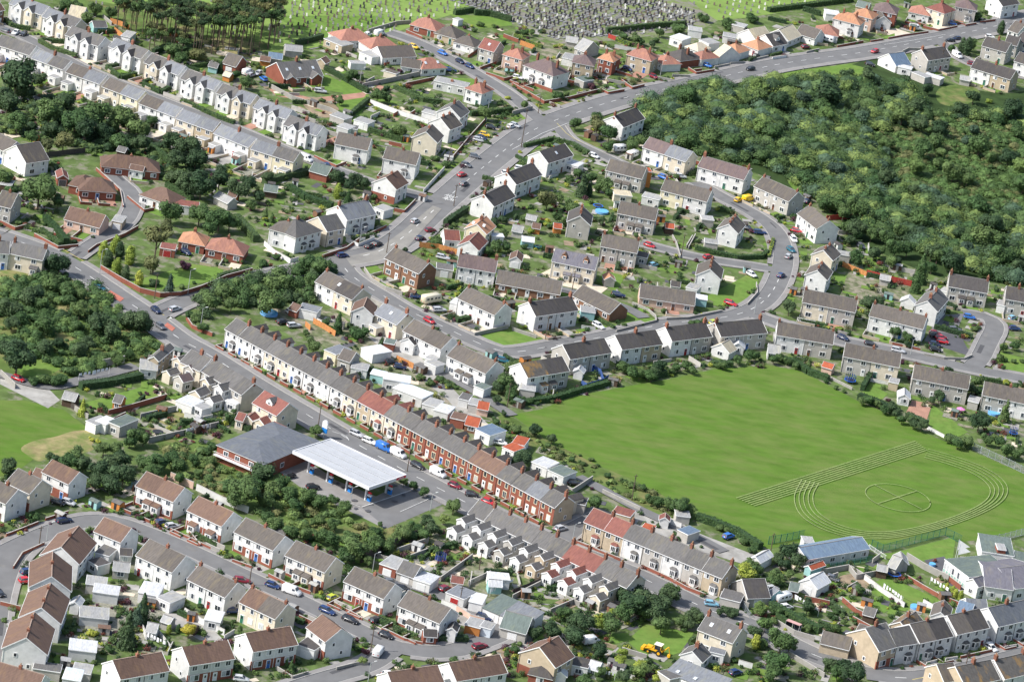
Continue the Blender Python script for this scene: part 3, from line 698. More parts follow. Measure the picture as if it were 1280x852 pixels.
def mass(name, poly, rmin, rmax, dens, cols, seed=1, h=.8, size=.3, kind='stuff', per=120, keep=None):
    """one continuous body of undergrowth over a picture polygon: leaf clumps of many sizes, no thing to count"""
    P = [G(*p) for p in poly]; pw = [(p.x, p.y) for p in P]; xs = [p[0] for p in pw]; ys = [p[1] for p in pw]; r = np.random.default_rng(seed)
    A = abs(sum(pw[i][0]*pw[i-1][1]-pw[i-1][0]*pw[i][1] for i in range(len(pw))))/2; n = int(A*dens)
    for ci, c in enumerate(cols):
        Cs = []; Ds = []; k = 0; nn = int(n/len(cols)); tr = 0; Lc = []; Lr = []
        while k < nn and tr < nn*20:
            tr += 1; x, y = r.uniform(min(xs), max(xs)), r.uniform(min(ys), max(ys))
            if not inpoly((x, y), pw) or (keep and not keep(x, y)): continue
            R = rmin+(rmax-rmin)*r.random()**1.5; m = int(per*(R/rmax)**1.3)+12
            d = r.normal(0, 1, (m, 3)); d /= np.linalg.norm(d, axis=1)[:, None]; d[:, 2] = np.abs(d[:, 2])*1.0-.15
            e_ = np.array([r.uniform(.75, 1.4), r.uniform(.75, 1.4), h*r.uniform(.7, 1.2)]); Cs.append(np.array([x, y, R*h*.55])+d*R*r.uniform(.62, 1.2, (m, 1))*e_); Ds.append(d+np.array([0, 0, .5])); k += 1; Lc.append((x, y, R*h*.5)); Lr.append(R*.86)
        if not Cs: continue
        V = leafquads(np.concatenate(Cs), np.concatenate(Ds), size); me = tri_mesh(np.concatenate([V, cores(np.array(Lc), np.array(Lr), h)]), name, leafm(c), len(V)//4); o = put(name, me); o['kind'] = 'stuff'
        o['label'] = f'{LNAME[c]} {name.replace("_", " ")} covering the ground'; o['category'] = 'undergrowth'
def hedge(pix, w=1.2, h=1.5, c='M', zone=None, sm=0):
    pts = [G(*p) for p in pix]
    if sm: pts = smooth(pts, sm)
    L = sum((b-a).length for a, b in zip(pts, pts[1:]))
    n = int(min(9000, max(120, L*(2*h+w)*9))); Cs = []; Ds = []
    for a, b in zip(pts, pts[1:]):
        l = (b-a).length; k = max(8, int(n*l/L)); t = NR.uniform(0, 1, k); d = (b-a)/l; nv = np.array([-d.y, d.x, 0]); s = NR.choice([0, 1, 2], k, p=[h/(2*h+w), h/(2*h+w), w/(2*h+w)])
        off = np.where(s == 0, -w/2, np.where(s == 1, w/2, NR.uniform(-w/2, w/2, k)))+NR.normal(0, .08, k); z = np.where(s == 2, h, NR.uniform(0, h, k))+NR.normal(0, .08, k)
        A = np.array(a)[None]+np.outer(t*l, np.array(d))+np.outer(off, nv); A[:, 2] = z; Cs.append(A)
        nn = np.where((s == 0)[:, None], -nv, np.where((s == 1)[:, None], nv, np.array([0, 0, 1.]))); Ds.append(nn+np.array([0, 0, .1]))
    me = quads_mesh(leafquads(np.concatenate(Cs), np.concatenate(Ds), .2), 'leaves', leafm(c))
    o = empty('hedge', (0, 0, 0)); put('leaves', me, o); m = MB()      # twiggy body inside
    for a, b in zip(pts, pts[1:]):
        d = (b-a).normalized(); nv = Vector((-d.y, d.x, 0))*(w/2-.12)
        q = [a+nv, a-nv, b-nv, b+nv]; m.slab([(p.x, p.y, h-.1) for p in q], h-.1, leafm('D'))
    m.build('branches', o)
    later(o, f'clipped {LNAME[c]} hedge', 'hedge', 'garden hedges', pix[len(pix)//2], zone); o['kind'] = 'thing'
def gwall(pix, h, c, zone=None, w=.22, world=False, nm='garden_wall', posts=True, lab=None, cat='wall', grp='garden walls'):
    pts = pix if world else [G(*p) for p in pix]
    e = empty('brick_wall' if nm == 'garden_wall' and c in ('r', 'o') else nm, (0, 0, 0)); wm = wallm(c) if isinstance(c, str) else c; m = MB(); cp = MB(); capm = mat('coping', (.4, .38, .35), .9, .15)
    for a, b in zip(pts, pts[1:]):
        d = (b-a)
        if d.length < .05: continue
        d.normalize(); nv = Vector((-d.y, d.x, 0))*(w/2)
        q = [a+nv, a-nv, b-nv, b+nv]; m.slab([(p.x, p.y, h) for p in q], h, wm)
        if nm == 'garden_wall': nv *= 1.25; q = [a+nv, a-nv, b-nv, b+nv]; cp.slab([(p.x, p.y, h+.06) for p in q], .055, capm)
    m.build('wall' if nm == 'garden_wall' else 'panel', e)
    if cp.v: cp.build('coping', e)
    px = pix[len(pix)//2] if not world else PX(pts[0])
    later(e, lab or f'low {WALL[c][0]} garden wall', cat, grp if c not in ('r', 'o') else 'brick garden walls', px, zone); e['kind'] = 'thing'; return e
def fence(pix, h=1.7, col=(.5, .24, .09), zone=None, lab='orange-brown timber fence', picket=2.4, see=False):
    """panels between posts, each panel and post its own part"""
    pts = [G(*p) for p in pix]; e = empty('fence', (0, 0, 0)); key = 'fm%s' % (col,); pm = mat('fence_'+'_'.join('%d' % (v*100) for v in col), col, .85, .25, 3)
    k = 0; cache = {}
    for a, b in zip(pts, pts[1:]):
        L = (b-a).length; n = max(1, round(L/picket)); ang = math.atan2(b.y-a.y, b.x-a.x); l = L/n; m = MB()
        if see:
            for z in (.15, h-.1): m.box(0, -.03, z, l, .03, z+.06, pm, True)
            for j in range(int(l/.3)): m.box(j*.3+.1, -.02, 0, j*.3+.16, .02, h, pm)
        else:
            for j in range(4): m.box(j*l/4+.01, -.03-(j % 2)*.02, .05, (j+1)*l/4-.01, .03, h, pm)
        me = m.mesh('panel'); q = MB(); q.box(-.06, -.06, 0, .06, .06, h+.12, pm); me2 = q.mesh('post')
        for i in range(n):
            p = a.lerp(b, i/n); put('panel', me, e, (p.x, p.y, 0), ang); put('post', me2, e, (p.x, p.y, 0), ang)
    later(e, lab, 'fence', 'fences', pix[len(pix)//2], zone); e['kind'] = 'thing'
# ---------------------------------------------------------------- vehicles
CC = {'w': ('white', (.75, .75, .75)), 's': ('silver', (.45, .46, .48)), 'k': ('black', (.02, .02, .025)), 'b': ('dark blue', (.02, .045, .14)), 'B': ('bright blue', (.03, .15, .5)), 'r': ('red', (.45, .02, .03)),
      'm': ('maroon', (.2, .015, .03)), 'g': ('grey', (.12, .125, .14)), 'y': ('yellow', (.75, .48, .02)), 'c': ('light blue', (.2, .42, .55)), 'l': ('lime green', (.45, .5, .05)), 't': ('teal', (.02, .12, .17)), 'n': ('navy', (.015, .025, .07)), 'i': ('cream', (.6, .55, .42))}
def paint(c): return mat('paint_'+CC[c][0].replace(' ', '_'), CC[c][1], .22, .03, 1, spec=.7)
def loft(m, secs, mt, close=True):
    """secs: list of rings of equal length"""
    b = len(m.v); k = m.mi(mt); n = len(secs[0])
    for r in secs: m.v += r
    for i in range(len(secs)-1):
        for j in range(n): q = (j+1) % n; m.f.append((b+i*n+j, b+i*n+q, b+(i+1)*n+q, b+(i+1)*n+j)); m.m.append(k)
    if close: m.f.append(tuple(b+i for i in range(n-1, -1, -1))); m.m.append(k); m.f.append(tuple(b+(len(secs)-1)*n+i for i in range(n))); m.m.append(k)
mtyre = mat('tyre', (.02, .02, .02), .9, .1); mrim = mat('wheel_rim', (.4, .4, .42), .35, .05, met=.6); mlamp = mat('headlight', (.75, .78, .8), .15, .02); mtail = mat('tail_light', (.4, .01, .01), .2, .02)
VM = {}
def vehicle_meshes(t, c):
    key = (t, c)
    if key in VM: return VM[key]
    P = paint(c); out = []
    def ring(x, hw, z0, z1, r=.12): return [(x, -hw+r*.4, z0), (x, hw-r*.4, z0), (x, hw, z0+r), (x, hw, z1-r), (x, hw-r, z1), (x, -hw+r, z1), (x, -hw, z1-r), (x, -hw, z0+r)]
    if t in 'hse':      # hatchback, saloon, estate
        L = {'h': 3.9, 's': 4.5, 'e': 4.5}[t]; h = L/2; W2 = .86
        b = MB(); prof = [(-h, .45, .66, .72), (-h+.12, .3, .84, .8), (-h*.55, .25, .93, .86), (0, .25, .94, .87), (h*.4, .25, .92, .87), (h*.7, .25, .83, .84), (h-.12, .3, .72, .76), (h, .42, .62, .68)]
        loft(b, [ring(x, w, z0, z1) for x, z0, z1, w in prof], P); out.append(('body', b.mesh('body', True), (0, 0, 0), 0))
        g = MB(); A = {'h': (-h+.15, -h+.5, h*.1, h*.5), 's': (-h*.72, -h*.42, h*.05, h*.42), 'e': (-h+.12, -h+.35, h*.05, h*.42)}[t]
        def gr(x, w, z): return [(x, -w, z), (x, w, z)]
        b0, t0, t1, b1 = A; zb, zt = .88, 1.42; wb, wt = .78, .6
        v = [(b0, -wb, zb), (b0, wb, zb), (b1, wb, zb), (b1, -wb, zb), (t0, -wt, zt), (t0, wt, zt), (t1, wt, zt), (t1, -wt, zt)]
        for q in ((0, 1, 5, 4), (2, 3, 7, 6), (1, 2, 6, 5), (3, 0, 4, 7)): g.poly([v[i] for i in q][::-1], mglass)
        out.append(('windows', g.mesh('windows'), (0, 0, 0), 0))
        r = MB(); r.slab([(t0-.05, -wt-.02, zt+.03), (t1+.05, -wt-.02, zt+.03), (t1+.05, wt+.02, zt+.03), (t0-.05, wt+.02, zt+.03)], .05, P)
        for sy in (-1, 1):
            for (xa, xb) in ((b0, t0), (b1, t1), ((b0+b1)/2, (t0+t1)/2)):
                r.cyl((xa, sy*wb, zb), (xb, sy*wt, zt), .05, .05, P, 4)
        out.append(('roof', r.mesh('roof'), (0, 0, 0), 0)); wx = L*.31; wr = .31; ww = .82; lx = h-.03; lz = .6
    elif t == 'v':      # panel van
        L = 5.0; h = 2.5; b = MB(); prof = [(-h, .4, 2.05, .88), (-h+.08, .3, 2.15, .95), (h*.35, .3, 2.15, .95), (h*.62, .3, 1.35, .95), (h*.9, .3, 1.05, .9), (h, .4, .8, .82)]
        loft(b, [ring(x, w, z0, z1, .14) for x, z0, z1, w in prof], P); out.append(('body', b.mesh('body', True), (0, 0, 0), 0))
        g = MB(); g.poly([(h*.4, -.78, 2.08), (h*.6, -.85, 1.42), (h*.6, .85, 1.42), (h*.4, .78, 2.08)], mglass)
        for sy in (-1, 1): g.box(h*.12, sy*.96-.01, 1.3, h*.42, sy*.96+.01, 1.85, mglass, True)
        out.append(('windscreen', g.mesh('windscreen'), (.06, 0, .03), 0)); wx = L*.32; wr = .34; ww = .9; lx = h-.03; lz = .75
    elif t == 'c':      # caravan
        L = 5.2; h = 2.6; b = MB(); prof = [(-h, .6, 1.9, .95), (-h+.25, .4, 2.4, 1.08), (h-.5, .4, 2.4, 1.08), (h-.1, .5, 1.7, 1.05), (h, .6, 1.1, 1.0)]
        loft(b, [ring(x, w, z0, z1, .18) for x, z0, z1, w in prof], P); out.append(('body', b.mesh('body', True), (0, 0, 0), 0)); g = MB()
        g.box(-.45, -.015, 0, .45, .015, .55, mglass, True); gme = g.mesh('window')
        for sy in (-1, 1):
            for x in (-1.6, -.2, 1.2): out.append(('window', gme, (x+.45, sy*1.09, 1.3), 0))
        wx = .4; wr = .3; ww = 1.0; lx = h-.03; lz = .7
    elif t == 'm':      # motorhome
        L = 7.2; h = 3.6; b = MB(); prof = [(-h, .5, 2.6, 1.05), (-h+.15, .4, 2.75, 1.1), (h*.62, .4, 2.75, 1.1), (h*.8, .4, 2.3, 1.08), (h*.86, .35, 1.4, 1.0), (h, .4, 1.0, .9)]
        loft(b, [ring(x, w, z0, z1, .18) for x, z0, z1, w in prof], P); out.append(('body', b.mesh('body', True), (0, 0, 0), 0)); g = MB()
        g.box(-.45, -.015, 0, .45, .015, .6, mglass, True); gme = g.mesh('window')
        for sy in (-1, 1):
            for x in (-2.9, -1.5, .2, 1.4): out.append(('window', gme, (x+.45, sy*1.11, 1.4), 0))
        wx = 2.2; wr = .36; ww = 1.0; lx = h-.03; lz = .7
    w = MB(); w.cyl((0, -.11, 0), (0, .11, 0), wr, wr, mtyre, 12); wme = w.mesh('wheel'); q = MB(); q.cyl((0, -.125, 0), (0, .125, 0), wr*.6, wr*.6, mrim, 8); rme = q.mesh('rim')
    for sx in (-1, 1):
        for sy in (-1, 1): out.append(('wheel', wme, (sx*wx, sy*(ww-.06), wr), rme))
    l = MB(); l.box(-.06, -.17, -.08, .05, .17, .08, mlamp, True); lme = l.mesh('headlight'); l = MB(); l.box(-.05, -.15, -.09, .06, .15, .09, mtail, True); tme = l.mesh('tail_light')
    for sy in (-1, 1):
        if t != 'c': out.append(('headlight', lme, (lx-.06, sy*.56, lz), 0))
        out.append(('tail_light', tme, (-lx, sy*.6, lz+.15), 0))
    VM[key] = out; return out
VT = {'h': ('hatchback', 'car'), 's': ('saloon car', 'car'), 'e': ('estate car', 'car'), 'v': ('panel van', 'van'), 'c': ('touring caravan', 'caravan'), 'm': ('motorhome', 'motorhome')}
VL = {'h': 3.9, 's': 4.5, 'e': 4.5, 'v': 5, 'c': 5.2, 'm': 7.2}
def vehicle(a, b, t, c, zone=None):
    """a = tail, b = nose, as picture points at bumper level"""
    p, q = G(*a, .5), G(*b, .5); m = (p+q)/2; ang = math.atan2(q.y-p.y, q.x-p.x)
    e = empty('parked_car' if t in 'hse' else {'v': 'van', 'c': 'caravan', 'm': 'motorhome'}[t], (m.x, m.y, .21), ang)
    for nm, me, loc, sub in vehicle_meshes(t, c):
        o = put(nm, me, e, loc)
        if sub: put('rim', sub, o)
    later(e, f'{CC[c][0]} {VT[t][0]}', VT[t][1], 'cars on the streets and drives' if t in 'hse' else VT[t][1]+'s', ((a[0]+b[0])/2, (a[1]+b[1])/2), zone); e['kind'] = 'thing'
# ---------------------------------------------------------------- poles and lamps
def pole(base, top, kind='t'):
    p = G(*base); h = 9.0 if kind == 't' else 8.0; hp = math.hypot(top[0]-base[0], top[1]-base[1])*mpp(*base)/math.cos(math.radians(22)); h = min(14, max(5, hp))
    e = empty('telegraph_pole' if kind == 't' else 'street_lamp', (p.x, p.y, 0), .7); wd = mat('pole_timber', (.12, .09, .07), .95, .2) if kind == 't' else mat('lamp_grey', (.36, .38, .38), .5, .05)
    m = MB(); m.cyl((0, 0, 0), (0, 0, h), .15 if kind == 't' else .11, .1 if kind == 't' else .07, wd, 7); m.build('pole', e)
    if kind == 't': q = MB(); q.box(-.7, -.06, h-.6, .7, .06, h-.48, wd, True); q.box(-.1, -.1, h-1.3, .1, .1, h-.9, mblack, True); q.build('crossarm', e)
    else:
        q = MB(); q.cyl((0, 0, h-.05), (1.2, 0, h+.25), .05, .04, wd, 5); q.build('arm', e); q = MB(); q.box(1.0, -.14, h+.18, 1.7, .14, h+.34, mat('lamp_head', (.6, .6, .58), .4, .05), True); q.build('lamp_head', e)
    later(e, 'dark timber telegraph pole' if kind == 't' else 'grey street lamp on slim column', 'pole' if kind == 't' else 'street lamp', 'telegraph poles' if kind == 't' else 'street lamps', base); e['kind'] = 'thing'
# ---------------------------------------------------------------- finishing: labels that single each thing out
ZONES = []
def zone_of(x, y):
    return min(ZONES, key=lambda z: (x-z[0])**2+(1.6*(y-z[1]))**2)[2]
def art(s): return s
def label_all():
    g = {}
    for o, d, xy, z in LATER:
        if z is None: z = zone_of(*xy)
        g.setdefault((d, z), []).append((xy, o))
    seen = set()
    for (d, z), L in g.items():
        L.sort(key=lambda t: (t[0][0], t[0][1]))
        pre = z if z.split()[0] in ('beside', 'behind', 'opposite', 'towards', 'halfway', 'inside', 'above', 'below', 'before', 'by', 'close', 'close', 'on', 'in', 'near', 'along', 'under', 'at', 'between', 'around', 'among') else 'in the '+z
        for i, (xy, o) in enumerate(L):
            lab = f'{d} {pre}' if len(L) == 1 else f'{d}, {ordn(i)} from left {pre}'
            o['label'] = lab
            if len(lab.replace(',', '').split()) > 16: print('LONG', lab)
            if lab in seen: print('DUP', lab)
            seen.add(lab)
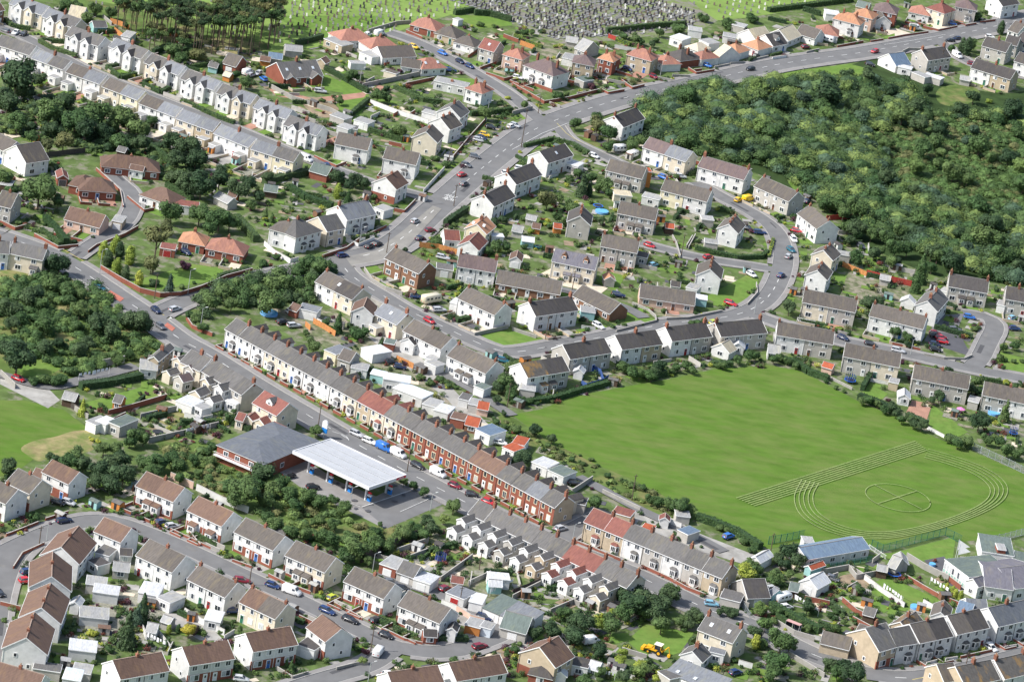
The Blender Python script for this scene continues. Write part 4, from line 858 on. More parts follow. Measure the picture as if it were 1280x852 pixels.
DATA = r'''
Z 0 0 1
# ---- upper white row
R row below the pines
g 11.9,4.4 52.5,18.7 7 5.6 w|c G|G tg c=1 gf=8 gb=12
g 53,20.6 92,35 7 5.6 w|c G|g tg c=1 gf=8 gb=12
g 82,43.7 123,57.7 7 5.6 w|w g|g tg c=1 gf=8 gb=12
g 136.2,58.1 176.2,73.7 7 5.6 w|w G|g tg c=1 gf=8 gb=12
g 180.6,78.1 223,93.7 7 5.6 c|w g|G tg c=1 gf=8 gb=12 po
g 225.6,98.1 267.5,112.5 7 5.6 w|w g|G tg c=1 gf=8 gb=12
g 270.6,116.2 313,130 7 5.6 w|c g|G tg c=1 gf=8 gb=12
g 317,134.4 357,148.5 7 5.6 w|w G|G tg c=1 gf=8 gb=12
g 354.4,155.6 396,169.4 7 5.6 w|w g|G tg c=1 gf=8 gb=12
R terrace under the white gabled row
g -6,55 37,69 7 5.4 w|w g|g ex n=2 gf=12
g 40,72.5 79,87 7 5.4 w G|g ex n=2 c=1 gf=12
g 82.5,90 125,105 7 5.4 w|w n|G ex n=2 c=1 gf=12
g 128,108 172,124.8 7 5.4 c|y n|G ex n=2 gf=12
g 174,129 219,146 7 5.4 w|w n|G ex n=2 gf=12
g 220.5,147.8 266,164 7 5.4 c|b G|G ex n=2 gf=12
g 267.5,166.5 311,184 7 5.4 w|w G|G ex n=2 c=1 gf=12
g 314,186 367,202.5 7 5.4 c|y G|g ex n=2 c=1 gf=12
T 0 0
R garden fronting the pine wood
g 340,78 412,92 8 2.7 w y
g 470,135 535,135 4 2.3 G g nw
f 605,180 650,190 7 2.8 w l gar
g 1112,315 1180,335 8 2.9 r n gar=w
g 1115,375 1148,385 3 2 B y nw
g 1042,330 1085,340 3 2.2 G g nw
R tree belt on the left edge
x 20,755 130,815 9 4.6 w n
g -60,715 30,760 8 4.6 w n
g -40,60 22,50 8 5 o b
g 585,752 625,762 3 2 D g nw
T 1 0
R close behind the cemetery wall
g 140,392 335,378 11 2.8 r g c=1 sk=3 gf=6
x 158,398 205,400 5 2.7 r g nw
x 282,392 332,388 5 2.7 r g nw
g 148,250 232,258 4 2.4 p l nw
x 300,305 345,318 4 2.4 b b nw
g 62,288 130,298 4 2.3 p u nw
g 20,300 70,308 3 2 B b nw
h 425,205 588,200 9 2.8 w t c=1
f 340,195 430,232 6 2.6 b l
h 575,245 722,240 9 2.8 w t c=1
f 517,262 580,290 5 2.6 w l
g 632,290 800,282 8 2.8 w n
h 830,345 952,338 8 2.8 w t sk=2
g 725,330 820,345 6 2.6 w n
f 475,318 550,322 3 2.2 w l nw
f 640,355 700,372 3 2.2 c n nw
R street climbing to the cemetery
h 772,122 900,155 9 2.8 r t c=1 gf=5
h 893,163 1000,193 9 2.8 b n c=1 gf=6
h 988,208 1090,236 8 2.8 w n c=1 gf=6
g 1113,237 1190,260 8 5 p r sk=1 gf=7
h 1235,272 1330,298 8 5 k t c=2 gf=7
f 985,95 1012,105 3 2.2 w l nw
f 890,405 1050,440 6 3 l l c=1
h 1045,440 1130,468 8 5 w t c=2
R bend of the main road
x 905,560 1020,590 9 5 w g c=1
x 862,612 968,648 8 5 w n c=2
x 782,688 905,715 9 5.2 c n c=1
g 395,718 558,752 8 5.2 w n c=1 ba gf=6 wl=r
g 636,790 800,825 8 5.2 w n c=1 ba gf=6 wl=r
f 405,632 460,650 5 2.5 l l nw
f 450,640 505,650 4 2.4 p g nw
f 490,600 560,622 5 2.4 w l gar
f 370,575 440,600 5 2.3 p l nw
f 830,560 905,580 4 2.5 w l nw
T 2 0
R long row facing the thicket
h 58,325 205,380 10 5.4 w R c=3 ba gf=7 wl=r
h 303,310 408,330 8 5.2 b R c=1 gf=8 wl=r
h 432,290 505,310 8 5.2 r o c=2 gf=8 wl=r
h 575,272 695,305 8 5.2 b t c=2 gf=8 wl=r
h 700,288 755,322 8 2.9 w t c=1 gf=7 wl=r
h 762,268 842,305 11 2.9 r d c=2 gf=8 wl=r
h 892,270 948,297 9 2.9 w t c=1 gf=8 wl=r
g 1005,268 1038,285 10 2.9 w y gf=7
h 1045,240 1125,268 9 3 w o c=1 gf=6
h 1150,220 1232,250 9 3 w o c=1 gf=6
h 868,232 930,255 8 2.8 w y
f 790,185 850,205 7 3 w w ff
f 885,150 950,160 5 2.8 w l nw
f 935,200 985,222 6 2.8 w l nw
f 1100,125 1160,140 5 2.6 p l nw
f 1055,180 1120,192 5 2.6 w l nw
f 250,290 325,306 7 2.6 w l nw
g 315,240 362,258 9 2.8 p l ff
g 270,205 325,215 4 2 p l nw
f 315,390 360,410 5 2.5 p e nw
R estate loop by the thicket
g 555,636 663,592 8 5.2 w d c=2
g 180,815 305,775 8 5.2 w d sk=1
g 655,735 868,808 8 5.2 w|c R|G c=1 gf=6 gb=7
f 245,810 330,835 5 2.6 w w
T 3 0
R top end of the long row
g 25,232 97,218 9 2.9 w d do=1 dc=w gf=6
g 100,205 165,178 9 2.8 w y
g -60,205 20,190 9 2.8 w y
g 140,165 235,195 8 2.8 w n
h 240,162 350,182 9 2.9 w t gf=6
h 328,92 458,125 8 5.4 w o c=2 ba gf=6 wl=r
h 425,70 520,95 8 5.4 k o c=1
x 535,105 615,115 9 3 w n gf=7
h 528,48 640,72 9 5.4 r R c=1 gf=6 wl=r
h 705,58 805,80 8 3 w t gf=7 wl=r
h 792,38 882,68 9 5.4 c r c=1 gf=7 wl=r
h 938,32 1040,52 8 5.4 p R c=1 ba gf=6 wl=r
g 1172,32 1255,18 8 5.4 w d c=1 gf=5
g 440,30 500,45 5 2.4 b e nw
f 290,70 360,80 6 2.8 w w nw
R corner beyond the thicket
x 553,290 640,330 8 2.8 w u
f 650,335 715,350 4 2.6 w w
g 800,302 915,285 8 5.2 p d c=2 gf=5
f 718,362 785,390 4 2.4 p l nw
f 778,375 862,400 4 2.4 p w nw
g 1070,228 1190,262 8 5.2 p d c=1 gf=6
g 1185,215 1245,230 7 5 p d
g 1015,338 1212,398 8 5.2 w|b d c=1 gf=5
g 1232,305 1330,335 8 5.2 w d c=1
g 1200,150 1250,168 9 5.2 l n c=1
g 1238,200 1300,225 8 5 w d
g 960,395 1010,405 3 2.3 p l nw
T 0 1
R left edge above the junction
g -20,170 55,188 9 5.2 p n c=1 gf=6 wl=r
g -62,405 44,416 7 5.2 w g c=1
g 46,412 213,448 7 5.2 c g c=2 po
f 0,70 55,80 5 2.3 D l nw
R red-roofed close
g 322,242 498,286 8 2.8 k b c=1 gf=8 wl=r
f 560,252 610,262 6 2.6 b l gar
h 398,97 580,110 9 2.9 r b gf=5 wl=r
h 345,70 450,92 9 2.9 r b
x 290,38 340,42 6 2.6 r r gar=D
h 510,-22 798,8 9 2.9 r b c=1 gf=5
g 648,-8 715,5 3 2.9 w b ff
h 700,120 850,170 9 2.9 w b gf=5
f 870,172 995,188 5 2.7 w r
h 895,352 1022,376 8 2.9 r o c=1 gf=7
h 1030,388 1215,425 9 2.9 r t c=1 gf=7
f 800,388 875,400 5 2.5 r r gar=r
g 1070,130 1140,165 4 2.3 p l nw
g 1138,125 1180,135 3 2.2 B b nw
R terrace beside the petrol station
T 1 1
x 340,0 345,2 1 1 w g skip
g 40,100 105,110 4 2.2 D e nw
g 268,0 355,25 6 2.6 r e nw
R corner of the two main roads
x 583,60 700,95 9 5.2 w b s c=1
f 590,185 640,205 5 2.7 w l
g 455,248 600,218 9 5.4 w G c=2 ba gf=5 wl=w
g 355,305 443,288 9 5.2 c g
h 200,335 328,300 10 5.4 w g c=1 ba
h 68,290 195,325 8 5.4 w n c=1
g 645,437 815,515 8 5.2 o n c=2 gf=6
f 903,490 985,502 5 2.6 p g gar
g 1006,477 1196,510 8 5.2 w R c=2
x 1045,290 1150,318 9 4.6 y o c=1 sk=2
f 1180,330 1240,335 3 2.5 w w
x 1010,375 1110,400 10 3.4 w r
g 945,345 1020,350 6 3 w r
g 1188,180 1296,128 8 5.2 w d c=2
g 298,555 482,645 8 5.2 w|c n|d c=2 sk=1 gb=6
x 478,705 585,725 8 5.2 w b
g 592,715 705,770 8 5.2 c|y G c=2 ex sk=1
f 212,690 305,712 5 2.7 w G nw
g 165,690 205,705 4 2.3 r b nw
g 1010,637 1195,722 8 5.2 w n c=2 gf=7
f 970,660 1005,670 5 2.7 w w nw
R crescent of pebbledashed houses
T 2 1
g 20,70 148,20 8 5.2 w d c=2
x 278,255 390,275 10 5.2 p d c=2
g 528,212 715,250 8 5.2 p|p n c=1 gf=6 gb=7 po
g 443,377 625,412 8 5.2 p|p n c=2 gf=8
f 625,430 675,440 5 2.7 p n
g 745,97 975,156 8 5.2 y|w n c=2 gf=7
g 930,-20 1160,47 8 5.2 w|w R c=2 gf=6
g 1212,78 1385,155 8 5.2 p|p n c=2 gf=5
g 470,-2 650,42 8 5.2 p|p n po
f 590,0 700,10 4 5.4 B k nw
f 512,122 600,132 5 2.6 c y ff
f 650,130 735,150 5 2.6 l l
x 1028,290 1128,315 10 5.2 w n c=3
x 922,522 1042,545 10 5.2 w n c=3
f 950,245 1010,252 4 2.5 p l nw
f 965,360 1030,370 4 2.5 p l nw
f 870,585 925,600 5 2.6 l l nw
g 768,285 810,290 3 2.2 D k nw
g 210,285 248,290 3 2 B k nw
g 70,240 118,250 3 2.1 p l nw
g 100,285 140,292 3 2 B b nw
g 0,300 50,310 4 2.2 p l nw
g 50,350 110,358 3 2.2 G w nw
R new pale houses with dormers
g 200,452 415,497 8 5.4 c V do=2 c=0 po n=2
x -10,445 45,455 6 2.6 w b gar
x 465,545 515,550 4 2.4 p o nw
R brick bungalow court
g 638,632 912,674 8 2.8 k n gf=6
g 303,625 490,716 8 2.8 o n gf=6
g -80,562 240,620 8 2.8 o n gf=6
g 118,727 330,697 8 5.2 w|w d c=2 gf=7
f 345,705 415,715 5 2.5 G l nw
g 795,575 840,582 3 2.2 p d nw
f 915,640 975,650 4 2.3 G w nw
R curved row backing on the field
T 2 2
g 78,182 286,148 8 5.2 w|p q|d po n=2 gb=4
g 290,90 497,56 8 5.2 p|p d c=1 gb=4
g 550,42 752,14 8 5.2 w|b d c=1 gb=4
g 800,0 1000,-24 8 5.2 w|p d c=2 gb=4
g 1045,-22 1275,-42 8 5.2 p|p d c=2 gb=4
f 40,240 115,252 5 2.5 p l nw
x 310,150 355,160 3 2.4 w w
x 1000,30 1085,60 5 2.6 w y ff
x 1100,25 1160,35 4 2.4 w w
T 3 1
g 42,820 325,868 8 5.2 w|p n c=2 gb=4
T 3 2
g 377,75 655,130 8 5.2 p|c n c=1 gb=4
g 722,185 1000,240 8 5.2 p|p n c=1 gb=4
g 1072,268 1330,322 8 5.2 p|w n c=1 gb=4
x 652,280 708,290 5 2.4 w w ff
g 0,55 60,65 5 2.5 w l nw
g 270,125 320,140 3 2.1 k k nw
f 605,205 650,215 4 2.4 b l nw
f 1000,300 1050,312 5 2.4 p l nw
R inner side of the right-hand loop
T 3 1
g -45,70 110,155 8 5.2 p|p n skip
g 148,215 246,292 8 5.2 w|w n c=2 gf=5
x 218,420 322,450 8 5.2 c n c=2
x 186,522 292,548 9 5.2 w n c=2
g 172,656 436,708 8 5.2 c|p n c=2 gf=6
g 507,725 775,792 8 5.2 w|w n c=3 gf=6
x 735,675 845,705 14 5.2 w g c=2
g 902,577 1097,612 8 5.2 p|p d c=2 gf=7 po
g 1187,640 1310,662 8 5.2 p|p d c=1 gf=7
f 1145,670 1185,680 5 2.6 w l nw
f 862,600 900,612 4 2.6 l l nw
f 350,420 410,430 4 2.5 p l nw
g 560,540 610,550 3 2.2 p l nw
x 665,650 730,665 3 2.3 w w
R far side of the main road
T 0 2
g 700,135 785,145 5 3 l l
x 745,88 790,100 12 5.2 b g c=1
g 903,103 1002,150 8 5.4 c|c g nw c=1 ne
g 1010,150 1210,268 8 5.4 p|p|w g|g|g c=2 n=4 ne
x 862,92 908,112 7 4.5 c g
x 918,132 966,152 8 4.6 p R
x 1005,195 1045,215 7 4.6 c g
x 1068,228 1112,250 7 5 w g
x 813,155 850,172 4 2.9 c g
x 870,182 915,205 4 3.3 p R
x 948,258 1000,278 5 2.8 c g
x 1028,290 1066,308 4 3 w g
f 880,300 960,330 6 2.6 w w nw
f 970,325 1010,345 4 2.6 w l
f 1125,300 1180,320 3 2.6 w w
R corner house with the dormer
T 1 2
g -15,308 105,372 8 5.4 c r do=1 dc=w
x -10,400 40,420 4 2.8 c r
g 58,442 120,470 5 2.8 w r
T 0 2
g 1178,390 1215,400 4 2.8 c r
x 1215,385 1262,400 4 2.8 c r
R lower left back gardens
g 312,285 375,300 4 2.3 D l nw
g 565,302 605,312 4 2.4 B g
f 430,400 480,422 6 2.6 w l nw
f 478,400 530,420 5 2.6 w w nw
f 540,405 600,430 8 3 p e nm=workshop/workshop
R estate below the long hedge
g 212,652 345,714 7 5.2 w b s
g 155,680 235,705 5 2.6 o b
g 32,705 150,762 8 5.2 c n s c=1
g -70,765 30,812 8 5.2 w n c=1
T 0 2
R outer side of the left crescent
g 680,722 868,802 8 5.2 w|w b c=1 s po gf=6 wl=r
T 0 3
g 937,-8 1110,72 8 5.2 w b c=1 s gf=6 wl=r po
g 1173,100 1367,192 8 5.2 w|w n c=1 s gf=6 wl=r
T 1 3
g 148,217 345,302 8 5.2 w|c n c=1 s gf=6 wl=r po
g 441,347 640,434 8 5.2 w|w n c=1 s gf=6 wl=r
g 711,467 920,557 8 5.2 w|w n c=1 s gf=6 wl=r po
x 955,590 1000,600 4 3.4 w d
g 840,620 905,625 3 2.5 r d
R inner side of the left crescent
T 0 3
x 203,217 392,262 14 5.2 w b c=1
x 148,377 352,398 14 5.2 w b c=1
x 98,527 300,560 14 5.2 w b c=2
x 13,682 232,715 14 5.2 w b c=2
g -60,835 180,905 8 5.2 w b c=1
g 472,97 605,152 7.5 5.2 w b
g 682,217 862,302 9 5.2 w|w n c=1 gb=5
g 938,337 1127,427 8 5.2 w|w n c=2
g 1198,450 1378,535 8 5.2 c|c b|n c=2
g 602,835 845,792 8 5.2 w b c=1
g 947,767 1172,732 8 5.2 l b c=1 s
T 1 3
g -15,698 207,662 8 5.2 w b c=1 s
g 255,577 350,650 8 5.2 w b s
f 208,665 292,695 6 2.7 w d gar=w
R foot of the picture
g 1002,845 1255,803 8 5.2 w b c=1
g 692,893 942,858 8 5.2 w b c=1
T 0 3
R sheds inside the left crescent
f 345,690 480,706 6 2.6 l w nw
f 465,402 590,420 5 2.6 l w nw
f 398,525 542,540 6 2.3 l l
f 430,362 530,375 5 2.5 p l nw
g 565,290 645,300 4 2.4 p l
f 692,405 790,425 7 2.6 w w nw
f 785,430 850,460 6 2.6 w l
f 1022,540 1100,555 6 2.5 l w
f 475,205 545,225 6 2.6 w g
f 440,245 490,275 4 2.6 w d
x 350,462 395,472 4 2.5 w w
f 312,835 400,850 6 2.5 l L nw
f 360,800 450,815 5 2.4 p l nw
f 165,785 300,805 4 2.4 p g nw
g 600,215 660,220 3 2.6 w d
g 805,545 850,560 3 2.2 p l nw
g 730,595 780,605 4 2.2 w l nw
T 1 3
R garage court off the cul-de-sac
f 618,262 700,290 7 2.6 r l gar=w
g 705,300 790,330 6 2.6 p g gar
f 787,338 870,365 6 2.6 w w gar
f 950,405 1040,440 6 2.6 l G gar=r
f 1065,450 1130,465 6 2.6 w w nw
m 1135,480 1215,515 8 2.8 w e gar=w
m 1218,515 1345,572 8 2.8 w G gar=w
f 1045,565 1120,585 5 2.3 B l nw
f 1120,575 1175,590 4 2.5 L l nw
g 975,350 1035,360 3 2.4 k r nw
f 1165,335 1270,345 4 2.6 w w nw
g 1165,370 1230,375 3 2.3 G w nw
T 2 3
g -60,575 70,610 8 2.9 p e gar
R two-tone terrace facing the tall trees
T 2 3
x 740,40 785,48 3 2.4 w r
f 822,22 890,30 4 2.3 p l nw
f 828,92 880,118 5 2.6 p u nw
f 645,85 700,100 4 2.6 k k nw
x 1190,235 1240,255 7 2.6 w w nw
f 500,5 590,30 5 2.8 b r nw
g 1178,432 1290,428 9 2.7 p d gar
f 1040,430 1140,455 6 2.4 p g nw
R garden with the yellow digger
g 931,588 1105,656 8 5.6 c g c=2 sk=2
x 842,716 948,752 6 2.8 w g c=1
f 985,700 1060,718 3 2.8 w G
m 768,802 1030,905 7 2.6 w G sk=3
x 38,705 215,778 9 5.2 b b c=1 s
h 85,808 200,835 5 2.6 r d
f 292,765 380,785 5 2.6 l d
g 380,780 430,795 4 2.4 w w
x 210,815 270,825 3 2.5 w w
f 730,800 790,840 4 2.6 p g nw
R lower right street front
T 3 3
g 262,655 405,690 6 2.9 b n nw
g 555,698 655,668 11 5.4 b g s c=1
g 640,672 745,655 8 5.4 w g ba gf=4 wl=r
g 757,655 925,620 9 5.4 w n|d ba gf=4 wl=r c=1
g 945,612 1105,577 9 5.6 l n|d c=1 ba gf=5
g 1150,572 1330,532 9 5.4 w|w H c=1 ba gf=4 wl=r
x 610,565 700,600 9 4.2 b q c=1
x 815,520 900,540 8 3.6 w n c=1
g 940,500 1010,520 6 3.4 l u
g 1000,495 1100,500 6 3.6 l G
g 430,615 500,640 6 3 w n nw
f 520,580 560,600 4 2.4 l l nw
g 985,870 1160,835 9 5.2 b q c=1
g 1182,835 1330,800 9 5.2 w q c=2
g 880,850 960,840 8 4.6 b n
R school by the playing field
f 885,240 1005,330 15 3.8 w e nw nm=school_building/white_and_green_school_building
f 1070,200 1230,225 12 3.6 w e nm=school_building/school_classroom_block
g 1085,372 1225,392 16 3.7 w V pt=.26 nm=school_hall/school_hall
x 990,345 1050,375 4 3.6 w V nm=school_porch/gabled_school_entrance_building
g 1235,385 1400,365 16 3.7 w V pt=.26 nm=school_hall/school_hall
f 1215,265 1300,285 10 3.2 w e nm=school_building/low_school_classroom
f 1150,190 1190,195 4 4.8 r l nw nm=plant_room/brick_plant_room
R gardens below the playing field
g 195,238 508,184 7.5 2.9 l U pt=.42 nm=hut/long_pale_blue-roofed_hut
x 185,275 215,290 6 2.2 G k nw
x 160,350 245,385 7 2.7 w w gar
g 105,390 150,400 4 2.2 D e nw
g 545,290 595,300 3 2.3 D l nw
g 598,270 640,285 6 2.6 p l nw
f 180,155 232,160 4 2.5 l l nw
g 475,510 530,525 4 2.3 D g nw
x 645,255 700,262 5 2.4 p l nw
g 0,405 20,420 4 2.3 G G nw
R back lane by the long terrace
T 1 2
f 527,35 585,70 7 2.7 w w gar
f 475,135 555,150 5 2.5 w l
f 637,190 770,210 5 3.6 w w ff
f 685,235 830,290 6 2.8 l L
f 832,315 900,335 6 2.5 l l nw
f 890,345 960,365 6 2.5 l w nw
f 972,385 1040,400 5 2.5 r b nw
g 1045,415 1110,430 5 2.4 o k
f 1097,440 1170,475 7 2.9 w u
f 1012,288 1060,300 5 2.4 l g nw
f 1062,315 1110,325 5 2.4 p l nw
f 1090,225 1140,245 4 2.7 w e nw
f 845,105 900,130 4 2.7 l l nw
f 1232,530 1290,555 5 2.5 w k
g 1107,335 1160,345 4 2.2 k k nw
f 845,85 890,100 4 2.4 l l nw
f 572,165 640,180 4 2.4 G L nw
f 342,45 400,70 7 3.4 y G
g 410,85 470,105 6 3.4 p n
x 725,0 790,20 4 3.4 w d
f 640,10 690,20 4 2.3 r e nw
g 580,190 600,240 5 3 p g nw skip
T 2 2
f 97,605 175,637 6 2.7 w w
f 180,645 258,680 6 2.7 l e
f 0,510 60,525 6 2.4 w k nw
f 310,810 365,822 5 3 p d nw
R white semis behind the back lane
T 1 1
g 737,800 925,893 8 5.2 w|w n c=1
T 1 2
g 957,72 1150,162 8 5.2 w|w n c=2 po
T 1 1
g 205,790 280,800 4 3 p g nw skip
'''
TERR = [ # (tile, P, Q, n, D, H, walls, roofs, opts, row)
 (1,2,(-152,-60),(1495,832),24,7.5,5.3,'w w w c c w w w w c b c c r r r r r r r r r r r','g g g g g g g g g n r r g g g g g g b b g g G g','te rx c=1 gf=3 wl=r','long terrace opposite the petrol station'),
 (1,3,(1062,8),(1856,380),10,8,5.4,'w w w p w b w w w c','g g g g g g r r g g','te rn c=1 n=1','grey terrace with stepped rear wings'),
 (2,3,(362,50),(1052,332),7,8,5.4,'b b w p w p b','r r g g g g g','te c=1 ba gf=3 wl=r','two-tone terrace facing the tall trees'),
]
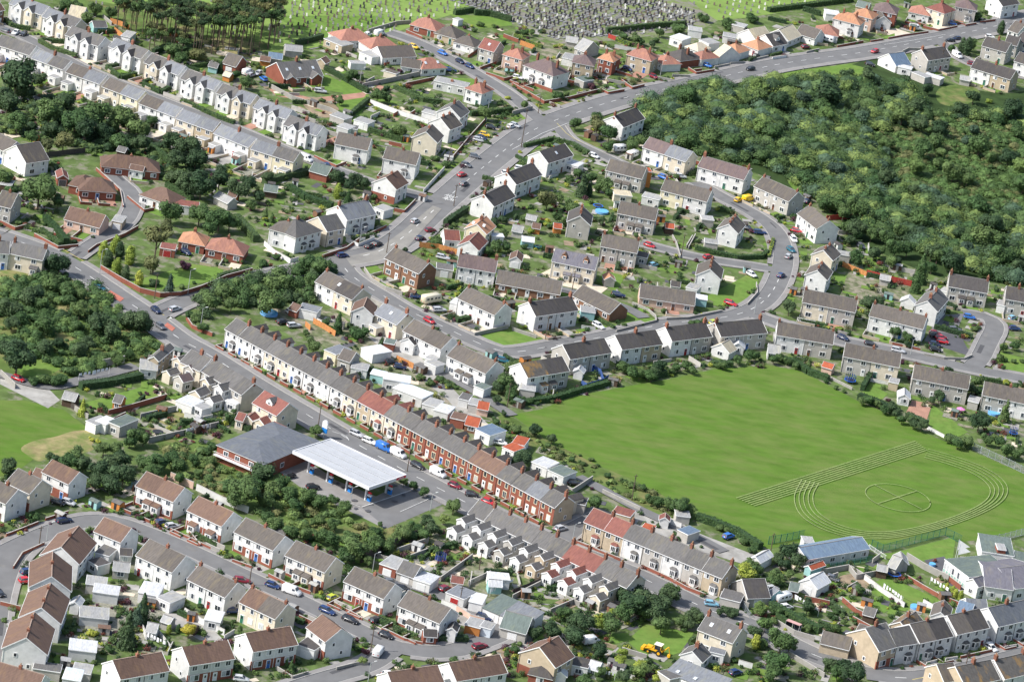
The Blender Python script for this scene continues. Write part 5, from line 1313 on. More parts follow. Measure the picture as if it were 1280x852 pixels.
DATA2 = r'''
Z 0 0 1
# ---- grounds (picture pixels)
a bright -40,-30 240,-60 620,-60 600,10 520,30 470,52 400,58 350,66 300,66 200,40 100,-5
a scrub 60,-10 160,8 250,34 330,50 345,64 280,66 180,45 110,20
a dry 230,50 290,46 330,58 320,72 270,72
a graves 560,-30 780,-60 905,22 880,35 780,50 700,55 640,30 590,14
a bright 780,-60 1000,-80 1120,-60 1075,0 900,28 890,22
a grass 560,18 640,22 640,32 600,36
a forest 780,128 900,100 1060,88 1100,60 1160,98 1250,120 1300,110 1420,130 1420,380 1310,365 1240,352 1180,350 1130,330 1070,300 1040,262 1000,240 960,222 900,200 850,190 800,165
a grass 900,106 960,94 1030,84 1062,80 1085,86 1075,95 1040,97 980,102
a scrub 1170,108 1215,105 1230,120 1200,135 1170,130
a field 640,518 677,511 715,496 765,486 840,473 890,462 960,456 998,463 1035,481 1072,501 1120,521 1150,538 1180,551 1220,566 1300,600 1340,640 1280,668 1200,677 1180,669 1090,684 998,678 960,686 877,641 865,634 830,620 795,601 747,581 700,558 672,543
a scrub 618,520 640,519 672,543 700,558 747,581 795,601 830,620 880,642 850,660 800,640 740,605 690,575 640,545
a scrub -20,350 40,330 90,335 150,375 180,402 205,430 190,450 100,475 50,482 -20,460
a field -20,500 30,500 80,512 110,535 60,560 20,590 -20,600
a dry 22,560 45,549 70,546 90,538 118,537 128,545 112,556 120,562 95,568 80,577 60,572 48,578 36,570
a scrub 190,540 270,540 300,580 380,610 440,640 480,660 560,665 480,700 430,690 330,650 270,620 210,580
a pave 362,560 420,600 470,620 510,600 555,627 480,660 440,640 380,612 350,590
a asphalt 452,634 520,612 558,628 484,660
a conc 0,470 60,485 75,500 60,510 40,500 0,480
a grass 17,455 50,445 80,440 95,450 60,470 30,470
a dry 180,525 240,510 235,525 190,540
a grass 100,505 190,480 200,495 130,515
a grass 130,360 190,345 240,330 280,335 275,350 200,362 150,360
a grass 455,335 465,329 517,365 510,370 480,362 460,350
a grass 600,418 640,412 682,425 670,436 620,434
a grass 340,20 480,20 480,40 400,50
a grass 555,97 625,100 600,120 560,108
a grass 425,95 455,110 445,130 430,125
a grass 415,120 462,118 450,146 425,138
a grass 380,110 405,92 448,113 440,118 400,112
a pink 332,108 390,123 460,115 455,122 400,130 345,120
a dirt 375,125 400,120 430,138 410,150 385,140
a scrub 705,170 740,172 790,190 760,190 720,178
a scrub 685,133 750,118 758,125 705,140
a grass 650,143 672,140 674,150 655,156
a pink 440,100 480,108 490,112 460,118
a grass 784,800 806,780 868,790 850,815 830,822 800,816
a grass 735,795 785,790 790,800 760,806
a conc 770,640 800,638 850,650 900,700 880,710 820,680 780,660
a grass 1070,695 1120,690 1195,670 1190,705 1140,700
a dark 1155,700 1180,695 1215,735 1195,742
a grass 1092,728 1110,720 1172,748 1160,758 1140,752
a grass 1085,738 1100,732 1150,758 1135,765
a grass 1080,742 1115,760 1105,766 1075,750
a dirt 1040,720 1080,715 1095,730 1060,745
a asphalt 1155,426 1218,446 1222,440 1190,428 1205,392 1160,395 1165,410
a dark 1160,428 1215,446 1200,418 1170,415
a grass 1165,505 1210,540 1185,552 1160,535
a grass 1085,478 1110,492 1100,502 1078,490
a pink 1140,500 1165,505 1158,526 1132,517
a grass 1250,440 1290,450 1290,475 1255,462
a grass 625,370 665,375 650,390 625,385
a grass 762,330 782,345 770,365 745,352
a grass 780,385 820,400 815,408 782,405
a grass 880,372 945,338 948,355 940,375 910,385
a pale 660,350 700,330 705,345 760,360 750,368 680,352
a grass 700,360 720,378 770,385 800,392 760,404 700,395
a grass 640,380 700,398 730,402 690,412 650,410
a grass 1040,340 1080,350 1125,345 1120,358 1080,360 1045,352
a grass 985,228 1010,222 1030,235 1000,248
a plot 1060,340 1130,345 1140,375 1080,385 1050,370
a gravel 150,735 170,730 210,770 180,800 120,810 90,770
a conc 205,765 250,770 280,800 250,800 215,780
a conc 580,745 620,760 690,800 640,815 600,790 560,775
a grass 610,735 640,720 650,730 625,745
a plot 540,700 620,700 660,740 620,750 560,725
a pale 800,720 830,730 820,740
a conc 480,700 520,690 560,700 540,712 500,712
a dark 440,360 520,385 560,395
a conc 400,395 500,420 600,520 640,560 600,540 500,470
a plot 330,385 420,390 560,500 640,600 620,600 500,500 400,430
a grass 780,470 850,465 800,480
a plot 700,55 760,75 700,80 640,50
a pale 1095,38 1120,36 1148,45 1125,50
a pale 1152,30 1185,26 1198,34 1172,40
a grass 1100,48 1118,42 1120,50
a conc 840,660 870,665 960,700 930,705 880,690
a conc 1190,735 1220,740 1215,745
a grass 650,185 690,165 700,172 670,188 645,200
a dry 60,378 120,372 150,385 120,398 70,395
a dry -5,335 40,340 30,360 -5,365
# ---- roads
rd 8.5 2.2 d main_street 0,295 60,315 100,338 150,372 190,398 222,424 258,442 320,482 382,518 436,550 492,582 575,625 640,658 700,684 760,705 802,722 855,749 900,769 960,790 1000,812 1040,828 1080,842
rd 10 2.4 d main_street 1400,0 1280,23 1245,34 1185,46 1085,66 1020,74 960,83 865,106 790,120 715,143 665,163 635,185 600,213 580,230 540,265 505,298 470,318 427,325
rd 7.5 1.8 n street -80,278 -40,283 0,295
rd 6.5 1.6 n street 427,325 380,336 345,343 309,350 275,361 237,374 205,388 190,398
rd 6.5 1.8 d street 427,325 430,338 452,355 475,368 507,388 545,405 585,424 612,436 640,443 702,431 760,421 830,405 890,400 928,393 953,380 968,362 975,345
rd 6.5 1.8 n street 975,345 980,326 978,308 970,288 950,272 925,258 900,246 870,228
rd 5 1.4 n street 800,304 852,318 890,326 940,333 970,338
rd 6.5 1.8 n street 935,391 965,402 1000,414 1060,429 1110,438 1160,449 1210,461 1300,478
rd 6 1.4 n street 1213,461 1225,450 1235,428 1246,408 1235,396 1205,393
rd 6 1.6 n street 680,155 655,134 640,120 600,95 560,73 520,52 485,41
rd 5.5 1.4 n street 1172,50 1184,60 1205,76 1230,86 1300,100
rd 5 1.4 n street 697,157 708,174 735,187 765,200 790,214
rd 6.5 1.8 n street -40,716 0,694 50,670 100,652 140,650 200,672 250,694 320,727 370,749 420,774 470,799 500,812 560,818 607,801 650,782
rd 6 1.6 n street 34,679 15,697 5,720 -2,745 -8,780 -12,830
rd 6 1.6 n street 490,812 460,834 400,850 340,870
rd 4.5 0 n lane 620,797 612,775 575,755 540,740 500,727 476,714
rd 5 1.2 n close 93,322 112,308 155,282 168,258 165,240 150,228 135,213
rd 4.5 0 n lane -30,462 0,468 60,487 100,476 170,458
rd 5 1.2 n street -20,30 10,38 45,54 80,73 110,89 200,125 300,163 370,193 405,207 470,232 530,246 548,256
rd 6 1.6 n street 697,683 712,664 730,655 760,640
rd 4 0 n lane 722,596 760,616 800,638 850,660 905,690
rd 7 2 d street 1082,842 1135,850 1190,842 1240,830 1300,814
rd 4 0 n lane 520,455 580,480 640,520
rd 4.5 0 n drive 700,362 745,372 790,388 805,398
# ---- painted lines
rp concroad 541,258 552,262 523,294 500,322 470,330 440,334 431,322 470,314 505,288
ln yellow .16 330,470 385,503 432,536
ln yellow .16 55,300 110,330 150,360 205,395
ln white .15 415,540 432,545 436,551
ln white .15 640,188 690,161 760,140
ln yellow .15 696,155 712,172 740,185
ln yellow .16 820,700 875,728 935,756
ln yellow .16 1140,850 1200,838 1290,816
ln white .14 1105,57 1150,50 1182,44
a redp 132,368 150,378 155,374 138,364
a redp 205,408 215,415 219,411 209,404
a white 210,400 215,404 218,401 213,397
# ---- running track and centre circle are made in code
# ---- trees
T 0 0
tr rD 90,360,130 190,390,50 40,500,80 120,450,60
tr rM 90,600,75 250,545,95 380,600,90 160,680,45 470,560,110 600,590,85 700,640,70 590,700,60 760,600,40
tr rD 430,640,75 330,500,70 520,660,60 260,640,50 200,540,60 700,710,55 870,700,65 950,720,80 980,790,70 880,790,60 1010,650,40 560,560,60
tr rO 320,700,60 240,720,45 650,600,60 1000,270,50 640,580,50
tr cD 280,130,18 1105,335,24
tr rM 440,90,45 390,30,40 480,40,45 630,125,20 560,60,40 330,20,40 590,700,45
tr bL 20,640,30 60,660,25 470,770,18 215,810,20 500,755,14 690,765,22 650,760,16 560,265,12 790,160,14 1170,380,26 1220,400,30
tr rM 1180,370,30 1230,410,40 1010,285,35 960,260,40 870,250,55 900,290,45
T 1 0
tr rM 480,370,45 520,390,30 610,470,48 660,490,32 420,500,30 360,780,24 720,650,48 690,660,30 1150,560,48
tr rD 740,430,12 400,300,12 650,440,20
tr bP 720,355,22 620,645,18 590,650,12
tr bM 340,750,22 220,740,18 760,365,20 1120,120,25 1090,150,20 330,500,20 900,790,30 860,810,25 950,820,30 780,540,18
tr bY 715,215,10 900,200,14 930,210,14 1260,490,20 960,330,10 1080,130,14
T 2 0
tr rM 65,520,30 320,610,42 420,590,45 490,660,55 600,720,48 640,700,40 860,710,50 830,640,30 1065,790,38 960,720,30 620,190,35 645,205,25 440,640,30 480,730,40
tr rO 430,620,55
tr rD 30,165,20 380,400,30 700,215,25
tr bM 235,480,40 270,470,25 600,195,20 270,240,14 560,180,30 720,200,24 830,140,50 960,90,40 1080,120,50 1200,90,45
tr bP 400,430,32 80,190,10 425,400,10
tr bY 820,635,20 220,230,18 40,760,16
tr rM 740,160,30 300,180,12 60,160,26 100,160,20
T 3 0
tr oD 1168,140,30 1000,235,40 975,230,35
tr rM 1015,220,40 920,240,30 1050,80,28 450,10,24 700,5,30 1090,60,20
tr rD 300,460,105 740,520,60 500,375,55 390,370,45 430,440,40 60,500,70 470,560,60 620,450,50 680,400,40 800,440,40 1030,480,45 960,540,45 1220,540,70 860,640,60
tr bY 1105,505,22
T 0 1
tr rM 200,90,110 290,150,45 1000,210,70 1100,230,80 860,200,75 1050,280,50 1150,250,60 1255,170,35 1120,600,60 1190,560,50 1230,620,45 1060,650,60 1160,660,50 1260,560,50 980,740,40 1020,780,35 950,720,30
tr rD 920,40,70 1010,60,90 1100,30,70 950,90,50 1200,90,70 1240,60,60 700,430,1 300,460,72 250,470,45 870,30,50
tr fO 790,310,95
tr rO 760,460,60 830,280,50
tr oY 520,400,40 580,370,40 650,425,42 585,480,38 695,540,35
tr oD 600,400,38 540,440,38 630,510,32 560,460,20
tr bD 465,332,14 375,355,20 770,560,38
tr cB 850,570,42
tr bP 930,475,38
tr rD 500,760,80 700,740,85 730,770,50 140,620,70 560,800,70 620,740,50 320,720,40 60,690,75 180,610,60 60,760,50
tr rM 260,560,70 330,590,60 400,610,50 200,660,50 230,770,60 400,690,60 380,770,50 110,740,50 470,700,40 340,650,50
tr bM 1130,450,20 1200,450,25 100,260,24 250,350,14 180,240,14 910,580,24 970,560,14 240,250,18
tr rM 20,30,60 60,100,40 
T 1 1
tr rM 260,460,55 330,480,60 90,560,70 200,560,60 60,650,80 120,660,50 280,540,50 380,480,40 30,600,50 350,570,40 220,500,30 250,810,24 350,760,24 700,440,1
tr rD 745,395,18 370,500,40 410,30,50 500,40,50 60,30,40 470,70,40 440,120,30 20,130,40 540,60,40
tr oY 410,105,34
tr cM 460,135,30 50,215,26 80,235,20 415,760,42
tr rM 1200,370,45 1160,400,30 1250,380,35 1240,310,30 590,130,20 600,260,30
tr bM 575,305,18 690,180,22 810,655,14 905,790,18 510,810,60 490,795,40 900,350,40 880,370,30 1040,250,26 1060,590,30 1210,570,30 1270,600,30 1250,650,30 990,270,20 950,370,22 1010,640,18 700,180,20 40,460,30 100,430,28 150,420,24 30,470,25
tr bY 180,200,12 1000,640,14 180,290,10
tr rD 1120,200,20 1190,250,30 1230,240,28
T 2 1
tr rO 180,140,62
tr rM 240,140,30 300,180,50 470,70,50 490,110,30 440,70,40 230,230,35 270,250,35 820,30,20 620,320,20 690,600,48
tr cD 355,70,48 390,90,30
tr rD 445,250,30 500,590,1 350,745,22 755,660,24
tr bP 365,740,18 460,270,12
tr bY 95,300,26 170,270,18 65,780,16 180,250,18
tr bM 270,270,22 150,260,20 190,280,22 90,330,20 60,380,24 740,210,22 850,490,16 840,520,22 950,460,16 770,460,16 1050,690,18 650,770,14 560,770,18 300,830,14 215,830,10 100,650,30 760,700,24 340,370,20 60,240,24 1180,350,14 1270,400,10 930,760,30 960,750,24 900,760,24
tr rM 400,30,40 330,10,35 290,40,30
T 3 1
tr rM 320,150,60 270,140,50 350,170,50 290,160,50 400,280,44 520,310,50 470,290,50 450,320,35 600,330,50 640,380,60 700,380,55 440,430,50 620,450,45 560,400,40 190,80,18
tr rD 440,285,60 535,410,48 410,345,32 650,450,30 110,675,55 510,660,60 560,650,40
tr cM 770,490,58 745,560,40
tr bM 640,810,35 1035,790,26 1000,600,30 880,660,20 930,680,22 980,680,18 900,700,22 610,680,30 590,700,20 520,590,16 420,640,18 290,790,16 330,800,26 400,810,26 880,780,20 950,790,20 1250,740,18 1270,760,14
tr bY 360,790,26 520,580,14 300,785,20 630,690,20
tr rM 640,800,40 700,830,35 1230,420,60 1150,350,70 1080,330,80 1000,340,60 950,420,50 850,420,50 900,470,40 820,480,40
tr bP 965,665,16
T 0 2
tr rD 90,70,110 30,40,60 400,40,60 440,10,50 230,20,60 300,10,40 280,590,32 250,575,30 40,620,55 500,640,70 420,610,60 560,600,60 620,660,80 550,700,70 600,580,60 480,690,60
tr rM 640,60,40 590,90,45 680,470,60 650,500,40 720,480,50 720,600,60 800,600,60 860,580,50 900,620,50 580,740,30 520,530,50 580,530,50 340,600,60 380,570,60 760,640,60 900,680,40 1060,800,1 970,590,40 1220,740,100 1150,720,60 1270,700,60 1180,790,60
tr cY 415,330,35
tr bM 440,120,40 470,100,50 520,80,50 300,190,60 220,190,50 170,200,40 360,150,45 500,315,18 560,190,14 510,325,20 460,350,18 1140,400,20 1080,410,20 1000,430,30 960,430,30 1050,600,50 1010,590,30 780,250,18 820,270,18 700,260,16
tr bY 320,85,14 340,90,12 460,490,20 490,500,20 630,240,12 900,345,18
tr bP 735,262,16 925,490,18 705,265,12 960,500,10
tr rM 1155,385,35 1170,350,20 1060,530,36 1040,550,30 990,655,30
T 1 2
tr rD 30,650,80 570,140,26 540,155,26 510,170,22 590,195,16 1205,290,30 1240,360,20 1215,230,40
tr rM 130,700,60 80,740,60 170,760,60 260,770,60 320,800,50 380,790,40 50,790,60 200,820,50 440,830,50 740,700,30 790,720,30 840,750,34 300,445,40 1240,200,60 1270,270,40 1220,160,40 290,20,50 940,400,24 990,820,50 1270,240,40
tr bM 960,220,30 920,190,30 820,180,30 870,210,30 1000,230,20 1200,400,30 1240,430,30 1180,370,16 830,340,18 740,290,14
tr bY 170,820,20 960,225,24 230,830,24
T 2 2
tr rD 115,440,40 200,485,34 60,580,60 20,600,50 740,120,50 720,150,34
tr rM 20,130,60 0,230,40 60,570,40 560,130,40 600,150,45 640,160,40 680,165,40 700,170,40 820,130,30 870,120,34 900,140,30 1130,90,34 1190,70,40 1220,70,34 980,70,22 1060,120,30 420,800,50 390,600,1 840,820,60 790,810,45 860,800,40 740,800,40 890,840,40 700,790,40 480,710,16
tr bM 90,300,30 120,310,20 200,300,16 20,300,40 60,290,25 400,590,20 430,620,14 340,570,12 240,520,16 510,740,16 650,730,30 600,720,30 560,700,26 480,670,24 350,610,24 300,590,24 250,560,24 180,520,24 60,480,30 20,440,40 1030,125,24 800,150,26
tr bY 205,250,16 235,265,16 800,170,14
T 3 2
tr rD 905,145,24 1060,395,66 860,270,46 180,95,20 700,15,24 1010,230,40 730,410,36 770,420,36 640,360,30 620,330,36 820,290,30
tr cM 205,115,24 1190,350,44 885,150,20
tr rM 1045,200,40 1050,250,30 500,290,35 550,310,30 580,340,30 470,300,26 1100,490,40 1160,500,36 1200,540,50 1240,560,40 1000,500,40 950,510,36 900,490,24 1240,220,24 30,90,30 60,80,30 100,100,26 140,120,24 670,390,30 720,390,30 1270,540,30 1180,30,30 1230,20,30 1160,80,24 1180,130,16
tr bP 605,295,18 965,355,12
tr bY 1045,245,24 1190,205,24 1200,210,20
tr bM 640,330,30 260,170,20 290,200,20 340,230,20 380,250,16 1140,480,30 1230,100,20 1270,100,18 1190,210,20
T 0 3
tr cD 720,480,60 640,590,75
tr cB 690,520,50
tr rM 945,590,2 180,30,30 150,20,24 80,60,1
tr rG 945,590,48
tr oY 845,590,22
tr oM 893,585,20 1200,590,20 1160,555,14 505,550,10
tr bM 75,535,22 20,540,24 440,95,22 375,95,18 720,350,16 600,500,24 560,350,14 740,350,20 470,750,22 430,740,16 360,590,30 340,580,26 880,470,24 930,500,24 960,480,20 1080,570,30 1050,570,20 1110,600,22 1150,220,26 1190,230,22 700,30,24 740,20,24 775,20,20 515,700,20 550,690,30 560,640,30 590,520,20 1000,470,20 640,380,14
tr bY 455,605,34 645,640,16 490,605,20 510,700,18
tr bP 668,90,16 695,25,24 545,580,14 250,60,12 480,490,12 560,480,12 1130,205,10
tr rM 330,600,26 760,450,24
T 1 3
tr rM 500,180,80 590,160,60 660,170,50 560,240,40 600,110,50 740,100,60 800,80,45 840,110,45 780,120,40 700,130,40 440,210,50 470,130,60 380,140,50 330,120,50 250,110,50 180,100,50 100,60,60 620,60,20 60,30,50 320,40,40 380,60,40 290,50,30
tr rL 940,35,34 570,130,60
tr rD 880,80,50 850,40,40 920,100,24 470,230,40
tr bM 730,605,16 805,640,18 780,640,16 760,620,14 540,640,24 545,665,24 510,475,20 240,370,20 130,130,30 210,150,30 300,170,30 370,190,30 990,740,36 180,350,16 275,535,14 530,640,20 450,490,14 900,210,24 940,200,22 980,180,22 245,520,14
tr bD 660,800,1 
tr bP 550,700,28 505,640,18 100,0,10
tr cM 180,770,26 155,755,20
tr bL 530,745,34 1270,690,24
tr rM 910,200,26 950,330,1 1060,620,1
T 2 3
tr rD 600,450,90 680,440,80 720,480,80 760,450,60 560,420,60 640,400,60 340,540,80 300,600,60 200,590,60 110,600,50 320,620,70 910,520,60 880,560,40 1080,500,30 1110,510,30 1040,500,26 780,410,60 440,690,55 560,820,50 1220,600,50 740,520,40
tr rY 1170,300,66
tr rM 800,400,60 500,560,70 560,500,60 850,540,45 530,500,40 1230,290,40 1190,260,50 750,560,60 360,840,50 440,800,40 20,690,30 270,500,50 660,500,50
tr rY 540,740,46 640,760,42 560,700,30 430,560,40 500,500,26 720,830,26
tr oY 1220,650,34 
tr rL 640,790,50 1240,480,45 1270,560,50 1180,320,50
tr bM 840,130,24 760,50,24 820,110,20 790,330,14 730,310,14 680,790,40 860,590,20 600,790,40 1130,560,16 900,660,18 1110,740,24 1260,720,26 1250,660,40 390,810,30 440,840,24 40,660,24 10,670,24 560,680,20 730,70,20 1120,90,30 1160,150,30 1040,80,30 1080,90,30 1200,190,30 940,20,24 970,30,24 1010,40,24
tr bY 1130,740,22 
T 3 3
tr rD 100,190,60 150,240,50 50,230,40 90,260,40 320,760,50 430,800,80 380,770,50 450,370,30 200,470,50
tr rM 40,320,50 20,340,40 110,310,30 70,640,80 110,660,50 40,740,80 20,800,60 350,800,50 300,270,18 460,390,34 430,350,16 170,520,30 100,510,24 60,500,30 20,490,30 150,560,30 200,580,30 30,540,30 340,580,30 380,550,20
tr oY 895,375,18 925,395,22 940,410,22 965,420,22
tr bY 285,465,20 318,565,30 60,310,30
tr bP 300,440,20 340,440,14 270,410,14
tr bM 250,590,20 370,520,20 320,480,18 400,460,16 440,540,24 480,570,16 240,410,16 300,410,16 640,600,14 260,440,24 230,500,30 370,410,20 340,500,26 930,715,22 900,460,20 930,450,20
# ---- hedges: height width colour
T 0 0
hd 1.6 1.4 M 195,215 255,250 380,290
hd 1.6 1.4 M 205,210 325,220
hd 1.6 1.4 M 540,350 600,400 680,380
hd 1.8 1.4 D 530,350 590,340
hd 1.6 1.4 M 715,430 800,475 840,450
hd 1.8 1.4 D 715,425 780,410
hd 1.6 1.4 M 25,110 60,140 150,155
hd 2 1.5 D 765,275 850,240
hd 2 1.5 M 855,290 990,235
hd 1.6 1.4 M 905,510 1010,560 1100,600 1170,625
hd 1.6 1.4 D 540,580 640,590
hd 1.6 1.4 M 450,760 575,745
hd 2 1.8 D 645,735 735,735
hd 2.2 1.8 M 745,745 860,830
hd 1.5 1.2 D 490,170 570,165
hd 1.5 1.2 M 950,345 1040,330
T 1 0
hd 2 1.6 M 990,75 1085,60
hd 2.2 1.6 D 1090,75 1165,80 1275,110
hd 2 1.5 D 200,230 330,195
hd 1.8 1.5 M 560,660 730,710
hd 1.6 1.4 M 690,445 840,510 930,520
hd 1.8 1.4 D 345,350 560,470
hd 1.8 1.4 D 450,600 560,510
hd 1.8 1.6 M 1070,580 1280,560
T 2 0
hd 1.4 1.2 Y 10,185 70,215 150,245
hd 1.5 1.2 Y 520,205 590,235
hd 1.6 1.2 M 500,170 560,185
hd 1.6 1.4 M 60,740 200,705 300,730 380,775
hd 1.8 1.4 M 1050,130 1230,180
hd 2 1.4 M 470,165 700,140 860,130
hd 1.4 1.2 M 20,790 90,830
hd 1.2 1 D 345,430 350,395 400,385
T 3 0
hd 1.8 2 M 0,60 440,5
hd 2 1.5 D 175,55 260,80
hd 1 1 M 385,195 440,215
hd 1.5 1.4 D 0,100 90,120
T 0 1
hd 2 2 M 225,250 280,310 330,370
hd 1.2 1.2 M 205,300 300,375
hd 1.4 1.4 D 1090,540 1245,500
hd 2.4 2.2 M 1180,250 1280,360
hd 1.6 1.4 M 830,80 960,150
T 1 1
hd 2 2.4 D 40,70 150,40 260,20
hd 2 2 M 165,95 250,150 380,190
hd 2 1.8 D 945,275 1050,205
hd 1.6 1.6 M 1000,760 1090,745
hd 1.5 1.3 M 1130,45 1235,70
hd 1.4 1.2 D 480,355 590,330
hd 1.6 1.6 D 460,790 555,770
T 2 1
hd 1.5 1.4 M 915,395 1010,420 1130,445 1250,440 1275,415
hd 1.5 1.2 D 810,250 845,210
hd 1.5 1.2 D 925,295 975,260
hd 1.2 1.2 M 420,745 510,795
hd 1.5 1.2 D 520,510 530,465
T 3 1
hd 1.4 1.4 M 150,755 290,790
hd 1.5 1.4 D 830,790 1020,840
hd 1 1 Y 0,440 25,350
hd 1.6 1.4 D 870,665 940,700
T 0 2
hd 2 2.4 D 400,240 560,220 705,190
hd 1.6 1.4 D 735,400 830,375
hd 1.8 1.4 M 900,420 1100,420
hd 1.6 1.4 D 1130,410 1250,455
T 2 2
hd 2 2.4 D 530,130 600,170 700,190 760,170
hd 1.8 2 M 1000,125 1100,130
hd 1.6 1.8 M 40,320 200,300 330,260 500,215
T 3 2
hd 1.8 2 M 0,90 140,120 200,165 300,200
hd 2 1.5 D 470,250 515,170
hd 2 2.2 D 450,290 560,330 640,370
hd 2 2 D 690,385 790,430
hd 1.8 2 M 890,490 1010,540
hd 1.2 1 D 640,10 760,20
T 1 3
hd 1.6 1.8 D 910,645 1058,650
hd 1.6 1.6 M 860,210 1000,175
T 2 3
hd 1.8 2 M 400,490 520,450
hd 2 2 M 920,40 1010,70 1130,120 1240,190
hd 1.6 1.6 D 1040,500 1130,520
T 3 3
hd 2 2 M 10,480 130,545 260,610
hd 1.2 1.2 D 310,460 380,520
# ---- walls: height colour points
T 0 1
wl 1.5 r 500,495 600,555 700,610 800,635 900,630 1000,600 1130,545 1260,510
wl 1.1 r 0,265 75,300 130,285
wl 1.1 r 170,330 290,395 390,385
wl 1.1 r 440,415 480,385 620,330 690,290
wl 1 r 480,0 600,110 615,190
wl 1 r 635,140 720,210 770,200
wl 1.2 r 930,745 960,790 1060,830
wl 1 r 0,385 0,386
T 1 1
wl 1.5 w 40,375 90,420 170,465 210,455
wl 1.3 w 450,355 510,385 590,350
wl 1.2 r 330,440 450,400 520,350 650,290
wl 1.4 w 835,115 940,0
wl 1.2 r 690,205 740,215 795,160
wl 1.2 s 540,500 580,560 650,600 730,625
wl 1.2 w 225,720 330,770
wl 1.2 s 1090,830 1130,820 1260,790
T 1 0
wl 1.4 s 560,165 700,125 770,120
wl 1.6 w 570,520 700,570 860,620
wl 1.6 s 530,440 720,400 860,370
wl 1.2 r 750,430 890,400
wl 1.5 s 60,435 180,500 370,560 450,600
wl 1.2 r 750,165 830,200
wl 1.2 r 1060,290 1105,260
wl 1.1 r 1120,350 1200,320
wl 1.1 r 1150,375 1240,405 1280,395
wl 1.2 r 640,330 800,300
wl 1 r 960,820 1060,700 1150,600
wl 1 r 290,790 400,840 450,820
T 2 0
wl 1.2 r 0,430 90,480 160,520 280,500 435,460
wl 1.1 r 440,455 480,475 560,460
wl 1.1 r 545,410 600,450 660,435
wl 1 s 720,395 800,410
wl 1 s 800,385 890,390
wl 1.1 r 880,350 920,375 1010,360
wl 1 s 1010,345 1085,330
wl 1 s 1090,325 1160,320
wl 1 s 1190,310 1280,290
wl 1.4 s 0,575 100,550
T 3 0
wl 1 r 345,240 475,215
wl 1 r 510,215 575,205
wl 1 r 600,200 680,185 800,168
wl 1 r 775,140 850,160 945,140
wl 1 r 985,135 1040,125
wl 1 r 1060,118 1135,108
wl 1.3 s 670,270 700,255 790,260
wl 1.1 w 20,300 90,290
wl 1 s 190,270 255,255
T 2 1
wl 1 s 880,395 915,330
wl 1.2 s 870,390 900,340
wl 1 s 800,335 820,370 840,440
wl .9 s 520,810 600,790 720,760 715,735 680,705 600,670
wl .9 s 770,750 880,745 1050,710
wl .9 s 1175,675 1225,620 1220,570
wl 1 s 0,800 120,840
T 3 2
wl .9 s 780,75 880,95 980,98 1020,80
wl 1 r 620,20 760,50
wl 1 l 505,200 600,220
wl 1 w 795,440 880,485
wl .8 s 310,190 420,245
T 0 2
wl 1.6 s 0,170 75,240
wl 1.5 r 540,370 640,345 830,290
wl 1.4 s 310,300 420,380 440,390
wl 1.6 s 700,390 880,350
wl 1.6 s 740,510 900,475 1090,430
wl 1.4 l 920,380 1000,405 1060,390
wl 2 k 850,690 965,740
wl 1.8 l 980,745 1110,810 1240,860
wl 2.2 p 510,130 620,110
T 2 2
wl 1.6 s 260,745 300,765 400,700
wl 1.2 s 450,760 640,850
wl 1 s 225,700 260,740
T 0 3
wl 1.1 r 30,130 110,100 190,68
wl 1.1 r 225,52 340,15
wl 1 r 65,290 110,220 220,170
wl 1 r 850,100 1000,170 1100,215
wl 1 r 945,115 1000,180
wl 1 r 1160,255 1260,290
wl 1.4 l 710,590 730,640 790,620
wl 1.6 w 920,510 1000,560 1120,620
wl 1.2 l 1120,640 1170,610
wl 1.2 l 780,600 850,690
wl 1.2 r 0,470 100,495
T 1 3
wl 1.2 r 60,330 150,375 270,420
wl 1 r 390,470 500,530 530,550
wl 1 r 640,600 740,650 830,670
wl 1 s 100,790 180,840 260,815
wl 1 s 400,795 500,770 560,770
wl 1.8 s 700,215 860,160
wl 1.4 s 770,240 900,190
wl 1.4 s 920,350 1080,235
wl 1.4 s 1060,370 1170,320
wl 1.5 w 925,465 1050,515
wl 1.5 k 1000,495 1070,540 1140,560
T 2 3
wl 1.4 s 0,440 140,370
wl 1.4 s 190,510 330,450 520,430
wl 1.2 r 660,290 790,350 870,395 960,430
wl 1 r 350,170 430,205 540,250
wl 1.5 w 775,60 845,85
wl 1.4 w 1130,765 1200,785
wl 1.8 s 1040,430 1180,490
T 3 3
wl 1.5 s 200,300 290,310 400,290 440,340 540,320
wl 1.8 s 690,235 780,290 900,350
wl 1.2 r 680,330 780,390 870,440 950,470
wl 1.4 r 370,450 440,510 540,555
wl 1.4 r 420,545 520,600
wl 1.4 l 480,340 560,400 680,480
wl 1 w 775,455 820,480
wl 1.2 s 410,290 510,350
wl 1 w 790,770 845,755
wl 1 w 885,750 945,740
wl 1.1 r 960,740 1120,705
wl 1 w 1180,690 1240,680
wl 1.3 s 100,720 200,780 280,830
wl 1.6 r 1220,300 1280,325
wl 1.5 s 30,560 130,620 230,650
# ---- fences: colour height points
T 0 0
fn O 1.8 550,115 600,130 645,150
fn O 1.8 570,160 620,200
fn K 1.8 225,790 330,775 425,765
T 1 1
fn O 1.8 815,385 910,395 1020,425
fn O 1.8 285,765 340,795 395,830
fn O 1.7 245,780 270,800
T 1 2
fn O 1.8 700,100 785,140
T 2 0
fn O 1.8 40,225 110,250
fn R 1.6 670,640 740,660 800,690
fn R 1.6 480,190 520,205
fn K 1.8 560,20 570,20
T 3 1
fn O 1.7 370,480 490,530
fn R 2 490,525 600,555 715,580
fn R 1.8 290,250 480,240
T 2 2
fn U 1.8 345,225 370,240 455,215 480,195
fn U 1.8 370,130 440,170 455,215
T 3 2
fn S 2.2 1025,545 1100,580 1200,625 1290,670
T 1 3
fn K 2.6 520,260 640,205 760,150 860,120
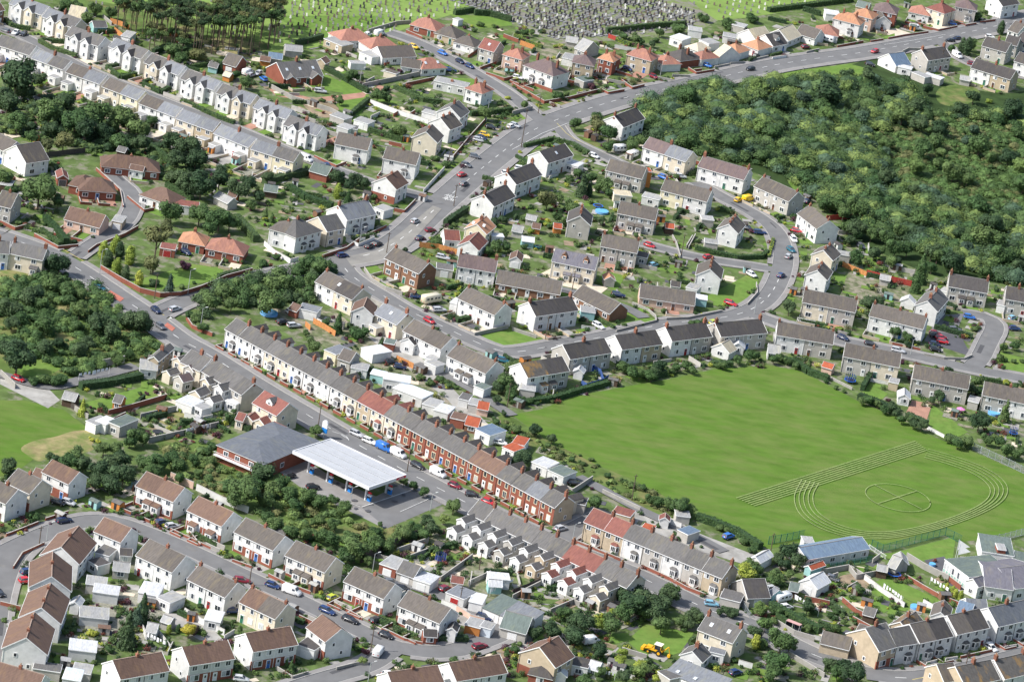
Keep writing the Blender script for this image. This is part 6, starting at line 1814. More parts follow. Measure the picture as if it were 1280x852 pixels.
T 3 3
fn G 2.4 515,180 570,205 700,170 885,120 965,160
fn G 2.4 0,165 90,150 180,130
fn G 1.8 310,290 400,275 520,250
fn S 2.2 1060,165 1180,145 1290,115
fn W 1.2 505,185 590,240
T 2 3
fn K 1.8 0,420 140,365
fn S 1.8 1150,480 1190,540
T 0 2
fn K 1.8 310,310 440,385
# ---- poles and lamps
T 2 2
po 598,795 620,665
T 3 3
po 5,240 30,105
T 0 3
po 195,175 203,70
po 680,200 690,90
po 1245,370 1258,245
la 232,150 235,88
T 1 3
po 572,700 592,560
po 1015,480 1030,370
po 1115,290 1125,180
la 560,850 563,780
la 582,300 592,240
T 0 1
po 772,640 785,515
la 938,620 957,500
la 497,520 510,400
la 1000,800 1012,690
T 2 0
po 45,740 95,540
po 130,570 138,480
la 740,385 748,310
T 1 1
po 652,415 665,310
po 988,180 1000,70
la 515,385 528,290
T 1 2
po 310,430 325,315
po 755,655 775,540
po 1255,330 1275,210
la 470,820 480,740
T 1 0
la 1150,610 1160,510
la 515,440 522,345
la 325,445 330,390
po 960,830 975,720
T 3 0
po 905,130 915,50
po 860,350 870,250
la 1145,130 1150,60
T 2 1
po 165,850 185,730
po 300,600 312,500
po 845,430 860,320
la 1210,720 1213,670
T 3 2
la 712,70 718,8
T 2 3
la 302,150 308,100
T 1 2
la 870,850 875,815
T 3 3
po 985,790 1000,700
'''
VEH = r'''
T 0 0
v 45,165 5,150 h g|v 100,155 58,178 s w|v 138,162 95,185 h k|v 1215,375 1260,360 v w|v 1235,385 1275,372 h s
T 1 0
v 55,410 20,385 h B|v 295,455 348,462 e s|v 545,180 575,170 h w|v 590,180 645,165 v w|v 765,228 812,245 h y|v 910,260 955,278 h B|v 998,300 1042,322 h n|v 1045,325 1090,345 h b|v 945,350 1000,358 e b|v 340,820 375,850 h b|v 225,790 275,810 v w|v 318,828 378,845 e g|v 1145,632 1200,645 h k|v 1115,670 1170,682 h y|v 1085,695 1140,708 h s|v 1110,685 1150,700 h n|v 1070,780 1115,790 h g|v 1030,820 1072,835 h g|v 1260,640 1290,630 h w|v 20,365 0,375 h s
T 2 0
v 5,385 48,395 h w|v 1215,345 1168,350 h k|v 0,625 30,635 h s|v 498,755 570,750 c w|v 565,795 635,770 c w|v 10,840 80,852 e w|v 390,775 430,790 h w|v 560,340 595,355 h b|v 695,380 720,392 h m|v 960,325 990,335 h B|v 1200,290 1240,275 h k|v 590,330 640,345 h b
T 3 0
v 553,255 513,265 h r|v 928,208 890,205 h k|v 960,196 925,198 h n|v 700,140 775,150 v w|v 900,115 940,125 h B|v 260,195 335,215 c w|v 165,240 210,235 h m|v 915,265 975,300 v w|v 490,320 530,330 h k|v 1005,320 1035,325 h m|v 1090,185 1130,190 h w
T 0 1
v 467,580 527,600 h t|v 905,400 955,425 h n|v 840,705 910,685 e s|v 755,685 805,720 h n|v 785,770 820,795 h g
T 1 1
v 1010,30 1050,20 h r|v 1020,78 1060,62 h g|v 775,265 815,248 h s|v 850,305 895,300 h m|v 798,350 840,335 h n|v 540,395 590,370 h k|v 580,380 635,360 h k|v 407,430 458,425 h b|v 902,430 968,445 e s|v 770,630 825,635 h b|v 820,665 935,645 m i|v 883,700 952,700 e s|v 838,740 895,768 h r|v 150,700 200,728 h w|v 98,765 165,755 h k|v 155,780 225,775 e s|v 1230,15 1280,20 h w
T 2 1
v 658,368 718,388 h r|v 953,440 1010,432 h r|v 688,480 722,470 h c|v 495,618 568,632 e n|v 405,765 460,795 e w|v 1058,655 1130,680 e r|v 1170,508 1225,538 h w|v 978,770 1040,755 h l|v 1155,285 1200,300 h k|v 1210,310 1268,315 e b|v 738,30 775,45 h B|v 825,30 862,35 h s|v 1148,155 1212,140 v y|v 1110,160 1148,140 h y
T 3 1
v 115,330 140,365 e w|v 100,390 130,410 h t|v 85,445 118,420 h s|v 50,535 80,520 h b|v 125,300 160,310 h r|v 975,730 1038,740 h B|v 900,795 970,800 e g|v 1205,745 1238,735 h c|v 1195,790 1270,795 h b|v 180,165 210,150 h n|v 440,365 490,400 h g|v 845,840 885,838 h r|v 810,825 860,830 h k|v 350,830 400,850 h n|v 820,815 850,820 h m
T 3 2
v 478,10 545,25 h k|v 617,42 685,58 e s|v 803,15 865,25 h n|v 803,38 868,50 h k|v 850,0 895,10 h r
T 0 2
v 58,180 125,205 h r|v 255,800 325,820 h k|v 310,800 375,820 h s
T 1 2
v 475,455 532,480 e s|v 533,490 603,520 e w|v 608,525 672,555 v B|v 673,552 750,590 v w|v 772,610 845,645 e k|v 863,645 958,690 v w|v 958,712 1030,740 h m|v 1048,765 1112,775 h k|v 1128,795 1195,820 h r|v 648,108 710,110 h k|v 690,128 750,138 h n|v 1150,65 1210,75 h b|v 1215,95 1255,105 h t|v 1200,508 1240,515 h w|v 255,735 315,730 h k|v 145,680 190,670 h k
T 2 2
v 280,710 340,715 h k|v 255,695 310,690 h n
T 0 3
v 282,55 358,42 e n|v 105,310 168,298 h b|v 103,350 158,345 h r|v 770,65 845,50 h b|v 828,80 893,72 h s|v 1182,345 1240,352 e m|v 1135,500 1190,498 h b|v 1170,835 1240,845 h s|v -20,400 5,420 h k
T 1 3
v 1082,685 1158,668 e m|v 45,360 120,385 h b|v 135,390 222,420 v w|v 320,485 392,515 e b|v 432,530 510,560 e k|v 565,558 642,530 e k|v 615,610 685,635 h k|v 348,445 415,420 h l|v 590,735 635,680 v w|v 628,820 705,815 h w|v 910,400 978,375 h m|v 1102,520 1182,545 e n|v 650,355 700,360 h g|v 705,385 765,395 h k|v 1130,205 1170,225 h g
T 2 3
v 212,95 275,80 h s|v 1052,135 1112,118 h B|v 965,460 1028,468 h c|v 375,655 412,650 v w|v 1085,815 1150,800 h b
T 3 3
v 22,455 120,430 c w|v 50,485 130,475 h w|v 1090,670 1140,700 h w|v 1085,640 1110,660 h s|v 875,840 905,850 h n|v 0,390 40,385 h s|v 300,330 345,345 h g
'''
ZL = '''60,40 beside the upper white row
230,25 under the tall pines
320,80 behind the white gabled row
420,60 by the cemetery edge
500,60 around the red hipped bungalows
430,120 in the lawned garden with red drive
600,60 on the street to the cemetery
720,90 along the red-roofed row
860,60 along the upper main road
1000,50 near the orange roofs
1130,30 at the top end of the main road
1250,60 at the far top corner
900,150 in the hillside wood above the loop
1050,140 in the middle of the hillside wood
1230,160 at the thicket's outer edge
1230,260 on the slope of the hillside wood
1060,230 above the houses of the loop
1130,300 beside the red fence
60,130 in the dark tree belt
150,160 behind the red-roofed close
230,220 beside the red-roofed close
40,260 by the left road
170,320 in the conifer garden
90,400 in the rough field on the left
260,370 along the brick-walled corner
350,350 near the white corner house
420,240 in the gardens behind the white corner houses
530,190 at the bend of the main road
480,300 at the traffic junction
560,340 near the brown brick block
620,260 below the diagonal main road
700,250 in the gardens of the upper estate
800,230 among the cream semis
880,300 beside the inner estate street
970,300 on the loop road
760,340 near the dormered houses
700,400 by the brick bungalow court
860,380 at the estate junction
1030,370 inside the right-hand loop
1180,390 around the small car park
1250,440 at the right-hand junction
560,400 on the curving estate street
450,400 behind the long terrace
530,470 along the garage lane
620,490 at the top corner of the playing field
800,450 along the top of the playing field
1000,450 by the field's upper corner
1130,510 in the gardens above the running track
1230,520 in the wooded gardens by the steel fence
700,560 on the bank below the playing field
800,640 by the lane end
30,470 by the gravel yard
50,560 beside the meadow
150,510 in the long gardens on the left
240,500 behind the grey-roofed terrace
310,470 on the terrace street
200,580 above the left crescent
330,590 beside the brick hall
420,610 around the petrol station
480,560 opposite the petrol station
560,600 along the red brick terrace
350,650 in the scrub below the station
480,650 in the tree strip below the station
60,630 by the left crescent's upper end
150,690 on the crescent corner
20,720 on the crescent's left branch
110,760 in the gardens inside the crescent
250,760 behind the lower crescent semis
250,680 on the front drives of the crescent
380,740 halfway down the crescent
470,780 towards the cul-de-sac
560,830 at the foot of the cul-de-sac
620,770 by the garage court
600,700 behind the stepped rear wings
700,740 near the stepped terrace end
700,800 by the beige house
800,760 in the big garden of tall trees
850,800 around the white farmhouse
830,690 before the two-tone terrace
930,720 beside the bushy yellow-green tree
980,740 by the parked caravan
990,680 beside the blue-roofed hut
1080,740 in the long lawned gardens
1180,700 in the school yard
1230,780 in front of the lower white fronts
1060,830 at the lower street bend
960,790 by the bus shelter'''
for l in ZL.split('\n'):
    p, n = l.split(' ', 1); x, y = p.split(','); ZONES.append((float(x), float(y), n))
FC = {'O': ((.5, .22, .08), 'orange-brown timber fence'), 'K': ((.07, .06, .055), 'dark timber fence'), 'R': ((.36, .05, .04), 'red painted fence'), 'U': ((.05, .1, .28), 'blue painted fence'), 'G': ((.03, .13, .09), 'green mesh fence'), 'S': ((.28, .31, .33), 'grey steel palisade fence'), 'W': ((.7, .7, .7), 'white rail fence')}
T = [0, 0, 4.]
def cv(s): a, b = s.split(','); return (T[0]+float(a)/T[2], T[1]+float(b)/T[2])
def setT(l):
    w = l.split()
    if w[0] == 'T': T[:] = [int(w[1])*320, int(w[2])*213, 4.]
    else: T[:] = [float(w[1]), float(w[2]), float(w[3])]
# ---- ground
far = 9000; base = flat_poly([Vector((-far, -far, 0)), Vector((far, -far, 0)), Vector((far, far*2, 0)), Vector((-far, far*2, 0))], 0, GM['base'], 'ground')
for l in DATA2.split('\n'):
    w = l.split()
    if not w or w[0][0] == '#': continue
    if w[0] in 'TZ': setT(l)
    elif w[0] == 'a':
        if w[1] in ('redp', 'white'): 
            p = [G(*cv(q)) for q in w[2:]]; LZ[0] += .0004; flat_poly(p, LZ[0], GM[w[1]], 'road_marking')
        else: area(w[1], [cv(q) for q in w[2:]], sm=2 if w[1] in ('scrub', 'dry', 'dirt', 'bright', 'forest') else 0)
    elif w[0] == 'rp': p = [G(*cv(q)) for q in w[2:]]; flat_poly(p, .2838, GM[w[1]], 'road')
    elif w[0] == 'rd': road([cv(q) for q in w[5:]], float(w[1]), float(w[2]), w[3] == 'd', w[4])
    elif w[0] == 'ln': line([cv(q) for q in w[3:]], float(w[2]), w[1], sm=1)
roads_done(); road_wear()
# ---- buildings
row = None
for l in DATA.split('\n'):
    w = l.split()
    if not w or w[0][0] == '#': continue
    if w[0] in ('T', 'Z'): setT(l); continue
    if w[0] == 'R': row = l[2:].strip(); continue
    if 'skip' in w: continue
    o = {}
    for q in w[7:]:
        k, _, v = q.partition('='); o[k] = v.replace('_', ' ') if k != 'nm' else v.replace('/', '\0').replace('_', ' ').replace('\0', '/')
    if 'nm' in o: a, b = o['nm'].split('/'); o['nm'] = a.replace(' ', '_')+'/'+b; o['full'] = 1
    D = cv(w[3]) if ',' in w[3] else float(w[3])
    place(w[0], cv(w[1]), cv(w[2]), D, float(w[4]), w[5], w[6], o, row, 0)
for tc, tr_, P, Q, n, D, H, wc, rc, ops, rw in TERR:
    T[:] = [tc*320, tr_*213, 4.]; wc = wc.split(); rc = rc.split()
    p = cv('%f,%f' % P); q = cv('%f,%f' % Q); a = G(*p, H); b = G(*q, H)
    for i in range(n):
        u = PX(a.lerp(b, i/n)); v = PX(a.lerp(b, (i+1)/n)); o = {}
        for z in ops.split(): k, _, x = z.partition('='); o[k] = x
        if wc[i] in 'wcb' and 'rx' in o and i % 3 != 1: o['ba'] = ''
        o['n'] = 1
        if wc[i] == 'r' and i == n-1: o['eg'] = 'b'
        if i not in (0, n-1): o['sides'] = (0, 0)
        place('g', u, v, D, H+.0*(i % 2)+random.uniform(-.03, .03), wc[i], rc[i], o, rw, i)
# ---- plots: front and back gardens of the placed houses
PR = random.Random(11); SH = []
def free(p, pad=0.):
    for x, y, a, b, r in FOOT:
        dx, dy = p.x-x, p.y-y
        if abs(dx) > 30 or abs(dy) > 30: continue
        u = dx*math.cos(r)+dy*math.sin(r); v = -dx*math.sin(r)+dy*math.cos(r)
        if abs(u) < a+pad and abs(v) < b+pad: return False
    return not near_road(p, -1, pad)
for a, u, v, L, D, gf, gb, n, P, rw, wl in PLOTS:
    w = L/n
    for i in range(n):
        for sgn, g in ((-1, gf), (1, gb)):
            if not g: continue
            o = a+u*(i*w) if sgn < 0 else a+u*(i*w)+v*D
            o = Vector((o.x, o.y, 0)); c = o+u*w/2+v*sgn*g/2
            if near_road(c, -1, 0): continue
            k = PR.choice(['grass', 'grass', 'pale', 'conc', 'pink', 'gravel', 'grass'])
            f = PR.uniform(.45, .7); s0 = PR.choice([0, 1-f]); q = [o+u*w*s0+v*sgn*.3, o+u*w*(s0+f)+v*sgn*.3, o+u*w*(s0+f)+v*sgn*(g-.3), o+u*w*s0+v*sgn*(g-.3)]
            ZN[0] += 1; flat_poly(q, .012+(ZN[0] % 180)*.0009, GM[k], 'lawn' if k == 'grass' else 'patio')
            q = [o+u*.1+v*sgn*.3, o+u*(w-.1)+v*sgn*.3, o+u*(w-.1)+v*sgn*g, o+u*.1+v*sgn*g]
            ZN[0] += 1; flat_poly(q, .006+(ZN[0] % 40)*.0001, GM['plot'], 'garden_ground')
            pts = [o+v*sgn*.4, o+v*sgn*g, o+u*(w*(.62 if sgn < 0 else 1))+v*sgn*g]
            if not near_road(pts[1], -1, .0): gwall(pts, .9 if sgn < 0 else 1.4, wl if sgn < 0 else PR.choice('pssr'), world=True)
            for _ in range(2 if sgn < 0 else 3):
                p = o+u*PR.uniform(.5, w-.5)+v*sgn*PR.uniform(g*.5, g-.4)
                if free(p, -.2):
                    SH.append((p.x, p.y, PR.uniform(.5, 1.2)))
# ---- vegetation, walls, fences, poles
KN = {'r': 'round', 'c': 'cone', 'o': 'oval', 'f': 'flat', 'b': 'bush'}
for l in DATA2.split('\n'):
    w = l.split()
    if not w or w[0][0] == '#': continue
    if w[0] in 'TZ': setT(l)
    elif w[0] == 'tr':
        for q in w[2:]:
            x, y, r = map(float, q.split(','))
            if r < 5: continue
            tree(T[0]+x/T[2], T[1]+y/T[2], r/T[2], KN[w[1][0]], w[1][1])
    elif w[0] == 'hd': hedge([cv(q) for q in w[4:]], float(w[2]), float(w[1]), w[3])
    elif w[0] == 'wl':
        p = [cv(q) for q in w[3:]]
        if len(p) > 1 and math.hypot(p[0][0]-p[-1][0], p[0][1]-p[-1][1]) > 2: gwall(p, float(w[1]), w[2])
    elif w[0] == 'fn': fence([cv(q) for q in w[3:]], float(w[2]), FC[w[1]][0], lab=FC[w[1]][1], see=w[1] in 'GSW')
    elif w[0] in ('po', 'la'): pole(cv(w[1]), cv(w[2]), 't' if w[0] == 'po' else 'l')
for l in VEH.split('\n'):
    if not l.strip(): continue
    if l[0] == 'T': setT(l); continue
    for q in l.split('|'):
        w = q.split(); vehicle(cv(w[1]), cv(w[2]), w[3], w[4])
# ---- the wood on the hillside: the largest crowns one by one, the rest one body
wood = [(800, 132), (860, 114), (960, 104), (1060, 100), (1110, 102), (1150, 125), (1160, 145), (1235, 145), (1290, 140), (1290, 355), (1240, 345), (1175, 335), (1120, 300), (1075, 285), (1045, 262), (1010, 228), (960, 205), (905, 180), (850, 185), (805, 160)]
scatter(wood, 95, 8, 19, ['round'], ['M', 'M', 'D', 'B', 'M', 'L'], None, 3, .6)
heath = [(1085, 165), (1180, 150), (1290, 160), (1290, 270), (1200, 262), (1120, 225)]
hw = [(G(*p).x, G(*p).y) for p in heath]
mass('woodland_undergrowth', [(795, 130), (870, 110), (960, 102), (1110, 98), (1150, 122), (1160, 146), (1300, 140), (1330, 360), (1240, 352), (1120, 305), (1040, 262), (960, 210), (850, 188), (800, 165)], 1.5, 4.4, .085, ['M', 'M', 'D', 'M', 'L', 'B'], 4, .75, .24, per=480, keep=lambda x, y: not inpoly((x, y), hw))
mass('heath_undergrowth', heath, 1.0, 2.6, .16, ['L', 'O', 'M', 'L'], 24, .6, .24, per=190)
mass('copse_undergrowth', [(245, 372), (300, 352), (350, 345), (400, 328), (415, 345), (385, 360), (395, 380), (330, 385), (290, 385), (262, 400), (240, 395)], 1.2, 3.0, .1, ['M', 'D', 'M'], 14, 1.0, .26, per=320)
mass('scrub_undergrowth', [(-5, 352), (60, 340), (110, 350), (165, 395), (200, 435), (180, 452), (90, 470), (30, 440), (-5, 440)], .7, 2.4, .16, ['M', 'L', 'M'], 5, .8, .22, per=220)
mass('bramble_undergrowth', [(195, 545), (255, 560), (300, 590), (370, 615), (430, 650), (480, 662), (540, 670), (480, 692), (420, 680), (330, 645), (270, 620), (215, 590)], .7, 2.0, .16, ['M', 'L', 'O', 'M'], 6, .8, .2, per=160)
mass('bank_undergrowth', [(630, 525), (665, 543), (700, 562), (747, 585), (795, 605), (865, 640), (845, 650), (790, 625), (735, 598), (690, 572), (645, 548)], .6, 1.6, .12, ['O', 'L'], 7, .6, .2, per=100)
mass('shrubby_undergrowth', [(-5, 110), (60, 120), (190, 180), (230, 190), (260, 235), (230, 240), (150, 190), (60, 180), (-5, 165)], .8, 2.4, .12, ['D', 'M'], 8, .8, .24, per=160)
# garden clutter between the houses: beds, paved patches, sheds, low shrubs
RES = [[(0, 60), (60, 5), (340, 70), (460, 45), (560, 40), (640, 30), (790, 60), (960, 30), (1200, 0), (1275, 20), (960, 95), (800, 130), (720, 150), (800, 180), (905, 200), (1000, 235), (1060, 300), (1150, 345), (1279, 360), (1279, 560), (1120, 500), (1000, 455), (860, 462), (700, 498), (610, 525), (470, 440), (420, 380), (230, 340), (0, 285)],
 [(110, 480), (210, 435), (310, 500), (270, 560), (110, 530)], [(400, 390), (620, 520), (760, 620), (900, 680), (860, 700), (640, 580), (420, 440)],
 [(480, 690), (600, 650), (780, 740), (1000, 690), (1279, 700), (1279, 851), (0, 851), (0, 590), (100, 600), (180, 600), (330, 660)]]
def inres(x, y): return any(inpoly((x, y), q) for q in RES)
KA = [[(1155, 410), (1225, 430), (1222, 450), (1150, 430)], [(350, 560), (420, 540), (560, 625), (470, 660)], [(60, 320), (140, 380), (250, 360), (330, 330), (310, 260), (80, 180)], [(785, 790), (870, 790), (850, 820), (790, 820)]]
def okc(p, pad): 
    x, y = PX(p); return inres(x, y) and not any(inpoly((x, y), q) for q in KA) and not any(inpoly((x, y), q) for q in LAWNS) and free(p, pad)
def nearest(p): return min(FOOT, key=lambda f: (f[0]-p.x)**2+(f[1]-p.y)**2)[4]
cr_ = random.Random(77); sheds = 0; shp = {}; PT = []
while len(PT) < 2700:
    x, y = cr_.uniform(0, 1280), cr_.uniform(0, 852); p = G(x, y)
    if not okc(p, .6): continue
    PT.append(p); an = nearest(p); k = cr_.choice(['grass', 'grass', 'grass', 'conc', 'pale', 'plot', 'gravel', 'dirt', 'pave', 'dark', 'conc']); L_ = cr_.uniform(2, 5.5); W_ = cr_.uniform(1.5, 3.5)
    if k == 'pave': L_, W_ = 6, .6
    u = Vector((math.cos(an), math.sin(an), 0)); v = Vector((-u.y, u.x, 0))
    if cr_.random() < .5: u, v = v, u
    q = [p-u*L_/2-v*W_/2, p+u*L_/2-v*W_/2, p+u*L_/2+v*W_/2, p-u*L_/2+v*W_/2]
    if all(free(c, .1) for c in q): ZN[0] += 1; flat_poly(q, .012+(ZN[0] % 180)*.0009, GM[k], 'lawn' if k == 'grass' else 'garden_patch')
    r = cr_.random()
    if r < .05 and free(p, 1.6):
        w_, d_, h_ = cr_.uniform(1.8, 3), cr_.uniform(1.6, 2.4), 2.0; wc = cr_.choice(['D', 'B', 'l', 'p', 'G', 'D', 'w', 'o']); rcc = cr_.choice('gldbeg'); e = empty('shed', (p.x, p.y, 0), an)
        m = MB(); wall_gable(m, 0, 0, w_, d_, h_, .4, wallm(wc)); m.build('wall', e); m = MB(); roof_gable(0, 0, w_, d_, h_, .4, m, roofm(rcc), ov=.15, th=.08); m.build('roof', e); m = MB(); m.box(w_/2-.4, -.04, 0, w_/2+.4, 0, 1.85, mblack if wc != 'D' else wallm('s'), True); m.build('door', e)
        later(e, f'{WALL[wc][0].split()[-1]} shed with {ROOF[rcc][0].split()[-1]} roof', 'shed', 'garden sheds', (x, y)); e['kind'] = 'thing'
    elif r < .1:
        Lw = cr_.uniform(4, 9); c = cr_.choice('psrpl')
        if free(p+u*Lw, .3) and free(p+u*Lw/2, .3): gwall([p, p+u*Lw], cr_.uniform(.9, 1.6), c, world=True)
    elif r < .15:
        q2 = p+u*cr_.uniform(3, 8)
        if free(q2, .3): hedge([PX(p), PX(q2)], .9, cr_.uniform(1, 1.7), cr_.choice('MDM'))
    elif r < .85:
        for _ in range(cr_.randint(1, 4)): SH.append((p.x+cr_.uniform(-2.5, 2.5), p.y+cr_.uniform(-2.5, 2.5), cr_.uniform(.4, 1.5)))
bins = empty('garden_shrubbery', (0, 0, 0)); byc = {}
for i, (x, y, R) in enumerate(SH):
    if not free(Vector((x, y, 0)), R*.3): continue
    C, d = crownV('round', 500+i % 9, int(60+90*R)); V = leafquads(C*R*np.array([1, 1, .85])+np.array([x, y, R*.55]), d+np.array([0, 0, .35]), .15)
    byc.setdefault(cr_.choice('MMMDLLYOMPR'), []).append(V)
bpy.data.objects.remove(bins)
for c, Vs in byc.items():
    o = put('garden_shrubbery', quads_mesh(np.concatenate(Vs), 'garden_shrubbery', leafm(c))); tag(o, f'low {LNAME[c]} shrubs and border plants filling the gardens between houses', 'shrubbery', kind='stuff')
# tall pines by the cemetery
scatter([(135, -2), (200, 0), (260, 4), (355, -6), (352, 22), (300, 30), (240, 28), (190, 18)], 85, 9, 15, ['flat'], ['D', 'D', 'M', 'O'], 'under the cemetery wood', 9, .3, tall=(11, 17))
scatter([(185, 30), (240, 40), (232, 52), (190, 42)], 7, 8, 13, ['flat'], ['M', 'O'], 'under the cemetery wood', 10, .5, tall=(7, 10))
# ---- cemetery
gst = {k: mat('gravestone_'+k, c, .7, .3, 2) for k, c in {'black': (.03, .03, .038), 'grey': (.2, .2, .2), 'white': (.5, .5, .48), 'brown': (.12, .095, .08)}.items()}
def stone_mesh(m_, kerb):
    m = MB(); m.box(-.42, -.1, 0, .42, .1, .22, m_); m.box(-.33, -.06, .22, .33, .06, 1.0, m_); m.slab([(-.36+.36*(1-math.cos(t))*1.0, .06, 1.0+.18*math.sin(t)) for t in (0, .8, 1.57, 2.3, 3.14)][::-1]+[], .0001, m_) if False else None
    m.box(-.2, -.06, 1.0, .2, .06, 1.18, m_)
    if kerb: m.box(-.5, -2.1, 0, .5, -.1, .12, gst['grey'] if kerb == 1 else m_)
    return m
SM = {(k, b): stone_mesh(gst[k], b).mesh('gravestone') for k in gst for b in (0, 1)}
rg = random.Random(21); stones = []
def rowstones(poly, dx, dy, jit, cols, kerb, rot):
    P = [G(*p) for p in poly]; pw = [(p.x, p.y) for p in P]; ca, sa = math.cos(rot), math.sin(rot)
    us = [(x*ca+y*sa, -x*sa+y*ca) for x, y in pw]; x0, x1 = min(a for a, b in us), max(a for a, b in us); y0, y1 = min(b for a, b in us), max(b for a, b in us)
    y = y0
    while y < y1:
        x = x0
        while x < x1:
            if rg.random() < .85:
                X = x+rg.uniform(-jit, jit); Y = y+rg.uniform(-jit, jit)*.6; wx, wy = X*ca-Y*sa, X*sa+Y*ca
                if inpoly((wx, wy), pw): stones.append((wx, wy, rg.choice(cols), kerb and rg.random() < .7, rot+rg.uniform(-.15, .15)))
            x += dx
        y += dy
rowstones([(355, 60), (330, 40), (350, 0), (450, -12), (620, -12), (590, 8), (520, 30), (470, 46), (400, 55)], 2.5, 3.9, .9, ['white', 'grey', 'black', 'brown', 'grey', 'brown'], False, -.45)
rowstones([(560, 0), (640, -12), (780, -12), (890, 22), (870, 32), (780, 46), (700, 52), (640, 26), (600, 12)], 1.9, 3.0, .5, ['black', 'black', 'grey', 'brown', 'black', 'black', 'white'], True, -.45)
rowstones([(835, -12), (1080, -12), (1060, 2), (960, 16), (905, 24), (870, 8)], 2.6, 6.5, .3, ['grey', 'white', 'brown'], False, -.45)
rowstones([(95, 5), (130, -5), (260, 0), (330, 30), (300, 50), (200, 25)], 3.6, 6.6, 1.4, ['grey', 'black', 'brown'], False, -.45)
stones.sort(key=lambda s: math.hypot(s[0], s[1]))
for i, (x, y, c, kb, r) in enumerate(stones[:300]):
    o = put('gravestone', SM[(c, int(bool(kb)))], None, (x, y, .1), r); later(o, f'{c if c != "brown" else "brownish"} upright gravestone', 'gravestone', 'gravestones in the cemetery', PX((x, y, 0)), 'in the hilltop cemetery'); o['kind'] = 'thing'
m = MB()
for (x, y, c, kb, r) in stones[300:]:
    src = SM[(c, int(bool(kb)))]; ca, sa = math.cos(r), math.sin(r); b = len(m.v); k0 = m.mi(gst[c]); kg = m.mi(gst['grey'])
    for v_ in src.vertices: p = v_.co; m.v.append((x+p.x*ca-p.y*sa, y+p.x*sa+p.y*ca, p.z+.1))
    for f in src.polygons: m.f.append(tuple(b+j for j in f.vertices)); m.m.append(k0 if f.material_index == 0 else kg)
o = m.build('distant_gravestones'); tag(o, 'dense rows of dark and pale gravestones filling the upper cemetery', 'gravestones', kind='stuff')
print('stones', len(stones))
# ---- petrol station
GA = [G(364, 562, 5.9), G(414, 548.5, 5.9), G(511, 593, 5.9), G(460, 608, 5.9)]
pc = sum(GA, Vector())/4; e = empty('petrol_station_canopy', (pc.x, pc.y, 0)); ang = math.atan2(GA[3].y-GA[0].y, GA[3].x-GA[0].x); e.rotation_euler.z = ang
cl = ((GA[3]-GA[0]).length+(GA[2]-GA[1]).length)/4; cwid = ((GA[1]-GA[0]).length+(GA[2]-GA[3]).length)/4
cm = mat('canopy_sheet', (.4, .41, .43), .45, .06, .5, sp=(.66, .8), spc=(.5, .4, .25), sps=.12); wf = mat('canopy_fascia', (.66, .66, .68), .4, .02)
m = MB()
for i in range(12): y0 = -cwid+.3+i*(2*cwid-.6)/12; m.box(-cl+.3, y0+.05+(.18 if i in (3, 6, 9) else 0), 5.45, cl-.3, y0+(2*cwid-.6)/12-.04, 5.72+(.03 if i % 3 == 1 else 0), cm, True)
m.build('roof_sheeting', e); m = MB(); m.box(-cl+.25, -cwid+.25, 5.25, cl-.25, cwid-.25, 5.35, mat('gutter_grey', (.16, .16, .17), .6, .2), True); m.build('valley_gutter', e); m = MB()
for a in ((-cl, -cwid, cl, -cwid+.25), (-cl, cwid-.25, cl, cwid), (-cl, -cwid+.25, -cl+.25, cwid-.25), (cl-.25, -cwid+.25, cl, cwid-.25)): m.box(a[0], a[1], 5.0, a[2], a[3], 5.9, wf, True)
m.box(-cl+.25, -cwid+.25, 5.1, cl-.25, cwid-.25, 5.2, wf, True); m.build('fascia', e)
red = mat('sign_red', (.6, .02, .04), .4, .03); m = MB(); m.box(cl-.02, cwid-4.2, 5.12, cl+.04, cwid-.3, 5.78, red, True); m.build('fascia_sign', e); m = MB(); m.box(cl+.04, cwid-3.4, 5.33, cl+.06, cwid-1.2, 5.55, wf, True); m.build('sign_lettering', e)
blue = mat('pump_blue', (.02, .2, .6), .35, .05); cols = []
for i, t in enumerate((-.75, -.25, .25, .75)):
    for s in (-.42, .42):
        m = MB(); m.box(cl*t-.2, cwid*s*1.3-.2, 0, cl*t+.2, cwid*s*1.3+.2, 5.1, wf); m.build('column', e); cols.append((cl*t, cwid*s*1.3))
for k, (x, y) in enumerate(cols):
    w_ = e.matrix_basis @ Vector((x, y, 0)); p = empty('fuel_pump', (w_.x+math.cos(ang)*1.3, w_.y+math.sin(ang)*1.3, .1), ang)
    m = MB(); m.box(-.9, -.45, 0, .9, .45, .12, GM['conc']); m.build('island', p); m = MB(); m.box(-.55, -.3, .12, .55, .3, 1.55, blue); m.box(-.6, -.32, 1.55, .6, .32, 1.9, wf); m.build('cabinet', p)
    m = MB(); m.box(-.4, -.33, 1.1, .4, -.3, 1.5, mblack, True); m.build('display', p); m = MB(); m.cyl((.45, -.33, 1.4), (.5, -.42, .5), .03, .03, mblack, 5); m.cyl((-.45, -.33, 1.4), (-.5, -.42, .5), .03, .03, mblack, 5); m.build('hose', p)
    m = MB(); m.box(-.5, -.2, 2.3, .5, .2, 2.7, red, True); m.cyl((0, 0, 1.9), (0, 0, 2.3), .05, .05, wf, 5); m.build('number_sign', p)
    later(p, 'blue fuel pump under the white canopy', 'fuel pump', 'fuel pumps', PX((w_.x, w_.y, 0)), 'on the forecourt')
cm_, ce = e, e; later(e, 'large flat white petrol station canopy', 'canopy', None, (437, 580), 'beside the brick hall'); del e['group']
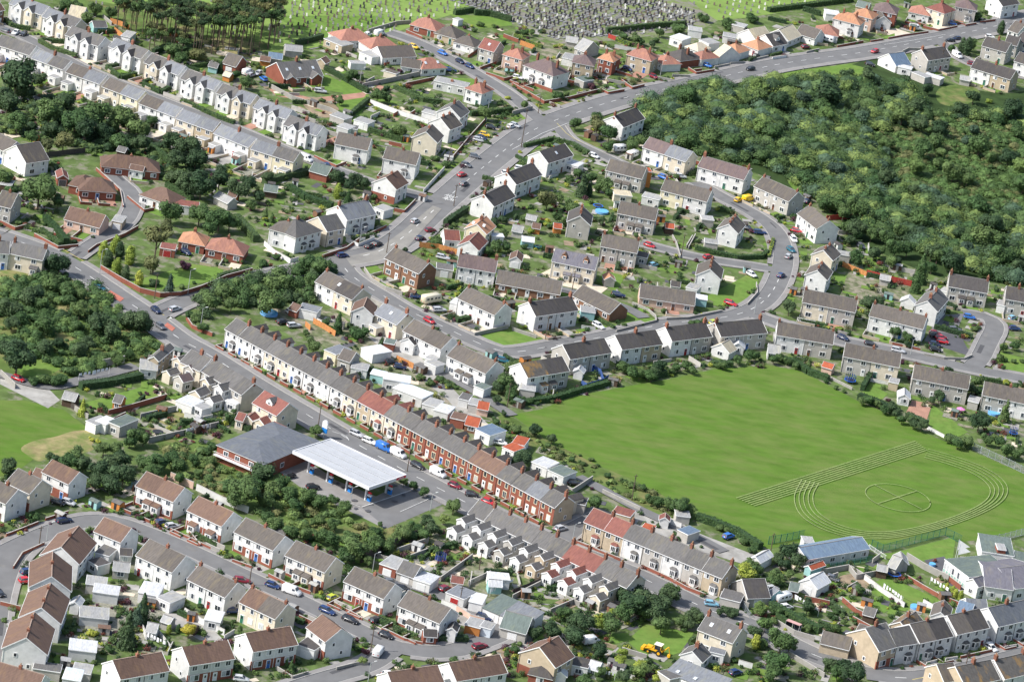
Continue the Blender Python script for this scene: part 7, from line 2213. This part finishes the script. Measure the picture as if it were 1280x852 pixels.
# kiosk and brick hall behind it
def hall():
    P, Q = (272, 556), (329, 580); H = 4.6; a = G(*P, H); b = G(*Q, H); L = (b-a).length; an = math.atan2(b.y-a.y, b.x-a.x); h = empty('brick_hall', (a.x, a.y, 0), an); D = 25
    m = MB(); m.box(0, 0, 0, L, D, H, mbrick); m.build('wall', h); m = MB(); roof_hip(m, 0, 0, L, D, H, .16, roofm('H')); m.build('roof', h)
    for x in (L*.2, L*.45, L*.75): put('window', winmesh(1.4, 1.2, 2), h, (x, 0, 2.6))
    for y in (4, 9): put('window', winmesh(1.4, 1.2, 2), h, (L, y, 1.4), math.pi/2)
    m = MB(); m.box(-.2, -1.2, 2.0, L+.2, 0, 2.15, wf); 
    for i in range(int(L/1.2)): m.box(i*1.2, -1.2, 2.15, i*1.2+.06, -1.14, 3.1, wf)
    m.box(-.2, -1.2, 3.1, L+.2, -1.12, 3.18, wf, True); m.build('balcony', h)
    tag(h, 'large red brick hall with shallow blue-grey roof beside the white canopy', 'hall')
    FOOT.append((0, 0, 0, 0, 0))
hall()
# painted bays and oil marks on the forecourt
for x0, y0, x1, y1, w_ in ((452, 634, 520, 611, .2), (420, 622, 450, 634, .12), (500, 640, 540, 622, .12)): ribbon([G(x0, y0), G(x1, y1)], w_, .21, GM['white'], 'bay_marking')
fr = random.Random(8)
for i in range(14):
    p = G(fr.uniform(400, 510), fr.uniform(598, 640)); flat_poly([p+Vector((math.cos(a)*fr.uniform(.3, 1.1), math.sin(a)*fr.uniform(.3, 1.1), 0)) for a in [j*.785 for j in range(8)]], .205+i*.0005, GM['dark'], 'oil_stain')
# price sign
p = G(404, 548); e = empty('price_sign', (p.x, p.y, .2), ang); m = MB(); m.cyl((0, 0, 0), (0, 0, 2), .1, .1, wf, 6); m.build('post', e); m = MB(); m.box(-.9, -.15, 1.6, .9, .15, 3.0, blue, True); m.build('blue_panel', e); m = MB(); m.box(-.95, -.17, 3.0, .95, .17, 4.6, wf, True); m.cyl((0, -.2, 4.3), (0, .2, 4.3), .95, .95, wf, 14); m.build('white_panel', e)
tag(e, 'blue and white petrol price sign at the roadside end of canopy', 'sign')
# ---- playing field marks
ctr = G(1122, 622.5)
def fieldline(pts, w=.13, closed=False, nm='pitch_marking'):
    LZ[0] += .0003; o = ribbon(pts+([pts[0], pts[1]] if closed else []), w, LZ[0], fm_, nm); return o
fm_ = mat('chalk_line', (.225, .28, .11), .9, .35, 1.2)
fieldline([ctr+Vector((math.cos(t*.105)*9.15, math.sin(t*.105)*9.15, 0)) for t in range(60)], .22, True)
for a, b in (((1092, 606), (1152, 637)), ((1097, 630), (1146, 614))): fieldline([G(*a), G(*b)], .25)
for i in range(7):
    t = i/6; fieldline([G(920+22*t, 623+10*t), G(1144+15*t, 552+11*t)], .25)
A = [(1002, 600), (990, 622), (1000, 648), (1040, 668), (1090, 676), (1150, 668), (1210, 650), (1252, 630), (1262, 612), (1250, 596), (1225, 582), (1190, 570), (1160, 562)]
C0 = (1130, 622)
for i in range(5):
    k = 1-i*.042; fieldline(smooth([G(C0[0]+(x-C0[0])*k, C0[1]+(y-C0[1])*k) for x, y in A], 3), .25)
# school front of glazed and green panels
sp_, sq_ = G(960+885/4, 639+240/4, 3.8), G(960+1005/4, 639+330/4, 3.8); L_ = (sq_-sp_).length; e = [o for o in S.objects if o.name.startswith('school_building') and abs(o.location.x-sp_.x) < 2 and abs(o.location.y-sp_.y) < 3][0]
pg = mat('panel_green', (.25, .42, .36), .5, .1); nP = 9
for i in range(nP):
    m = MB(); m.box(i*L_/nP+.12, -.08, .35, (i+1)*L_/nP-.12, -.02, 3.3, mframe, True); q = m.build('panel', e); m = MB(); m.box(i*L_/nP+.25, -.12, 1.5, (i+1)*L_/nP-.25, -.07, 3.15, mglass if i in (3, 5) else mcurt, True); m.build('pane', q)
    m = MB(); m.box(i*L_/nP+.25, -.12, .45, (i+1)*L_/nP-.25, -.07, 1.35, pg, True); m.build('infill', q)
# bilingual warning painted on the carriageway
for txt, a, b in (('ARAF', (554.8, 245.2), (567.5, 249.6)), ('SLOW', (552.6, 248.6), (565.3, 253.0))):
    A_, B_ = G(*a), G(*b); cu = bpy.data.curves.new('road_lettering', 'FONT'); cu.body = txt; cu.size = 1; cu.materials.append(GM['white']); o = put('road_lettering', cu, None, (A_.x, A_.y, .31)); bpy.context.view_layer.update()
    d = B_-A_; o.rotation_euler = (0, 0, math.atan2(d.y, d.x)); w0 = max(o.dimensions.x, .5); o.scale = (d.length/w0, 3.6, 1); o['kind'] = 'structure'
# ---- school sails, trampolines, digger, shelter, umbrella
def prop(name, loc, parts, desc, cat, xy, rz=0, zone=None):
    e = empty(name, (loc.x, loc.y, .1), rz)
    for nm, m in parts: m.build(nm, e)
    later(e, desc, cat, None, xy, zone); del e['group']; e['kind'] = 'thing'; return e
wsl = mat('sail_cloth', (.8, .8, .8), .7, .02)
for i, (x, y) in enumerate([(1194, 690), (1195, 696)]):
    m = MB(); m.poly([(0, 0, 2.5), (0, 0, 5.6), (3.2, 0, 4.0)], wsl); m.poly([(0, .04, 2.5), (3.2, .04, 4.0), (0, .04, 5.6)], wsl); q = MB(); q.cyl((0, 0, 0), (0, 0, 5.7), .06, .06, wf, 6); prop('shade_sail', G(x, y+8), [('sail', m), ('mast', q)], 'white triangular shade sail', 'shade sail', (x, y))
def tramp(x, y, c, R=1.8, net=False):
    m = MB(); m.cyl((0, 0, .8), (0, 0, .86), R, R, mat('trampoline_pad_'+c[0], c[1], .5, .05), 20); q = MB(); q.cyl((0, 0, .86), (0, 0, .88), R*.78, R*.78, mblack, 20); g = MB()
    for i in range(6): a = i*1.047; g.cyl((math.cos(a)*R*.93, math.sin(a)*R*.93, 0), (math.cos(a)*R*.93, math.sin(a)*R*.93, .82 if not net else 2.4), .04, .04, mat('steel_tube', (.3, .3, .32), .4, .1), 5)
    P_ = [('pad', m), ('mat', q), ('leg', g)]
    if net:
        n_ = MB()
        for i in range(16):
            a, b = i*.3927, (i+.45)*.3927; n_.poly([(math.cos(a)*R*.93, math.sin(a)*R*.93, .9), (math.cos(b)*R*.93, math.sin(b)*R*.93, .9), (math.cos(b)*R*.93, math.sin(b)*R*.93, 2.3), (math.cos(a)*R*.93, math.sin(a)*R*.93, 2.3)], mat('trampoline_net', (.02, .05, .2), .8, .1))
        P_.append(('net', n_))
    prop('trampoline', G(x, y), P_, f'round {c[0]} trampoline', 'trampoline', (x, y))
tramp(1117.5, 720.5, ('blue', (.02, .12, .5))); tramp(197, 543, ('black', (.03, .03, .035)), 1.5); tramp(1062, 478, ('blue', (.02, .12, .5)), 1.8, True); tramp(747, 260, ('blue', (.02, .1, .35)), 1.7); tramp(1266, 544, ('blue', (.02, .12, .5)), 1.3, True); tramp(550, 702, ('dark blue', (.02, .03, .2)), 1.5, True); tramp(672, 311, ('teal', (.02, .2, .25)), 1.2)
def pool(x, y, R, zc=(.12, .4, .65)):
    m = MB(); m.cyl((0, 0, 0), (0, 0, .7), R, R, mat('pool_side', (.15, .35, .65), .4, .05), 20); q = MB(); q.cyl((0, 0, .70), (0, 0, .72), R*.93, R*.93, mat('pool_water', zc, .08, .05, spec=.8), 20); prop('paddling_pool', G(x, y), [('side', m), ('water', q)], 'round blue garden pool', 'pool', (x, y))
pool(752, 266, 2.2); pool(1144, 760, 1.4); pool(1242, 518, 1.8); pool(336, 393, 2.6); pool(1165, 707, .9)
# digger
def digger():
    x, y = 820, 817; p = G(x, y); yl = mat('digger_yellow', (.75, .4, .02), .35, .06); e = empty('digger', (p.x, p.y, .1), -.35)
    m = MB(); m.box(-1.4, -.7, .9, 1.6, .7, 1.5, yl, True); m.box(-2.6, -.6, .9, -1.2, .6, 1.75, yl, True); m.build('chassis', e)
    m = MB(); m.box(-.5, -.75, 1.5, 1.2, .75, 2.7, mglass); 
    for a in ((-.5, -.75), (1.2, -.75), (-.5, .75), (1.2, .75)): m.cyl((*a, 1.4), (*a, 2.75), .07, .07, yl, 4)
    m.build('cab', e); m = MB(); m.box(-.65, -.9, 2.7, 1.35, .9, 2.88, mat('cab_roof', (.8, .76, .6), .5, .04), True); m.build('cab_roof', e)
    for xx, r in ((-1.9, .5), (.9, .78)):
        for s in (-.95, .95): w = MB(); w.cyl((xx, s-.2, r), (xx, s+.2, r), r, r, mtyre, 14); o = w.build('wheel', e); w = MB(); w.cyl((xx, s-.22, r), (xx, s+.22, r), r*.5, r*.5, yl, 10); w.build('rim', o)
    m = MB(); m.box(-3.9, -1.1, .35, -3.1, 1.1, 1.1, yl, True); 
    for s in (-.6, .6): m.cyl((-1.2, s, 1.6), (-3.2, s, .8), .12, .1, yl, 5)
    m.build('loader_bucket', e); m = MB(); m.cyl((1.6, 0, 1.1), (3.0, 0, 2.9), .16, .13, yl, 6); m.cyl((3.0, 0, 2.9), (3.5, 0, .9), .13, .1, yl, 6); m.box(3.0, -.35, .2, 3.7, .35, .9, yl, True); m.build('backhoe_arm', e)
    tag(e, 'yellow backhoe digger parked on the lawn by the white farmhouse', 'digger')
digger()
# bus shelter
p = G(989, 789); m = MB(); m.box(-2, 0, 2.3, 2, 1.3, 2.42, mat('shelter_roof', (.5, .3, .28), .6, .1), True); q = MB(); q.box(-1.95, 1.2, .3, 1.95, 1.25, 2.2, mglass, True); q.box(-1.95, 0, .3, -1.9, 1.2, 2.2, mglass, True); g = MB()
for x in (-1.95, 0, 1.95):
    for y in (.05, 1.22): g.cyl((x, y, 0), (x, y, 2.3), .05, .05, wf, 5)
prop('bus_shelter', p, [('roof', m), ('glazing', q), ('frame', g)], 'small glazed bus shelter', 'bus shelter', (989, 789), -.5)
p = G(1199.5, 519); m = MB(); m.cyl((0, 0, 2.0), (0, 0, 2.6), 1.35, .05, mat('parasol_cloth', (.6, .2, .42), .8, .2, 2), 8); q = MB(); q.cyl((0, 0, 0), (0, 0, 2.1), .04, .04, wf, 5); prop('parasol', p, [('canopy', m), ('pole', q)], 'pink garden parasol', 'parasol', (1199, 516))
# washing lines
def washing(a, b, n, seed):
    P, Q = G(*a), G(*b); e = empty('washing_line', (0, 0, 0)); m = MB(); r = random.Random(seed); sh = mat('washing', (.75, .76, .8), .9, .05)
    for p in (P, Q): m.cyl(p, p+Vector((0, 0, 2.3)), .05, .05, wf, 5)
    m.build('post', e); m = MB(); m.cyl(P+Vector((0, 0, 2.25)), Q+Vector((0, 0, 2.25)), .015, .015, mblack, 4); m.build('line', e)
    for i in range(n):
        t0 = (i+.1)/n; t1 = (i+.55+r.random()*.35)/n; u, v = P.lerp(Q, t0), P.lerp(Q, t1); h = r.uniform(.6, 1.3); m = MB(); d = (Q-P).normalized(); nv = Vector((-d.y, d.x, 0))*.02
        m.slab([tuple(u+nv)[:2]+(2.25,), tuple(u-nv)[:2]+(2.25,), tuple(v-nv)[:2]+(2.25,), tuple(v+nv)[:2]+(2.25,)], h, sh); m.build('garment', e)
    later(e, 'washing line hung with pale laundry', 'washing line', 'washing lines', a); e['kind'] = 'thing'
washing((183, 800), (206, 812), 6, 1); washing((992, 752), (1022, 770), 6, 2); washing((1162, 730), (1184, 744), 6, 3); washing((98, 476), (136, 468), 7, 4); washing((612, 745), (640, 733), 6, 5); washing((232, 545), (262, 538), 6, 6); washing((744, 846), (768, 850), 5, 7); washing((1103, 738), (1127, 755), 7, 8); washing((1002, 600-600+415), (1020, 420), 3, 9)
label_all()
print('objects', len(S.objects))
